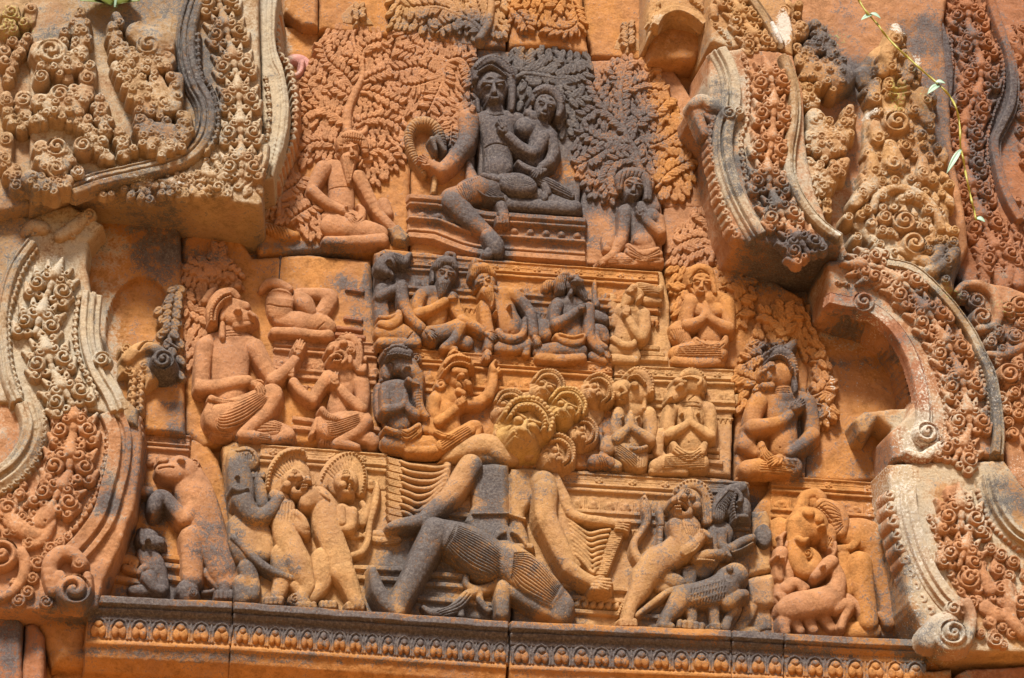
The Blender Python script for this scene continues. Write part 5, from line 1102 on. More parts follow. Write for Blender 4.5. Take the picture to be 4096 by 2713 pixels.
# --- throne
T(2, 1); zb = 22; r = thing('carved_throne', 'layered stone throne with a petal band under the dark couple', 'carved throne', 200, 800, zb)
p = Part('throne_body', r, zb, 2.6, PINK, (.12, 0, 0, 0), .8, 3, depth=5)
ln = '-600 268,-420 282,-310 300,-40 398,200 420,800 462'
p.strip(ln, 0, 400, [(0, 40), (12, 54), (50, 54), (56, 40), (74, 34), (78, 48), (96, 46), (100, 18), (190, 18), (196, 36), (214, 42), (226, 36), (230, 14), (296, 12), (302, 30), (326, 34), (332, 18), (350, 24), (352, 40), (396, 42)])
q = Part('petal_row', r, zb, 2.6, PINK, (.12, 0, 0, 0), .8, 3, depth=3)
for x, y, a in walk(q.line('-560 420,-300 440,-20 530,780 590', 30), L(128), L(60)):
    q.ell_(x, y, L(50), L(44), 0, zb+L(20), hh=L(26), p=.4); q.ell_(x, y+L(6), L(26), L(26), 0, zb+L(34), hh=L(24), p=.4); q.groove_([(x-L(36), y+L(36)), (x-L(36), y-L(6)), (x, y-L(32)), (x+L(36), y-L(6)), (x+L(36), y+L(36))], L(5), L(9))
    for sg in (-.46, .46): q.cap_((x+sg*L(128), y-L(36)), (x+sg*L(120), y+L(36)), L(9), L(8), zb+L(18), zb+L(18), 1, 1)
# --- veiled attendant
T(2, 1); zb = 20; r = fig('veiled kneeling attendant with a hand on the chest, below the dark tree', 1200, 830, zb)
b = P_('body', r, zb, PINK, (.12, 0, 0, 0))
b.c('1120 400 60,1230 380 70,1350 370 56', 24, .6); b.c('1250 430 110,1250 540 90,1270 640 96,1280 700 100', 20, .55); b.e(1340, 440, 66, 70, 0, 40, .6); b.e(1260, 630, 76, 64, 0, 44, .5)
b.c('1120 420 56,1110 560 48,1080 680 44', 40, .7); b.c('1090 640 46,1030 740 36,960 790 30', 44, .7); b.hand(960, 790, 150, 70, 44); b.c('1390 460 50,1410 560 44', 34, .7); b.c('1400 560 46,1320 500 42,1270 440 34', 60, .75); b.hand(1260, 430, 250, 95, 70)
b.c('1000 660 66,990 620 60', 18, .7); b.c('1060 780 60,1200 790 56,1380 790 50', 30, .7); b.face(1190, 210, 108, 14, .1, 40, ear=False)
p = P_('hair', r, zb, PINK, (.2, 0, 0, 0)); p.c('1080 220 26,1090 130 50,1180 100 60,1270 130 56,1300 220 40,1310 300 30', 50, .8); p.gs('1100 90,1080 200', '1260 100,1230 170', 6, 4, 8, 70); p.c('1110 260 20,1180 340 16', 30, .9); p.c('1290 180 16,1290 300 18', 60, .9); p.c('1330 180 30,1310 300 26,1360 350 20', 24, .8)
p = P_('skirt', r, zb, PINK, (.12, 0, 0, 0)); p.c('1150 680 26,1240 740 34,1380 710 26', 60, .7); p.c('1160 720 40,1260 770 50,1390 740 34', 54, .6); p.c('1010 790 44,1200 800 50,1390 790 44', 40, .6); p.gs('1150 690,1270 770,1400 710', '1160 770,1270 800,1400 790', 4, 4, 7, 60); p.gs('1000 770,1200 780', '1000 810,1200 815', 4, 4, 7, 60); p.c('960 640 30,980 700 40', 26, .6); p.strip('930 825,1200 840,1400 830', 0, 36, [(0, 30), (30, 26), (36, 6)])
# ------------------------------------------------------------------ middle rows
# --- crowned ape headed figure
T(0, 2); zb = 26; r = fig('crowned ape headed figure sitting with one knee raised, facing right, left of the centre', 2000, 960, zb)
b = P_('body', r, zb, PINK)
b.c('1640 180 66,1760 140 70,1920 140 70,2030 190 66', 30, .55); b.c('1840 230 170,1840 380 150,1840 520 140,1830 620 140', 18, .45, 30); b.c('1850 60 70,1860 130 90', 34, .6)
b.c('1640 190 72,1620 360 64,1615 510 62', 44, .7); b.c('1620 520 62,1760 510 54,1900 480 50,1980 470 46', 60, .7); b.hand(2040, 490, 40, 120, 84, 1)
b.c('2040 200 74,2110 330 66,2190 460 58', 44, .7); b.c('2190 460 58,2270 400 50,2330 340 44,2360 300 40', 56, .7); b.hand(2385, 250, 285, 120, 70)
b.c('1760 760 120,1960 680 105,2130 590 86,2180 570 82', 54, .62); b.c('2190 600 70,2130 720 62,2030 820 58,1950 890 48', 56, .75); b.c('1940 900 44,2060 915 40,2140 925 30', 64, .7)
b.c('1900 860 70,2120 840 74,2280 890 72', 34, .62); b.c('2300 900 60,2180 940 40,2080 930 36', 44, .7); b.c('1720 890 36,1840 900 34', 40, .7)
for i in range(4): b.g([(1790, 880+i*14), (1846, 884+i*14)], 4, 7, 60, False)
for i in range(4): b.g([(2080, 900+i*14), (2150, 905+i*14)], 4, 7, 80, False)
T(0, 1)
b.e(1870, 1210, 110, 130, 8, 44, .7); b.c('1900 1250 84,1970 1260 70,2010 1255 52', 56, .75); b.c('1830 1130 50,1960 1160 40', 70, .6); b.e(1905, 1185, 22, 16, 10, 124, .8); b.g('1950 1280,1990 1268,2030 1270', 6, 14, 100); b.c('2000 1215 20,2030 1240 16', 96, .8); b.c('1900 1310 40,1980 1300 30', 70, .7)
b.e(1785, 1230, 26, 60, 8, 70, .7); b.c('1780 1300 18,1780 1400 24,1785 1430 8', 70, .8)
b.gs('1800 1350,1930 1350', '1800 1400,1930 1390', 3, 4, 8, 70)
p = P_('crown', r, zb, PINK); p.c('1700 1300 30,1700 1180 46,1760 1080 52,1850 1050 40,1900 1090 26', 70, .7); p.beads('1690 1280,1700 1170,1770 1080,1850 1050', 26, 12, 108); p.beads('1720 1280,1735 1180,1790 1110,1860 1080', 20, 9, 108); p.c('1640 1120 30,1680 1060 30,1720 1020 18', 40, .8)
p.e(1900, 1000, 36, 24, -30, 40, .8)
T(0, 2)
p = P_('thigh_cloth', r, zb, PINK); p.c('1700 660 40,1720 740 90,1780 780 110,1960 690 106,2090 610 90', 60, .6); p.gs('1720 620,1760 690,1900 640,2110 540', '1700 700,1760 850,1960 800,2150 640', 9, 5, 9, 100)
p.c('1690 610 26,1790 640 22,1890 630 20', 84, .6)
for i in range(12): p.g([(1700+i*15, 610+i*2), (1704+i*15, 645+i*1)], 4, 7, 100, False)
p.c('2040 850 70,2200 860 76', 44, .6); p.gs('2020 770,2130 740,2280 800', '2010 870,2120 870,2230 860', 6, 4, 8, 80); p.g('2310 790,2260 830,2230 890', 4, 8, 80)
# --- broken headless figure
T(1, 1); zb = 26; r = fig('headless broken figure sitting above the kneeling lion faced one', 480, 1420, zb)
b = P_('body', r, zb, PINK)
b.c('150 1030 20,200 980 36,280 980 44,370 1020 36', 30, .7); b.c('300 1110 110,300 1200 100,310 1250 50', 18, .6); b.e(300, 1080, 120, 40, 4, 40, -.5, 4); b.g('200 1120,300 1155,410 1150', 5, 9, 70)
b.c('450 1080 40,500 1130 70,550 1200 40', 40, .6); b.c('460 1060 50,600 1060 50,700 1090 66,640 1210 60', 20, .6)
b.c('300 1260 60,460 1280 90,620 1290 80,690 1320 60', 22, .55); b.c('260 1365 40,420 1370 42,600 1390 40,690 1390 44', 40, .7); b.g('660 1280,600 1330', 4, 8, 60)
T(1, 1); q = P_('iron_pin', None, 4, (.10, .05, .03), (.3, 0, 0, 0)); q.c('305 770 12,292 950 10', 22, .9); single(q, 'rusty iron pin above the headless broken figure', 'iron pin')
# --- kneeling lion faced figure
T(1, 2); zb = 26; r = fig('snarling lion faced figure kneeling to the left with a hand on the chest', 850, 1000, zb)
b = P_('body', r, zb, PINK)
b.c('690 440 60,800 430 70,900 450 66,950 480 60', 30, .55); b.c('820 480 110,790 590 90,770 680 84,790 740 90', 18, .5, 26); b.c('800 390 84,810 430 90', 34, .6)
b.c('690 440 58,620 530 50,560 620 46', 44, .75); b.c('560 620 46,470 560 42,410 480 38', 50, .75); b.hand(395, 430, 262, 90, 60)
b.c('950 480 64,965 590 56,955 690 50', 40, .7); b.c('950 690 48,850 610 44,780 530 36', 64, .75); b.hand(755, 490, 245, 96, 84, 1)
b.c('700 840 110,850 800 96,960 780 76', 44, .6); b.c('980 790 62,930 860 54,840 920 48,760 970 42', 54, .75); b.c('770 970 34,860 985 32,920 1000 24', 60, .7); b.c('880 920 60,1000 930 64,1040 960 56', 30, .65); b.c('660 950 40,700 970 36', 30, .7)
for i in range(4): b.g([(640+i*20, 945), (640+i*20, 992)], 4, 8, 60, False)
b.e(840, 270, 110, 110, 0, 40, .7); b.c('740 210 40,720 240 36', 70, .8); b.c('720 190 30,800 180 40,860 200 50', 70, .7); b.c('730 330 34,800 345 40,870 330 44', 64, .7); b.c('710 280 16,790 240 16,830 290 16,800 330 14', 96, .9)
b.e(770, 285, 44, 26, 20, 86, -.7, 1); b.beads('725 270,760 258,800 285', 18, 8, 104); b.beads('730 310,770 315,800 300', 18, 8, 104); b.v(870, 220, 34, 0, 1, 96); b.e(812, 165, 28, 24, 0, 100, .8); b.c('700 220 24,716 200 18', 90, .8)
b.e(860, 300, 20, 40, 0, 90, .7)
p = P_('mane', r, zb, PINK); p.c('800 140 30,870 130 36,920 190 36,930 290 36,920 350 34,960 390 30,980 350 16', 70, .8); p.beads('760 150,820 95,890 110,940 180,950 260', 30, 12, 80); p.gs('880 180,905 280,900 360', '920 170,945 280,930 370', 4, 4, 8, 100); p.v(955, 365, 36, 180, 1, 70); p.e(980, 300, 16, 24, 0, 60, .8); p.e(930, 160, 22, 34, 30, 70, .8)
p = P_('skirt', r, zb, PINK); p.c('640 700 24,680 750 28,760 775 24', 84, .7); p.c('650 790 50,700 850 90,850 810 92,930 780 78', 54, .6); p.gs('640 770,700 810,930 740', '650 850,740 930,960 850', 9, 4, 9, 90)
for i in range(8): p.g([(650+i*16, 715+i*8), (640+i*16, 745+i*8)], 3, 7, 100, False)
p.c('600 780 20,580 850 22,555 900 14', 40, .7); p.c('640 690 14,640 730 18', 50, .8); p.gs('940 880,900 950', '1010 880,970 960', 6, 4, 8, 70)
# --- small stone fragment
p = P_('stone_fragment', None, 26, PINK, (.1, 0, 0, 0)); p.c('1095 520 34,1092 640 40,1098 740 34', 26, .8); single(p, 'smooth upright rod of stone at the edge of the dark ascetics block', 'stone rod')
# --- ascetics in the upper row
T(1, 1); zb = 64; AG = 'row of ascetics on the dark tier'
A1 = fig('cut off ascetic at the left end of the dark row', 1250, 1480, zb, group=AG)
b = P_('body', A1, zb, ORANGE, (.25, 0, 0, 0))
b.c('1120 1020 50,1110 1120 56,1120 1260 60', 20, .6); b.c('1100 1080 40,1180 1040 40,1280 1000 44', 44, .8); b.c('1270 1000 50,1290 1130 48,1350 1250 44,1430 1330 42', 54, .75); b.hand(1480, 1360, 40, 100, 70)
b.c('1130 1370 76,1260 1370 84,1380 1430 56', 26, .6); b.c('1110 1450 40,1250 1455 44,1390 1450 42', 36, .7); b.g('1370 1350,1320 1410', 4, 8, 70)
b.e(1170, 800, 80, 75, -20, 30, .7); b.c('1130 800 50,1110 850 50,1150 880 40', 40, .7); b.e(1175, 790, 16, 10, 0, 84, .8); b.c('1180 880 16,1200 910 12', 50, .8)
p = P_('hair', A1, zb, ORANGE, (.45, 0, 0, 0)); p.c('1190 760 34,1250 780 44,1290 810 40,1320 770 26,1340 745 20', 44, .8); p.gs('1220 740,1260 830', '1290 770,1300 840', 5, 4, 8, 70)
p = P_('sash', A1, zb, ORANGE, (.15, 0, 0, 0)); p.c('1110 1300 30,1180 1310 44,1240 1270 40,1250 1210 24', 54, .6); p.c('1100 1250 16,1180 1250 18,1220 1230 12', 60, .7)
A2 = fig('long bearded ascetic with looped topknot and folded arm, second in the dark row', 1650, 1510, zb, group=AG)
b = P_('body', A2, zb, ORANGE, (.22, 0, 0, 0))
b.c('1450 1060 60,1540 1050 60,1650 1090 56', 26, .6); b.c('1530 1110 90,1560 1200 84,1540 1280 80', 16, .5); b.c('1430 1070 52,1400 1150 48,1405 1220 46', 40, .75); b.c('1405 1220 46,1520 1180 40,1620 1120 36', 56, .8); b.hand(1660, 1095, 340, 66, 70)
b.c('1680 1090 52,1710 1180 48,1760 1270 44', 34, .7); b.c('1760 1270 46,1860 1320 42,1920 1360 36', 46, .75); b.hand(1960, 1380, 30, 90, 60); b.e(1415, 1190, 44, 52, 0, 30, .6)
b.c('1500 1380 70,1620 1360 66,1720 1310 54', 44, .65); b.c('1745 1320 46,1700 1420 42,1620 1490 36', 50, .75); b.c('1620 1490 30,1700 1505 26', 50, .7); b.c('1680 1430 56,1790 1450 60', 22, .6)
b.face(1625, 910, 96, 14, .25, 40, ear=False)
p = P_('beard', A2, zb, ORANGE, (.4, 0, 0, 0)); p.c('1610 970 54,1600 1030 34,1588 1080 10', 66, .7); p.gs('1570 980,1590 1070', '1640 980,1600 1070', 5, 3, 7, 90)
p = P_('cap', A2, zb, ORANGE, (.4, 0, 0, 0)); p.c('1555 840 34,1600 800 44,1670 805 42,1700 850 26', 60, .8); p.gs('1560 800,1556 860', '1690 810,1700 870', 9, 3, 7, 90); p.c('1640 770 20,1640 745 22,1690 750 18,1695 790 14', 50, .9); p.c('1530 850 16,1520 960 14', 40, .8)
A3 = fig('pot bellied ascetic leaning left with ribbed hat and pointed beard, middle of the dark row', 2120, 1540, zb, group=AG)
b = P_('body', A3, zb, ORANGE, (.15, 0, 0, 0))
b.c('2030 1070 66,2100 1060 70,2170 1080 56', 30, .6); b.c('2080 1130 96,2110 1230 92,2150 1320 104', 18, .52, 24); b.c('1940 1150 52,1950 1280 48,1980 1400 42,1970 1490 36', 40, .75); b.hand(1960, 1520, 95, 80, 56)
b.c('2170 1060 56,2250 1140 50,2310 1220 48', 40, .75); b.c('2310 1220 48,2320 1310 44,2330 1380 40', 46, .75); b.hand(2340, 1410, 60, 80, 60)
b.c('2050 1430 60,2180 1450 66,2280 1440 50', 26, .55); b.c('2060 1490 50,2180 1500 40,2280 1470 34', 40, .65); b.c('2280 1460 34,2270 1540 30', 40, .7); b.e(2148, 1340, 9, 9, 0, 86, -.9); b.e(2140, 1150, 10, 10, 0, 92, .8); b.e(2030, 1200, 9, 9, 0, 86, .8)
b.face(1945, 975, 92, -24, -.1, 50, ear=False); b.e(2030, 1020, 16, 26, -20, 60, .8)
p = P_('beard', A3, zb, ORANGE, (.1, 0, 0, 0)); p.c('1960 1040 56,1985 1100 34,1992 1160 10', 76, .7); p.gs('1940 1050,1985 1140', '2010 1040,1995 1140', 5, 3, 7, 100)
p = P_('ribbed_hat', A3, zb, ORANGE, (.05, 0, 0, 0)); p.c('1850 910 30,1880 860 46,1950 860 46,2000 900 28', 66, .8); p.gs('1840 860,1850 940', '1970 840,2000 920', 9, 3, 8, 96); p.c('1850 850 20,1860 800 24,1880 830 14', 60, .9); p.beads('1840 850,1880 835,1900 830', 16, 9, 76)
p = P_('sash', A3, zb, ORANGE, (.12, 0, 0, 0)); p.c('2050 1360 26,2090 1410 34,2180 1420 34,2250 1370 26,2260 1260 16', 60, .65); p.g('2060 1380,2130 1440,2240 1400', 3, 7, 90)
T(2, 1)
A4 = fig('ascetic with curled ringlets looking up to the right in the dark row', 640, 1560, zb, group=AG)
b = P_('body', A4, zb, ORANGE, (.2, 0, 0, 0))
b.c('590 1140 56,680 1130 60,790 1150 50', 26, .6); b.c('680 1180 100,690 1280 86,690 1370 90', 16, .5); b.c('580 1150 52,560 1230 48,560 1300 44', 40, .75); b.c('570 1300 46,660 1250 40,730 1200 34', 60, .8); b.hand(755, 1180, 330, 64, 76)
b.c('830 1170 50,835 1290 48,840 1390 44', 40, .75); b.c('840 1390 44,880 1470 38,930 1520 30', 40, .7); b.hand(960, 1535, 40, 66, 40)
b.c('470 1310 56,480 1380 60', 20, .65); b.c('450 1520 56,600 1500 60,770 1510 50', 34, .6); b.c('440 1570 40,620 1585 40,780 1570 36', 40, .65)
b.e(705, 980, 76, 80, 30, 44, .7); b.c('740 950 30,770 960 22', 90, .8); b.c('690 930 20,740 920 14', 90, .8); b.e(715, 960, 14, 9, 20, 100, .8); b.e(690, 1050, 14, 30, 10, 70, .8)
p = P_('beard', A4, zb, ORANGE, (.35, 0, 0, 0)); p.c('760 1010 36,790 1060 30,810 1110 12', 60, .7); p.gs('740 1020,790 1100', '790 1000,820 1090', 4, 3, 7, 80)
p = P_('hair', A4, zb, ORANGE, (.15, 0, 0, 0)); p.c('640 910 40,610 960 44,610 1020 36', 60, .8); p.gs('600 900,580 1040', '660 900,640 1030', 5, 4, 9, 90); p.c('570 990 30,510 990 44,490 1020 30', 34, .8); p.gs('480 960,480 1040', '560 960,540 1040', 5, 4, 8, 56)
p = P_('sash', A4, zb, ORANGE, (.1, 0, 0, 0)); p.c('580 1400 26,640 1440 38,740 1450 36,790 1400 24', 54, .65); p.c('600 1385 12,700 1410 14,780 1390 10', 70, .8)
A5 = fig('broken off arm, knee and forearm between two blocks in the row of ascetics', 920, 1560, zb, cat='carved limbs', name='carved_limbs')
b = P_('limbs', A5, zb, ORANGE, (.25, 0, 0, 0)); b.c('880 960 12,880 1090 22,890 1150 34', 24, .8); b.c('890 1240 56,950 1260 44', 24, .65); b.c('870 1340 44,930 1360 56,960 1420 40', 24, .65); b.c('870 1560 44,960 1590 40', 20, .6); b.c('900 1330 20,900 1440 28,960 1490 28', 40, .7)
A6 = fig('pale pink ascetic looking up with streaming hair, hand on the chest', 1160, 1560, 46, group=AG)
b = P_('body', A6, 46, TAN)
b.c('1090 1200 60,1180 1190 66,1270 1220 54', 26, .6); b.c('1150 1250 96,1120 1360 80,1110 1430 80', 18, .5); b.c('1270 1230 56,1280 1330 50,1260 1410 46', 40, .72); b.c('1250 1410 46,1200 1350 40,1150 1260 34', 60, .8); b.hand(1135, 1230, 275, 84, 76)
b.c('1080 1140 40,1060 1240 50,1040 1300 40', 16, .6); b.e(1210, 1060, 76, 70, -40, 44, .7); b.c('1150 1100 50,1110 1160 20', 54, .7); b.c('1150 1040 20,1190 1010 30', 80, .7); b.e(1180, 1040, 14, 8, -30, 96, .8); b.e(1240, 1090, 14, 30, 30, 80, .8); b.e(1100, 1400, 9, 9, 0, 66, -.9)
b.c('1060 1500 70,1160 1510 66,1200 1560 50', 26, .55); b.c('1020 1580 40,1200 1590 36', 34, .6)
p = P_('hair', A6, 46, TAN); p.c('1230 1000 34,1300 1020 46,1380 1040 36,1410 1000 20', 56, .75); p.gs('1230 980,1400 1000', '1250 1050,1400 1060', 6, 3, 8, 80); p.c('1290 1110 44,1390 1120 30', 36, .7)
p = P_('sash', A6, 46, TAN); p.c('1030 1420 26,1100 1470 34,1180 1470 32,1200 1440 18', 54, .65)
p = P_('stone_bundle', None, 46, TAN); p.c('1010 1100 46,1030 1200 40', 20, .6); p.c('1000 1270 30,1010 1310 20', 14, .6); single(p, 'worn lump at the joint beside the pink ascetic face', 'carved lump')
# --- praying woman
T(2, 1); zb = 26; r = fig('woman praying with palms together before a halo of leaves', 1720, 1640, zb)
b = P_('body', r, zb, ORANGE)
b.c('1650 1110 60,1780 1090 70,1920 1110 60', 30, .58); b.c('1780 1140 120,1790 1260 90,1800 1360 96,1800 1420 104', 18, .5, 26); b.e(1720, 1190, 66, 64, 0, 40, .6); b.e(1860, 1190, 66, 64, 0, 40, .6); b.c('1760 1050 64,1770 1100 80', 36, .65)
b.c('1650 1130 60,1620 1230 54,1620 1310 50', 44, .75); b.c('1620 1310 50,1690 1290 44,1750 1250 34,1765 1180 24,1760 1130 14', 64, .8); b.c('1940 1130 62,1950 1240 56,1950 1330 52', 44, .75); b.c('1950 1330 52,1880 1300 44,1800 1250 34,1780 1180 24,1770 1140 12', 68, .8)
b.c('1550 1400 84,1560 1340 74', 24, .68); b.c('1540 1540 70,1680 1510 84,1860 1520 90', 34, .6); b.c('1530 1600 44,1700 1610 44,1850 1600 44', 44, .65); b.e(1870, 1610, 50, 34, 0, 30, .6); b.e(1775, 1410, 9, 9, 0, 86, -.9)
b.face(1735, 985, 102, 8, 0.05, 44)
p = P_('hair', r, zb, ORANGE); p.c('1640 980 22,1650 890 34,1720 860 44,1790 880 40,1820 950 26,1840 1050 20', 60, .8); p.gs('1640 940,1720 860,1800 900', '1650 960,1730 890,1800 930', 3, 4, 8, 90); p.c('1640 1010 14,1690 1080 12', 50, .8)
p = P_('skirt', r, zb, ORANGE); p.c('1690 1430 26,1720 1470 38,1820 1500 40,1910 1460 34,1930 1410 20', 60, .68); p.gs('1690 1450,1800 1530,1920 1450', '1700 1420,1800 1470,1920 1410', 2, 4, 8, 90)
p.c('1530 1350 60,1560 1380 76,1600 1440 60', 44, .55); p.gs('1500 1340,1560 1460', '1600 1330,1620 1440', 7, 4, 7, 80); p.c('1560 1530 66,1700 1510 84,1860 1530 80', 44, .58); p.gs('1560 1480,1880 1470', '1530 1560,1900 1570', 7, 4, 8, 80)
# --- elephant headed worshipper
T(1, 2); zb = 64; r = fig('elephant headed worshipper with blackened trunk and folded hands', 1340, 1020, zb)
b = P_('body', r, zb, ORANGE, (.1, 0, 0, 0))
b.c('1160 530 60,1240 520 66,1330 530 54', 26, .6); b.c('1240 580 100,1250 700 84,1260 800 90', 16, .55); b.c('1140 560 40,1150 680 44', 34, .7); b.c('1150 700 44,1230 690 40,1290 660 30,1300 600 22,1300 550 12', 60, .8); b.c('1390 740 40,1340 700 38,1310 650 28,1308 590 20', 56, .8); b.c('1370 600 44,1400 700 44', 26, .7)
b.c('1180 960 66,1330 970 74,1540 970 60', 30, .6); b.c('1330 1025 36,1460 1030 40,1570 1020 40', 40, .65); b.c('1480 850 56,1530 760 56', 24, .65); b.c('1540 780 40,1530 880 36', 40, .7); b.e(1300, 825, 9, 9, 0, 76, -.9)
b.c('1240 340 74,1300 330 84,1340 380 80', 44, .62); b.c('1360 400 66,1400 440 56,1400 540 44,1410 640 36,1440 720 32,1470 755 26', 60, .8); b.c('1330 460 22,1370 490 16,1410 500 8', 90, .9); b.e(1325, 358, 18, 12, 10, 106, .8); b.e(1170, 380, 50, 90, 10, 30, .5); b.g('1180 320,1210 360,1190 440', 5, 8, 60); b.v(1390, 290, 44, 200, 1, 40)
for i in range(7): b.g([(1360, 560+i*22), (1430, 548+i*22)], 3, 5, 80, False)
p = P_('crown', r, zb, ORANGE, (.3, 0, 0, 0)); p.c('1150 250 26,1230 230 40,1330 250 36', 70, .8); p.beads('1140 230,1230 190,1330 215', 22, 11, 90); p.beads('1160 270,1240 255,1350 275', 22, 9, 100); p.c('1200 200 20,1280 190 20', 56, .8)
p = P_('sash', r, zb, ORANGE, (.05, 0, 0, 0)); p.c('1150 850 16,1230 880 22,1330 880 26,1400 830 18', 76, .7); p.c('1240 890 30,1310 920 40,1390 890 36,1410 830 24', 60, .65); p.gs('1250 880,1310 960,1410 900', '1250 850,1320 890,1390 850', 4, 4, 8, 90); p.gs('1430 910,1530 920', '1400 990,1530 1000', 5, 4, 7, 80); p.gs('1450 770,1420 880', '1520 790,1500 890', 5, 4, 7, 70)
# --- pointing demon
r = fig('crowned demon with round ear ring pointing one finger upward', 1700, 1060, zb)
b = P_('body', r, zb, ORANGE)
b.c('1560 600 58,1660 590 66,1780 620 54', 28, .6); b.c('1640 660 100,1650 770 86,1660 860 90', 18, .52, 24); b.c('1670 550 60,1690 600 70', 36, .6)
b.c('1540 620 54,1530 710 48,1570 800 44', 40, .75); b.c('1570 800 42,1650 740 38,1710 690 34', 60, .8); b.hand(1735, 660, 310, 84, 80); b.c('1800 650 52,1890 640 48,1960 590 44', 36, .75); b.c('1970 590 44,2000 510 38,2010 430 34,2010 400 32', 44, .75); b.c('2010 390 26,2000 350 18,2025 310 10', 54, .9); b.c('2030 400 14,2050 370 10', 50, .9); b.c('2036 410 13,2066 390 9', 50, .9)
b.c('1570 910 70,1640 950 60', 26, .6); b.c('1620 970 60,1720 910 54,1830 840 50,1870 830 46', 40, .68); b.c('1890 840 34,1880 900 28', 40, .7); b.e(1705, 870, 9, 9, 0, 84, -.9)
b.e(1720, 450, 92, 100, 0, 44, .7); b.c('1760 500 44,1800 500 36', 76, .8); b.c('1790 480 20,1810 500 22', 96, .9); b.c('1700 390 30,1780 400 24', 90, .7); b.e(1755, 425, 24, 18, 0, 110, .8); b.g('1730 460,1770 520,1760 560', 6, 12, 100); b.c('1730 550 26,1770 570 22', 76, .7); b.e(1640, 430, 22, 46, 0, 70, .7); b.v(1590, 500, 44, 0, 1, 60, 20, .8)
p = P_('crown', r, zb, ORANGE); p.c('1620 380 26,1660 320 44,1740 300 50,1820 340 34', 70, .8); p.beads('1620 340,1680 285,1750 275,1830 300', 22, 11, 104); p.beads('1620 390,1680 335,1760 325,1830 350', 20, 9, 110); p.c('1680 260 34,1700 230 24,1710 220 12', 50, .8); p.beads('1660 260,1700 235,1750 260', 20, 10, 76)
p = P_('skirt', r, zb, ORANGE); p.c('1550 880 18,1620 920 24,1690 920 20', 70, .7); p.gs('1560 880,1680 920', '1560 910,1680 940', 2, 4, 8, 86); p.c('1600 990 54,1720 920 58,1820 860 48', 50, .62); p.gs('1590 950,1800 820', '1620 1040,1850 890', 6, 4, 8, 84)
# ------------------------------------------------------------------ the many headed demon
T(2, 3); zb = 58; R = fig('giant many headed and many armed demon kneeling with his back turned, bottom centre', 100, 1080, zb, 'carved demon', 'carved_demon')
b = P_('body', R, zb, TAN, (.05, 0, 0, 0))
# back, waist and shoulders
b.poly('-112 -150,40 -158,192 -150,193 120,193 500,60 560,-60 520,-150 300,-92 180,-104 20', 46, 44, seed=70); b.poly('-60 -150,192 -150,193 300,-60 300', 50, 50, seed=73)
b.poly('198 -76,214 -120,330 -130,440 -110,540 -40,570 60,480 130,384 130,322 230,318 310,350 420,372 530,300 580,199 540,198 200', 46, 44, seed=71)
b.c('0 440 130,130 470 140', 24, .4, 30); b.c('470 0 104,490 100 100', 46, .6, 20)
# legs
b.c('20 580 160,-160 470 150,-380 390 110,-400 380 106', 60, .6, 20); b.c('-400 390 106,-480 560 96,-580 760 84,-680 940 76,-700 1010 66', 74, .65); b.c('-700 1020 60,-780 960 60,-850 860 54,-880 760 40,-900 690 28', 80, .7)
b.c('160 600 150,330 720 150,480 860 130,600 960 104', 60, .55, 20); b.c('620 980 96,610 1040 86', 64, .6); b.c('560 1030 70,420 980 62,270 890 60,150 830 60', 50, .65); b.c('150 830 56,140 940 56,140 1040 50', 60, .6)
# near arms
b.c('490 60 96,490 260 86,560 420 80,620 560 72,680 680 60', 70, .62); b.c('680 680 58,760 740 50,860 790 44', 76, .65); b.hand(880, 800, 10, 150, 80)
for i in range(4): b.c([(860, 770+i*26, 16), (930, 775+i*26, 15), (1000, 778+i*24, 11)], 84, .9, 2)
T(1, 2)
b.c('1830 1140 90,1740 1280 84,1660 1390 76,1560 1480 70,1450 1580 58', 60, .62); b.c('1460 1580 54,1360 1600 50,1240 1620 40,1180 1640 30', 66, .6)
# shoulder mound
b.c('1630 1088 30,1730 1030 70,1860 985 90,1980 985 90,2080 1050 80,2170 1100 46', 34, .6, 16); b.poly('1560 1112,1700 1008,1850 922,1970 930,2090 1010,2215 1128,2100 1146,1880 1122', 44, 60, seed=72)
arms = P_('fanned_arms', R, zb, TAN, (.02, 0, 0, 0), 2.2)
for i in range(9):
    y0 = 1130+i*22; y1 = 1120+i*54; t = i/8
    arms.c([(1650-i*12, y0+20+i*16, 17), (1560-i*14, y0+40+i*30, 17), (1430-i*6, y1+36+i*6, 15), (1330, y1+24+t*20, 15), (1265+(i % 2)*14, y1-4+t*30, 13)], 30, .95, 2)
    for k in range(4): arms.c([(1262+(i % 2)*12, y1-6+t*30+k*13, 7), (1205, y1-22+t*30+k*13, 6), (1160+k*5, y1-34+t*30+k*13, 5)], 26, 1, 1, False)
arms.c('1640 1140 30,1610 1300 30,1480 1460 24,1400 1540 20', 24, .7)
T(2, 3)
arms2 = P_('fanned_arms', R, zb, TAN, (.02, 0, 0, 0), 2.2)
arms2.c('560 -40 40,640 140 50,700 250 46,800 290 40,960 310 36,1040 330 30', 40, .75); arms2.c('560 0 40,590 200 60,640 420 60,700 560 40,740 660 30', 24, .6)
for k in range(4): arms2.c([(1050, 318+k*17, 10), (1110, 316+k*20, 9), (1160-k*6, 318+k*24, 7)], 50, .95, 1, False)
for i in range(8):
    y0 = 300+i*40; y1 = 380+i*44; x1 = 1000-i*14
    arms2.c([(670+i*8, y0, 17), (740+i*8, y0+60, 18), (830+i*4, y1+30, 16), (930-i*7, y1+10, 15), (x1, y1-2, 12)], 34, .95, 2)
    for k in range(3): arms2.c([(x1+10-i*3, y1+14+k*15, 8), (x1+60-i*3, y1+16+k*15, 7), (x1+112-k*6-i*4, y1+16+k*15, 6)], 30, 1, 1, False)
cl = P_('pleated_cloth', R, zb, TAN, (.02, 0, 0, 0), 2.2)
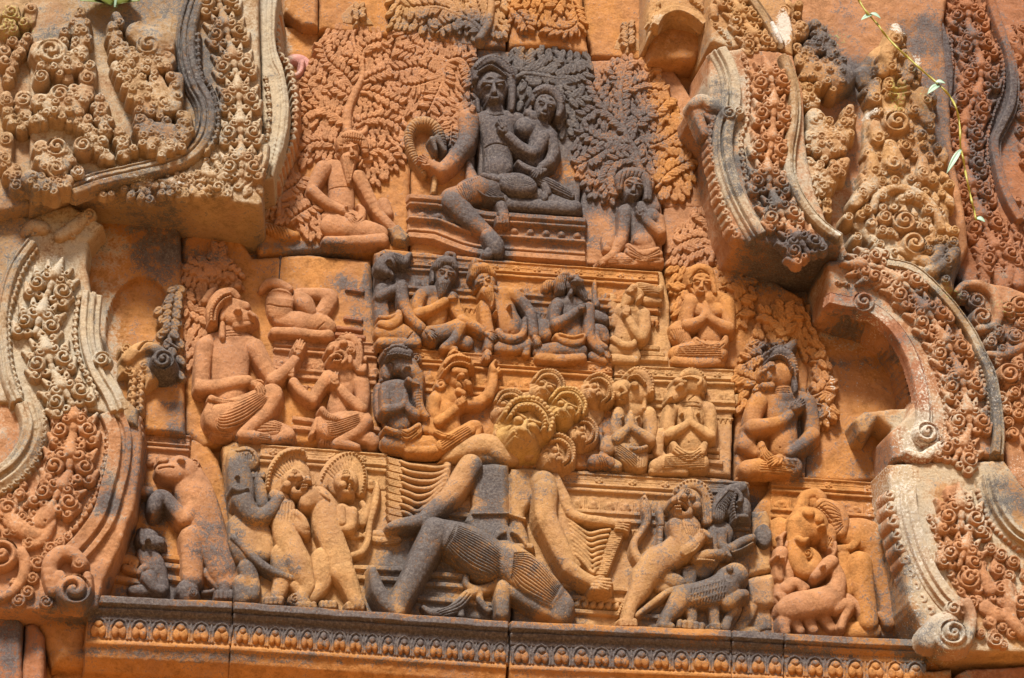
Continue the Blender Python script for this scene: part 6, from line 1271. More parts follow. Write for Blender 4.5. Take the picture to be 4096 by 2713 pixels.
cl.c('20 600 158,-120 500 150,-240 440 132', 68, .6, 20); cl.gs('-230 330,-90 390,30 450,170 560', '-310 490,-200 600,-60 700,140 760', 14, 5, 9, 130); cl.g('-210 310,-250 420,-320 500', 5, 10, 140)
cl.c('190 610 140,330 720 148,460 830 132,540 900 110', 68, .56, 20); cl.gs('240 560,420 560,620 800', '220 740,300 860,520 960', 14, 5, 9, 130); cl.g('620 800,580 880,530 960', 5, 10, 130)
cl.gs('-120 260,-60 260', '-120 400,-60 400', 2, 2, 2, 60)
wb = P_('waist_band', R, zb, TAN, (.05, 0, 0, 0), 2.2)
wb.c('-92 250 9,190 246 9', 58, .7); wb.c('204 256 9,320 290 9', 58, .7); wb.c('-60 490 20,150 510 24,370 510 22', 62, .5)
for i in range(26): wb.g([(-70+i*15, 262), (-66+i*14.4, 380)], 3, 3, 60, False)
for sg, x in ((-1, 130), (1, 250)):
    for k in range(5): wb.c([(x+sg*(-30+k*16), 380+abs(k-2)*8, 12), (x+sg*(20+k*12), 420+k*14, 11), (x+sg*(50+k*6), 450+k*12, 8)], 74, .9, 1)
# heads
T(2, 2)
def demon_head(x, y, rad, tilt, turn, z, label, tint=TAN, st=(0, 0, 0, 0)):
    h = Part('head', R, zb, 2.2, tint, st, .4, 2.4, depth=5, label=label)
    a = math.radians(tilt); ca, sa = math.cos(a), math.sin(a)
    def q(u, v): return x+(ca*u-sa*v)*rad, y+(sa*u+ca*v)*rad
    h.face(x, y, rad, tilt, turn, z, ear=False)
    o = turn*.25
    for sg in (-1, 1):
        p = q(sg*.38+o, .34); h.e(p[0], p[1], rad*.24, rad*.2, tilt, z+rad*.3, .8, 3)
        p = q(sg*.33+o, -.12); h.e(p[0], p[1], rad*.17, rad*.13, tilt, z+rad*.5, .9, 1)
    p0, p1, p2 = q(o-.4, .42), q(o, .5), q(o+.4, .42); h.g([p0, p1, p2], rad*.14, rad*.24, z+rad*.4)
    p0, p1, p2 = q(o-.34, .44), q(o, .52), q(o+.34, .44); h.beads([p0, p1, p2], rad*.13, rad*.07, z+rad*.46)
    p = q(o*1.3, .2); h.e(p[0], p[1], rad*.2, rad*.13, tilt, z+rad*.6, .8, 2)
    c = P_('crown', None, zb, tint, st, 2.2); c.root = R; c.parent_part = h
    P0, P1, P2, P3, P4 = q(-.85, -.1), q(-.72, -.65), q(0, -1.0), q(.72, -.65), q(.85, -.1)
    c.c([P0+(rad*.15,), P1+(rad*.26,), P2+(rad*.32,), P3+(rad*.26,), P4+(rad*.15,)], z+rad*.2, .8, 3)
    c.beads([q(-1.02, -.1), q(-.88, -.8), q(0, -1.24), q(.88, -.8), q(1.02, -.1)], rad*.19, rad*.1, z+rad*.34, 1)
    c.beads([q(-.78, -.1), q(-.62, -.62), q(0, -.92), q(.62, -.62), q(.78, -.1)], rad*.17, rad*.07, z+rad*.52, 1)
    c.g([q(-.95, -.2), q(-.74, -.78), q(0, -1.1), q(.74, -.78), q(.95, -.2)], rad*.03, rad*.08, z+rad*.4)
    return h, q
NEST = []
HB = P_('neck_mass', R, zb, TAN); HB.c('240 760 160,480 720 220,760 700 200', 6, .2); HB.c('500 1000 120,700 900 140', 6, .2)
for a in ((890, 555, 122, 62, -.2, 28, 'upper right head of the demon in profile'), (500, 525, 116, 28, -.6, 26, 'upper left head of the demon with its nose to the left'), (200, 690, 122, 22, -.6, 24, 'leftmost head of the demon, partly hidden'), (770, 885, 108, 80, .3, 24, 'low right head of the demon turned on its side'), (560, 1050, 130, 66, .5, 30, 'bottom head of the demon covering its mouth'), (650, 690, 136, 30, -.25, 44, 'second large grinning head of the demon'), (330, 830, 186, 24, -.2, 70, 'largest front head of the demon, yellowish and grinning')):
    h, q = demon_head(*a[:6], a[6], (.47, .285, .10) if a[2] > 132 else TAN)
    NEST.append(h)
er = P_('ear_ring', R, zb, TAN); er.v(345, 1030, 66, 0, 1, 50, 26, .6); er.e(345, 1035, 26, 26, 0, 70, -.9, 1); er.c('400 990 20,440 950 22,460 960 20', 60, .8)
er = P_('ear_ring', R, zb, TAN); er.v(130, 890, 52, 0, 1, 40, 24, .6); er.e(130, 892, 24, 24, 0, 60, -.9, 1)
er = P_('ear_ring', R, zb, TAN); er.c('600 800 30,660 770 26,700 760 20', 50, .8); er.e(615, 815, 18, 22, 0, 60, -.9, 1)
# --- bird headed worshipper
T(2, 2)
def praying(label, hx, hy, body, legs, zb, tint, st=(0, 0, 0, 0), grp=None):
    r = fig(label, hx, body[3]+330, zb, group=grp)
    b = P_('body', r, zb, tint, st)
    xl, xr, yt, yb, xc = body
    b.c([(xl+50, yt+30, 54), (xc, yt+10, 64), (xr-50, yt+30, 54)], 28, .58); b.c([(xc, yt+80, (xr-xl)*.33), (xc, (yt+yb)/2, (xr-xl)*.27), (xc+5, yb, (xr-xl)*.30)], 18, .5, 26)
    b.c([(xl+44, yt+40, 54), (xl+20, yt+150, 50), (xl+30, yt+240, 46)], 42, .75); b.c([(xl+30, yt+240, 46), ((xl+xc)/2+6, yt+200, 40), (xc-16, yt+150, 32), (xc-8, yt+80, 22), (xc-6, yt+30, 10)], 62, .8)
    b.c([(xr-44, yt+40, 54), (xr-26, yt+150, 50), (xr-36, yt+250, 46)], 42, .75); b.c([(xr-36, yt+250, 46), ((xr+xc)/2+6, yt+210, 40), (xc+16, yt+150, 32), (xc+8, yt+80, 22), (xc+4, yt+30, 10)], 66, .8)
    b.e(xc-60, yt+70, 9, 9, 0, 80, .8); b.e(xc+70, yt+70, 9, 9, 0, 80, .8); b.e(xc, yb-30, 9, 9, 0, 80, -.9)
    for l in legs: b.c(l, 34, .65)
    return r, b
r, b = praying('bird headed worshipper with hooked beak, right of the demon heads', 1190, 560, (1030, 1360, 690, 980, 1165), ['980 1010 64,990 960 58', '1080 1000 66,1150 1070 70,1240 1130 56', '1000 1120 44,1060 1150 40', '1250 1080 60,1250 1140 50'], 46, TAN)
b.c('1170 640 74,1190 690 90', 36, .6); b.e(1200, 560, 110, 130, 0, 44, .68); b.c('1110 520 66,1060 530 54,1050 560 34', 70, .8); b.c('1060 570 30,1100 600 40', 74, .8); b.c('1100 520 20,1130 560 16,1100 580 10', 110, .9); b.e(1200, 500, 30, 24, 0, 110, .8); b.e(1290, 560, 22, 50, 10, 70, .7); b.c('1275 620 18,1275 690 18', 60, .8); b.g('1050 600,1110 620', 5, 10, 90)
p = P_('crown', r, 46, TAN); p.c('1140 430 24,1200 400 40,1270 420 44,1310 490 34,1320 560 24', 70, .8); p.beads('1150 400,1210 370,1290 390,1340 470,1340 560', 26, 12, 90); p.beads('1160 440,1220 425,1290 490', 18, 8, 110)
p = P_('skirt', r, 46, TAN); p.c('1170 1010 18,1240 1020 22,1290 1000 16', 70, .7); p.c('1090 1010 60,1150 1080 70,1240 1140 50', 44, .6); p.gs('1060 960,1240 1100', '1060 1060,1180 1160', 7, 4, 8, 80); p.gs('1220 1030,1220 1150', '1280 1020,1280 1140', 4, 4, 7, 70)
r, b = praying('horse headed worshipper with folded hands beside the bird headed one', 1620, 540, (1450, 1840, 660, 980, 1640), ['1380 950 54,1410 900 54', '1390 950 44,1390 1040 40,1420 1070 30', '1380 1150 60,1500 1110 66,1700 1110 80', '1350 1190 30,1600 1190 34'], 46, TAN)
b.c('1660 610 70,1670 660 84', 36, .6); b.c('1680 490 100,1600 500 84,1530 580 60,1490 610 46', 50, .7); b.e(1570, 505, 26, 18, -20, 110, .8); b.c('1540 470 26,1600 480 20', 90, .8); b.e(1490, 600, 14, 10, -30, 96, .9); b.g('1490 640,1560 620', 5, 10, 84); b.e(1720, 480, 22, 44, 20, 90, .8); b.g('1640 600,1690 560', 4, 8, 100)
b.gs('1580 625,1720 640', '1590 660,1730 670', 2, 4, 8, 80)
p = P_('crown', r, 46, TAN); p.c('1570 440 20,1620 410 40,1690 420 40,1740 460 20', 70, .8); p.beads('1590 400,1650 375,1720 400,1760 440', 24, 11, 84); p.beads('1580 450,1640 440,1710 460', 18, 8, 104); p.c('1730 510 26,1740 570 20', 50, .8)
p = P_('skirt', r, 46, TAN); p.c('1510 980 26,1550 1040 40,1640 1080 42,1720 1050 38,1760 980 24', 66, .66); p.gs('1520 1030,1630 1110,1740 1050', '1540 990,1640 1050,1730 1000', 3, 4, 8, 100); p.c('1440 1130 60,1560 1110 66,1720 1120 76', 44, .6); p.gs('1450 1070,1760 1060', '1440 1170,1760 1170', 8, 4, 8, 84); p.gs('1400 940,1420 1060', '1480 950,1480 1040', 5, 4, 8, 70)
p = P_('carved_knee', None, 60, ORANGE, (.1, 0, 0, 0)); p.c('880 1110 56,960 1110 50,1010 1130 40', 24, .65); p.c('940 1080 40,990 1000 40,990 900 40', 16, .6); p.gs('900 1060,940 1150', '960 1070,1000 1150', 4, 4, 8, 60); p.c('990 800 40,985 880 44', 16, .6); single(p, 'knee and folded cloth left at the joint beside the bird headed worshipper', 'carved knee')
# --- seated monkey, right
T(3, 2); zb = 26; r = fig('crowned monkey seated facing left with one hand on his chest, half blackened shoulder', 400, 1240, zb)
b = P_('body', r, zb, ORANGE)
b.c('260 620 70,420 600 80,600 620 70', 30, .58); b.c('430 680 150,440 800 120,450 930 110,450 1010 110', 18, .5, 30); b.c('430 520 80,440 590 100', 36, .62)
b.c('250 640 74,210 740 68,200 840 64', 46, .72); b.c('200 840 64,330 820 56,440 790 48,500 740 40', 66, .78); b.hand(535, 690, 320, 110, 90); b.c('640 640 70,670 750 62,680 880 60', 40, .72); b.c('680 900 60,600 980 52,500 1040 44', 56, .75); b.hand(420, 1080, 150, 120, 70)
b.c('150 980 76,160 920 66', 26, .68); b.c('150 990 66,220 1040 50', 26, .68); b.c('160 1170 70,330 1150 76,520 1150 80', 34, .62); b.e(430, 985, 10, 10, 0, 86, -.9)
b.e(410, 410, 125, 135, 0, 44, .66); b.c('350 430 80,300 430 64', 60, .75); b.c('300 370 26,350 340 30', 90, .7); b.e(360, 350, 20, 14, -10, 120, .8); b.g('270 480,310 470,350 455', 7, 16, 100); b.c('290 510 30,350 510 30', 70, .7); b.c('280 400 14,300 385 12', 104, .9); b.gs('370 530,500 520', '370 560,500 560', 3, 4, 8, 80)
p = P_('crown', r, zb, ORANGE, (.45, 0, 0, 0)); p.c('330 280 24,400 240 50,470 260 50,520 330 40,540 420 26', 70, .8); p.c('480 220 46,520 180 34,540 150 14', 60, .8); p.beads('320 250,390 200,470 210,530 290,560 400', 26, 12, 90); p.beads('340 290,410 265,480 300,520 380', 22, 10, 110); p.c('530 450 20,540 530 22,535 570 8', 70, .8)
p = P_('skirt', r, zb, ORANGE, (.05, 0, 0, 0)); p.c('270 980 26,300 1060 44,400 1130 44,530 1130 40', 60, .6); p.gs('260 1000,320 1110,560 1160', '310 970,380 1070,560 1110', 5, 4, 9, 90); p.gs('190 930,220 1060', '260 960,260 1070', 5, 4, 8, 70); p.c('290 1160 66,420 1160 70,530 1160 66', 44, .58); p.gs('240 1110,540 1160', '220 1190,540 1200', 5, 4, 8, 80); p.g('190 1110,230 1200', 5, 9, 80)
# ------------------------------------------------------------------ animals of the bottom row
T(0, 2); zb = 16; r = fig('bear like beast reared upright with a black paw raised, bottom left', 1600, 1600, zb, 'carved animal', 'carved_animal')
b = P_('body', r, zb, PINK, (.02, 0, 0, 0))
b.c('1500 1220 120,1560 1380 150,1620 1560 150,1680 1740 140,1750 1900 120,1780 2000 110', 30, .5, 40); b.c('1440 1170 110,1480 1190 110', 46, .62); b.c('1420 1200 90,1340 1200 70,1300 1190 56', 56, .72); b.g('1270 1160,1340 1152,1390 1160', 7, 18, 100); b.e(1310, 1108, 40, 22, -14, 66, .6); b.v(1555, 1130, 40, 0, 1, 60); b.e(1450, 1100, 22, 14, 10, 110, .6)
b.c('1560 1480 80,1500 1560 70,1470 1570 66', 56, .7); b.c('1470 1570 64,1390 1480 56,1320 1400 50,1270 1390 50', 66, .75); b.c('1250 1420 56,1240 1480 50,1230 1530 24', 74, .75); b.c('1180 1360 44,1130 1340 36', 40, .7)
b.c('1540 1720 100,1540 1880 84,1540 2000 80,1540 2060 76', 50, .62); b.c('1800 1960 90,1820 2080 90', 30, .6)
for i in range(16):
    for j in range(4):
        if (i*5+j*3) % 7 < 3: b.g([(1560+j*40+i*6, 1300+i*36), (1560+j*40+i*6+6, 1326+i*36)], 3, 3, 70, False)
T(0, 3)
b.c('1500 860 86,1510 890 76', 50, .62); b.v(1550, 880, 30, 0, 1, 90); b.c('1760 740 60,1800 860 44,1780 900 44', 40, .65); b.c('1650 720 40,1740 820 36,1800 870 40', 30, .65); [b.c([(1740+i*36, 880, 22), (1736+i*36, 920, 18)], 50, .8, 2) for i in range(4)]
b.c('1620 880 16,1700 870 16,1730 830 14', 24, .8)
p = P_('tail', r, 58, TAN, (.25, 0, 0, 0)); p.c('1870 440 26,1950 520 32,2040 610 34,2150 690 32,2260 740 30,2390 775 20', 46, .85)
r = fig('small blackened monkey sitting beside the bear like beast', 1200, 900, 16, 'carved animal', 'carved_animal')
b = P_('body', r, 16, PINK, (.12, 0, 0, 0)); b.e(1180, 450, 90, 84, 10, 40, .68); b.c('1220 470 60,1270 475 48', 50, .72); b.g('1280 480,1310 486', 5, 10, 90); b.e(1185, 450, 12, 10, 0, 104, .8); b.e(1140, 440, 24, 70, -10, 70, .5); b.c('1180 570 80,1230 660 86,1280 760 60,1300 840 50', 24, .6); b.c('1190 760 60,1230 830 44,1290 860 36', 44, .65); b.c('1180 680 36,1140 690 30,1120 720 26', 36, .75); b.c('1060 860 34,1140 860 44,1230 860 30', 24, .6)
p = P_('carved_plant', None, 16, ORANGE, (.1, 0, 0, 0)); p.v(1060, 650, 50, 60, 1, 20); p.c('930 640 40,1000 610 44,1080 640 40,1040 700 30', 14, .7); p.c('1000 680 26,1080 710 26,1130 720 20', 20, .8); single(p, 'broken curled lump behind the small black monkey', 'carved lump')
# elephant at the left edge of the lion block
T(1, 2); r = fig('dark elephant head with curled trunk at the corner of the lion block', 60, 1940, 58, 'carved animal', 'carved_animal')
b = P_('body', r, 58, TAN, (.1, 0, 0, 0))
b.c('-60 1080 60,-30 1200 90,-10 1300 100,0 1400 96', 30, .55, 30); b.c('0 1420 84,60 1520 74,140 1550 66,220 1510 56,270 1440 46,300 1400 36', 56, .75); b.e(20, 1100, 110, 110, 40, 20, .35); b.g('-50 1030,60 1020,110 1100', 8, 10, 60); b.c('-70 1330 20,-20 1350 20,40 1330 8', 90, .9); b.e(-40, 1230, 12, 9, 0, 90, .8)
b.c('-20 1620 90,0 1760 110,20 1860 90', 14, .5, 30); b.c('110 1700 120,140 1820 110', 14, .45, 30); b.c('-10 2080 60,0 2200 60', 24, .6); b.c('40 1960 70,80 2120 60,80 2180 54', 24, .6)
for i in range(7): b.g([(-40+i*22, 1060-abs(i-3)*10), (-20+i*16, 1100)], 5, 7, 50, False)
b.c('120 1250 30,150 1340 44,160 1460 46', 30, .65); [b.c([(90+i*26, 1240, 13), (86+i*28, 1210, 11)], 36, .9, 2) for i in range(4)]
LG = 'rearing lions'
def lion_face(b, x, y, s, d, z):
    """snarling face turned to side d"""
    b.e(x, y, 92*s, 96*s, 0, z, .62); b.c([(x+d*40*s, y+10*s, 52*s), (x+d*84*s, y+6*s, 40*s)], z+20, .72); b.c([(x+d*96*s, y-22*s, 18*s), (x+d*104*s, y, 20*s)], z+56, .8)
    b.c([(x+d*10*s, y+76*s, 40*s), (x+d*70*s, y+84*s, 34*s)], z+20, .72); b.g([(x+d*110*s, y+44*s), (x+d*60*s, y+34*s), (x+d*24*s, y+52*s)], 17*s, 40*s, z+40)
    b.beads([(x+d*96*s, y+36*s), (x+d*50*s, y+32*s)], 15*s, 7*s, z+54); b.beads([(x+d*90*s, y+54*s), (x+d*50*s, y+58*s)], 15*s, 7*s, z+50)
    b.e(x+d*30*s, y-34*s, 24*s, 20*s, 0, z+60, .8, 2); b.e(x-d*26*s, y-34*s, 22*s, 18*s, 0, z+52, .8, 2); b.v(x+d*4*s, y-66*s, 26*s, 0, 1, z+44); b.g([(x+d*64*s, y-6*s), (x+d*30*s, y+10*s), (x, y+40*s)], 4*s, 8*s, z+40); b.e(x-d*60*s, y+30*s, 30*s, 30*s, 0, z+36, .7)
r = fig('rearing lion facing right, left one of the pair behind the elephant trunk', 460, 2260, 58, 'carved lion', 'carved_lion', LG)
b = P_('body', r, 58, TAN)
lion_face(b, 420, 1270, 1.05, 1, 50); b.c('340 1480 80,330 1620 90,380 1780 100,440 1920 108,480 2020 90', 36, .58, 24); b.c('480 2020 80,520 2110 60,480 2210 50,510 2260 44', 40, .65); b.c('330 1860 100,330 1960 90,310 2100 64,280 2200 50', 26, .6); b.c('440 2100 60,470 2160 50', 30, .65); b.v(420, 2215, 46, 0, 1, 40); b.c('400 1560 44,460 1640 50,500 1680 40', 50, .7); b.c('500 1640 36,480 1580 30,420 1530 34', 60, .75)
for i in range(6): b.g([(300+i*26, 1440), (290+i*26, 1580)], 4, 6, 80, False)
[b.c([(450+i*40, 2260, 22), (456+i*40, 2280, 18)], 56, .8, 2) for i in range(4)]; [b.c([(200+i*36, 2220, 24), (196+i*36, 2250, 18)], 40, .8, 2) for i in range(4)]
p = P_('mane', r, 58, TAN); p.e(370, 1240, 165, 185, 20, 8, .3); p.c('230 1340 60,260 1200 60,330 1090 60,430 1050 50,490 1080 30', 18, .4); p.c('260 1390 50,330 1410 44', 40, .6); p.beads('200 1330,230 1180,320 1060,440 1020,510 1050', 30, 12, 56); p.gs('230 1180,300 1230', '400 1050,420 1130', 9, 4, 6, 70)
r = fig('rearing lion with a raised tail, right one of the pair', 840, 2290, 58, 'carved lion', 'carved_lion', LG)
b = P_('body', r, 58, TAN)
lion_face(b, 830, 1270, 1.0, .35, 50); b.c('610 1400 90,660 1500 110,680 1640 110,730 1780 100,770 1900 104,780 1980 96', 36, .56, 24); b.c('800 1990 96,850 2080 76,890 2180 62,920 2250 56', 46, .65); b.c('640 1880 80,640 2000 84,640 2100 60,560 2200 50', 30, .6); b.c('560 1380 70,520 1440 60,580 1420 50,640 1390 44', 60, .7); b.c('800 1520 70,860 1560 66,880 1600 56', 30, .6); b.c('790 1490 30,800 1600 34', 60, .7); b.c('880 1520 44,860 1640 44,800 1650 30', 50, .7)
[b.c([(850+i*36, 2262, 24), (850+i*36, 2290, 18)], 50, .8, 2) for i in range(4)]; [b.c([(640+i*32, 2250, 22), (640+i*32, 2280, 18)], 40, .8, 2) for i in range(4)]
[b.c([(620+i*16, 1370+i*8, 12), (650+i*14, 1390+i*10, 9)], 80, .9, 2) for i in range(4)]
p = P_('mane', r, 58, TAN); p.e(810, 1230, 165, 185, -10, 8, .3); p.c('640 1300 50,690 1200 56,780 1110 56,870 1090 46,940 1160 40,960 1260 40,940 1360 40', 18, .4); p.beads('630 1270,680 1170,790 1070,890 1050,960 1130,980 1260,950 1380', 28, 8, 38); p.gs('680 1180,740 1240', '880 1070,880 1140', 9, 4, 6, 66)
p = P_('tail', r, 58, TAN); p.c('880 1870 26,960 1840 28,1005 1750 24,1020 1620 22,1060 1460 26,1080 1330 20,1070 1290 10', 30, .85)
p = P_('carved_leaf', None, 58, TAN, (.03, 0, 0, 0)); p.lf(960, 1710, 300, 56, 4, 14, 20); p.g('1000 1730,1100 1760,1250 1740', 4, 6, 40); p.lf(790, 1690, 170, 40, 6, 10, 16); p.lf(920, 1600, 120, 36, -66, 16, 20)
p.c('960 1450 20,990 1520 30,960 1600 40', 20, .6); single(p, 'pointed leaf with a ribbed edge right of the lion pair', 'carved leaf')
# twisted stem under the demon
T(1, 3); r = fig('forked twisted stem carved under the demon thigh', 1800, 1080, 58, 'carved plant', 'carved_plant')
p = P_('stem', r, 58, TAN, (.12, 0, 0, 0))
p.c('1790 760 26,1800 820 26,1880 860 36,1980 840 40,2060 790 34', 30, .75); p.c('1880 870 36,1800 900 40,1740 970 44,1650 1030 40,1520 1040 30,1450 1000 18', 30, .7); p.c('1900 870 30,1900 940 28,1960 1020 24,1980 1020 20', 30, .75); p.c('1740 980 30,1750 1060 26', 26, .7); p.c('2060 790 50,2080 900 60,2080 1040 54', 40, .65)
p.gs('1800 880,1720 960,1560 1030', '1850 900,1760 1000,1600 1050', 3, 4, 7, 56)
# --- right shouting lion
T(2, 3); zb = 51; r = fig('shouting lion rearing with fists raised, right of the demon', 1300, 1160, zb, 'carved lion', 'carved_lion', LG)
b = P_('body', r, zb, TAN)
lion_face(b, 1630, 150, 1.15, -1, 60); b.c('1560 320 80,1620 360 110,1580 480 110,1480 570 110,1370 630 116,1290 740 104', 44, .56, 24); b.c('1280 740 96,1240 860 76,1180 960 52,1150 1060 46', 46, .65); b.c('1150 1060 46,1140 1110 44', 50, .65); b.c('1420 740 60,1520 790 66,1560 800 50', 26, .62); b.c('1400 830 50,1480 850 44', 20, .6)
b.c('1530 340 64,1560 460 56,1600 550 50', 66, .72); b.c('1600 550 48,1690 480 42,1740 420 38', 74, .78); [b.c([(1740+i*18, 390+i*14, 22), (1770+i*12, 400+i*14, 18)], 86, .8, 3) for i in range(4)]
[b.c([(1090+i*36, 1110, 22), (1096+i*36, 1140, 18)], 56, .8, 2) for i in range(4)]
for i in range(8): b.g([(1590+i*22, 320+i*3), (1620+i*20, 400+i*4)], 3, 6, 110, False)
b.beads('1600 580,1680 540,1720 490', 18, 8, 90); b.beads('1120 940,1090 1000,1060 1070', 22, 11, 26)
p = P_('mane', r, zb, TAN); p.e(1690, 150, 130, 170, -10, 12, .3); p.c('1560 60 40,1620 20 44,1700 20 46,1770 80 44,1790 180 44,1790 290 40,1760 310 30', 40, .45); p.beads('1540 40,1610 -10,1710 -10,1790 60,1820 180,1830 290', 30, 9, 56); p.gs('1730 60,1760 300', '1790 80,1820 300', 4, 4, 7, 96)
p = P_('tail', r, zb, TAN); p.c('1250 640 40,1200 560 34,1200 470 26,1260 390 22,1300 300 30,1290 200 38,1280 110 12', 40, .8); p.gs('1270 310,1250 200,1280 110', '1320 310,1310 200,1285 110', 4, 3, 7, 70); p.c('1400 510 24,1405 400 22,1410 320 28,1400 240 30,1395 160 10', 26, .8); p.g('1375 330,1435 330', 4, 8, 60)
r = fig('maned beast with dark bristling neck behind the shouting lion', 1900, 700, zb, 'carved animal', 'carved_animal')
b = P_('body', r, zb, TAN, (.1, 0, 0, 0)); b.c('1920 190 100,1960 130 90,2060 90 60', 26, .5); b.e(2060, 220, 70, 110, 10, 40, .6); b.e(2040, 150, 16, 12, 0, 100, .8); b.c('2010 60 20,2050 120 20,2020 200 16', 70, .8); b.c('1880 400 110,1840 520 100,1740 680 90', 10, .5); b.c('1700 600 40,1800 570 40,1900 570 36', 50, .72); [b.c([(1910+i*14, 540+i*14, 16), (1945+i*6, 560+i*10, 13)], 60, .8, 2) for i in range(4)]; b.c('1900 400 44,1900 500 40,1960 530 40,2060 470 36,2140 440 30', 44, .7)
b.c('1640 720 60,1640 790 50', 20, .6); b.e(2070, 270, 40, 20, 0, 80, .8, 2)
b.beads('1700 620,1780 620,1850 630', 18, 8, 70); b.beads('1980 560,2060 530,2150 480', 18, 8, 60)
p = P_('mane', r, zb, TAN, (.15, 0, 0, 0)); p.c('1870 260 50,1890 170 60,1960 80 60,2060 30 40', 60, .5); p.gs('1850 280,1860 180,1960 60', '2000 290,1980 180,2060 80', 9, 5, 8, 90)
for i in range(7): p.g([(1870+i*16, 190-i*16), (1960+i*12, 250-i*16)], 4, 5, 90, False)
p.beads('2010 80,1990 180,2010 290', 24, 11, 84)
r = fig('small dark walking lion with a long straight tail, right of the demon', 1700, 1180, zb, 'carved lion', 'carved_lion')
b = P_('body', r, zb, TAN, (.1, 0, 0, 0)); b.c('1600 900 90,1720 890 100,1860 860 116,1940 800 110', 44, .56, 24); b.c('1960 760 100,2010 730 96', 50, .6); b.c('2020 760 70,2060 740 50', 54, .62); b.c('1570 920 84,1520 1000 64,1460 1080 48,1440 1130 44', 50, .65); b.c('1430 1140 38,1490 1150 30', 56, .7); b.c('1640 1000 56,1660 1080 40,1650 1120 36', 30, .6); b.c('1830 1000 50,1840 1100 36,1850 1150 34', 30, .62); b.c('1950 950 60,2030 900 44,2080 890 36', 54, .7); b.c('1990 1020 40,1950 1090 34,1930 1160 36', 26, .65); b.e(1960, 690, 26, 30, 0, 90, .7)
[b.c([(1560+i*44, 1120+i*6, 28), (1556+i*44, 1150+i*6, 22)], 40, .8, 2) for i in range(5)]; [b.c([(1820+i*26, 1140, 17), (1822+i*26, 1170, 14)], 50, .8, 2) for i in range(3)]
for i in range(12):
    for j in range(3): b.g([(1660+i*24, 850+j*50-i*6), (1656+i*24, 880+j*50-i*6)], 4, 7, 90, False)
p = P_('tail', r, zb, TAN, (.05, 0, 0, 0)); p.c('1560 850 30,1460 880 28,1350 960 26,1210 1065 20', 40, .8)
# plain unfinished blocks between dark lion and deer
T(3, 3); r = fig('smooth unfinished animal body broken by a crooked crack, left of the deer', 260, 1160, 12, 'carved animal', 'carved_animal')
b = P_('body', r, 12, TAN); b.poly('150 770,240 740,380 720,388 980,300 1000,180 990,130 900', 44, 60); b.poly('190 230,310 220,340 300,350 560,350 700,170 740,140 640,180 440', 36, 30); b.c('180 990 60,140 1100 50,60 1190 40', 20, .5); b.poly('60 1160,180 1000,350 1000,360 1180,220 1200', 10, 30); b.c('120 1190 40,220 1195 40', 18, .5)
p = P_('dark_patch', r, 12, TAN, (.55, 0, 0, 0)); p.e(290, 420, 60, 90, 0, 66, .2)
# --- elephant right
T(3, 3); zb = 12; r = fig('large elephant with bristly crest and curled trunk among the deer, bottom right', 900, 1200, zb, 'carved animal', 'carved_animal')
b = P_('body', r, zb, ORANGE)
b.c('980 400 120,1090 420 140,1180 480 130,1200 560 120', 20, .42, 30); b.c('1200 560 110,1240 720 92,1270 880 76,1290 1000 74,1290 1100 70', 24, .55); b.c('1060 640 100,1080 800 92,1110 960 80,1130 1110 76', 36, .6); b.c('920 580 70,940 720 60,960 860 56', 24, .55); b.c('420 360 90,440 480 80', 10, .5)
b.e(650, 330, 160, 150, 0, 44, .6); b.c('590 340 120,560 480 84,560 600 80,600 690 72,680 690 64,700 620 56,660 560 44,620 560 36', 50, .68); b.c('570 450 28,600 470 28,640 450 14', 96, .85); b.e(650, 240, 44, 40, 0, 110, .6); b.e(730, 290, 40, 40, 0, 100, .6); b.e(760, 345, 22, 14, -10, 120, .8); b.v(640, 565, 44, 60, 1, 70)
b.c('560 280 50,600 180 50,620 110 40,700 80 40,750 120 44', 34, .55); b.e(660, 130, 90, 80, 20, 20, .4); b.c('800 400 80,800 480 60', 44, .5); b.gs('740 440,800 470,820 400', '700 460,790 510,850 420', 3, 5, 8, 110)
b.c('980 340 30,1020 400 36,1030 470 34,990 520 30', 50, .6); b.c('880 530 30,1000 520 30', 40, .6); b.c('980 1180 70,1160 1180 70', 16, .5); b.c('1220 1060 30,1290 1110 60', 30, .6)
p = P_('crest', r, zb, ORANGE); p.c('760 180 60,830 220 84,890 290 84,900 380 60', 50, .55); p.gs('700 210,790 140,900 220', '800 300,860 400,930 340', 9, 4, 7, 90)
for i in range(14): p.g([(730+i*14, 170+i*12), (780+i*10, 200+i*14)], 4, 6, 90, False)
r = fig('deer facing front with bent foreleg, left one of the two deer', 430, 1160, zb, 'carved deer', 'carved_deer', 'pair of deer')
b = P_('body', r, zb, PINK); b.c('430 560 56,415 660 44,412 740 36,420 770 30', 56, .7); b.c('480 600 56,480 720 56,440 860 66,430 940 60', 36, .58); b.c('470 840 56,540 800 44,600 860 34', 50, .65); b.c('560 790 30,630 840 26', 40, .65); b.e(480, 490, 20, 44, 20, 50, .7); b.e(400, 585, 14, 12, 0, 110, .8); b.e(440, 600, 14, 12, 0, 110, .8)
p = P_('antler', r, zb, PINK); p.c('430 510 14,430 440 14,460 400 12', 60, .9); p.c('430 460 12,410 430 8', 60, .9)
r = fig('leaping deer with its head turned back, right one of the two', 700, 1200, zb, 'carved deer', 'carved_deer', 'pair of deer')
b = P_('body', r, zb, PINK, (.02, 0, 0, 0)); b.c('480 1010 90,560 980 110,680 960 110,800 930 110,860 870 84', 56, .58, 20); b.c('860 880 76,890 780 60,860 690 50,820 640 46', 60, .65); b.c('830 630 56,770 680 50,700 750 36', 76, .7); b.e(770, 660, 14, 12, -40, 130, .8); b.e(850, 620, 34, 18, -20, 80, .7)
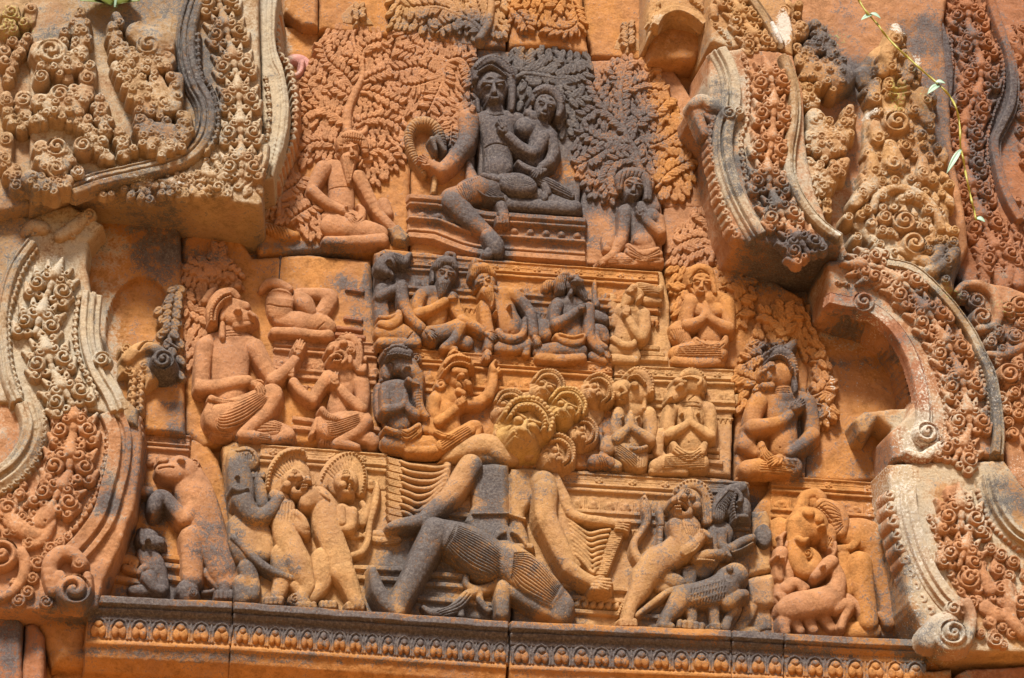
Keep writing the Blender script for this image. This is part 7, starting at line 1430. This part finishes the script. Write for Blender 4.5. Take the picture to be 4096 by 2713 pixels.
b.c('480 1040 70,450 1130 50,460 1190 40', 50, .6); b.c('520 1090 50,580 1180 36', 36, .6); b.c('870 990 60,960 970 46,970 1000 42', 60, .65); b.c('970 990 40,930 1090 32,910 1160 30', 60, .65); b.c('960 920 36,1040 990 32,1080 1070 30', 40, .65); b.c('640 1090 50,680 1170 44', 30, .6); b.c('780 1090 50,830 1160 40', 26, .6); b.c('440 950 20,410 900 26', 60, .7)
p = P_('antler', r, zb, PINK); p.c('840 590 14,860 540 14,860 480 12', 70, .9); p.c('850 560 12,820 520 8', 70, .9)
# ------------------------------------------------------------------ living plants
def leafmat(name, c):
    m = bpy.data.materials.new(name); m.use_nodes = True; b = m.node_tree.nodes['Principled BSDF']; b.inputs['Roughness'].default_value = .45
    n = m.node_tree.nodes.new('ShaderNodeTexNoise'); n.inputs['Scale'].default_value = 60
    r = m.node_tree.nodes.new('ShaderNodeValToRGB'); r.color_ramp.elements[0].color = tuple(v*.7 for v in c)+(1,); r.color_ramp.elements[1].color = tuple(min(1, v*1.25) for v in c)+(1,)
    m.node_tree.links.new(n.outputs['Fac'], r.inputs[0]); m.node_tree.links.new(r.outputs[0], b.inputs['Base Color']); return m
VINE, VLEAF, GLEAF = leafmat('vine_stem', (.34, .31, .06)), leafmat('vine_leaf', (.26, .38, .28)), leafmat('shrub_leaf', (.11, .13, .02))
def w3(x, y, z):
    a, b = wp(x, y, z); return Vector((a*S, -z*S, -b*S))
def tube(name, P, rad, mat, parent, n=8):
    V, F = [], []
    for i, p in enumerate(P):
        d = (P[min(i+1, len(P)-1)]-P[max(i-1, 0)]).normalized(); u = d.cross(Vector((0, 1, 0))).normalized(); v = d.cross(u)
        for k in range(n): a = 6.2832*k/n; V.append(p+(u*math.cos(a)+v*math.sin(a))*rad*(1+.25*math.sin(i*1.7)))
    for i in range(len(P)-1):
        for k in range(n): F.append((i*n+k, i*n+(k+1) % n, (i+1)*n+(k+1) % n, (i+1)*n+k))
    V = [tuple(v-parent.location) for v in V]
    me = bpy.data.meshes.new(name); me.from_pydata(V, [], F); me.polygons.foreach_set('use_smooth', [True]*len(F)); me.materials.append(mat); me.update()
    o = bpy.data.objects.new(name, me); C.objects.link(o); o.parent = parent; return o
def blade(name, a, b, wid, up, mat, parent, curl=.3):
    d = b-a; l = d.length; d.normalize(); s_ = d.cross(up).normalized(); n_ = s_.cross(d); V, F = [], []
    for i in range(9):
        t = i/8; w_ = wid*math.sin(math.pi*min(t*.93+.07, 1))**.8*(1.2-.5*t)
        for k, sx in enumerate((-1, -.5, 0, .5, 1)):
            V.append(a+d*l*t+s_*w_*sx+n_*(abs(sx)*w_*.55-curl*l*t*t))
    for i in range(8):
        for k in range(4): F.append((i*5+k, i*5+k+1, i*5+k+6, i*5+k+5))
    V = [tuple(v-parent.location) for v in V]
    me = bpy.data.meshes.new(name); me.from_pydata(V, [], F); me.polygons.foreach_set('use_smooth', [True]*len(F)); me.materials.append(mat); me.update()
    o = bpy.data.objects.new(name, me); C.objects.link(o); o.parent = parent
    md = o.modifiers.new('thickness', 'SOLIDIFY'); md.thickness = .0012
    return o
T(3, 0); r = thing('climbing_vine', 'thin yellow green vine with small pale leaves hanging over the right carvings', 'vine', 1980, 1770, 330)
vp = [(1000, -90), (1045, 0), (1110, 100), (1200, 200), (1250, 270), (1350, 380), (1450, 470), (1560, 570), (1700, 690), (1780, 780), (1830, 880), (1855, 1020), (1860, 1180), (1880, 1260), (1900, 1380), (1925, 1500), (1950, 1610), (1970, 1690), (1985, 1760)]
tube('stem', [w3(x, y, 330+20*math.sin(i)) for i, (x, y) in enumerate(smooth(vp, 4))], .0036, VINE, r)
for (a, b, wd) in (((1150, 120), (1065, 150), .010), ((1140, 110), (1225, 140), .011), ((1690, 680), (1595, 740), .012), ((1660, 660), (1740, 660), .012), ((1860, 1200), (1750, 1370), .010), ((1985, 1750), (2060, 1770), .013)):
    blade('leaf', w3(a[0], a[1], 340), w3(b[0], b[1], 352), wd, Vector((0, -1, .6)), VLEAF, r, .12)
T(0, 0); r = thing('broad_leaf_plant', 'blurred yellow green plant growing on top of the upper left frame', 'plant', 900, 40, 200)
for (a, b, wd) in (((880, 40), (660, -40), .05), ((900, 40), (760, -120), .06), ((930, 40), (1100, -30), .05), ((920, 30), (1000, -140), .06)):
    blade('leaf', w3(a[0], a[1], 320), w3(b[0], b[1], 360), wd, Vector((0, -1, .5)), GLEAF, r, .25)
tube('stem', [w3(925, 60, 318), w3(930, -100, 330)], .006, VLEAF, r)
T(1, 0); q = P_('carved_hook', None, 0, (.50, .25, .22), (0, .05, .05, 0)); q.c('360 500 30,400 470 40,470 480 50,530 540 44,540 590 30', 20, .6); q.c('480 490 20,470 560 16,430 600 20,390 600 26', 60, .8); single(q, 'pinkish broken hook shaped curl at the edge of the pale moulding', 'carved hook')
# ------------------------------------------------------------------ build every carved surface
for p in ALLPARTS: p.ob = None
for p in ALLPARTS: p.build()
for (p, label, cat, group, kind) in TAGS:
    if p.ob is None: continue
    p.ob['label'] = label; p.ob['category'] = cat
    if group: p.ob['group'] = group
    if kind: p.ob['kind'] = kind
for p in ALLPARTS:                      # crowns belong to their heads
    h = getattr(p, 'parent_part', None)
    if h is not None and p.ob and h.ob: p.ob.parent = h.ob
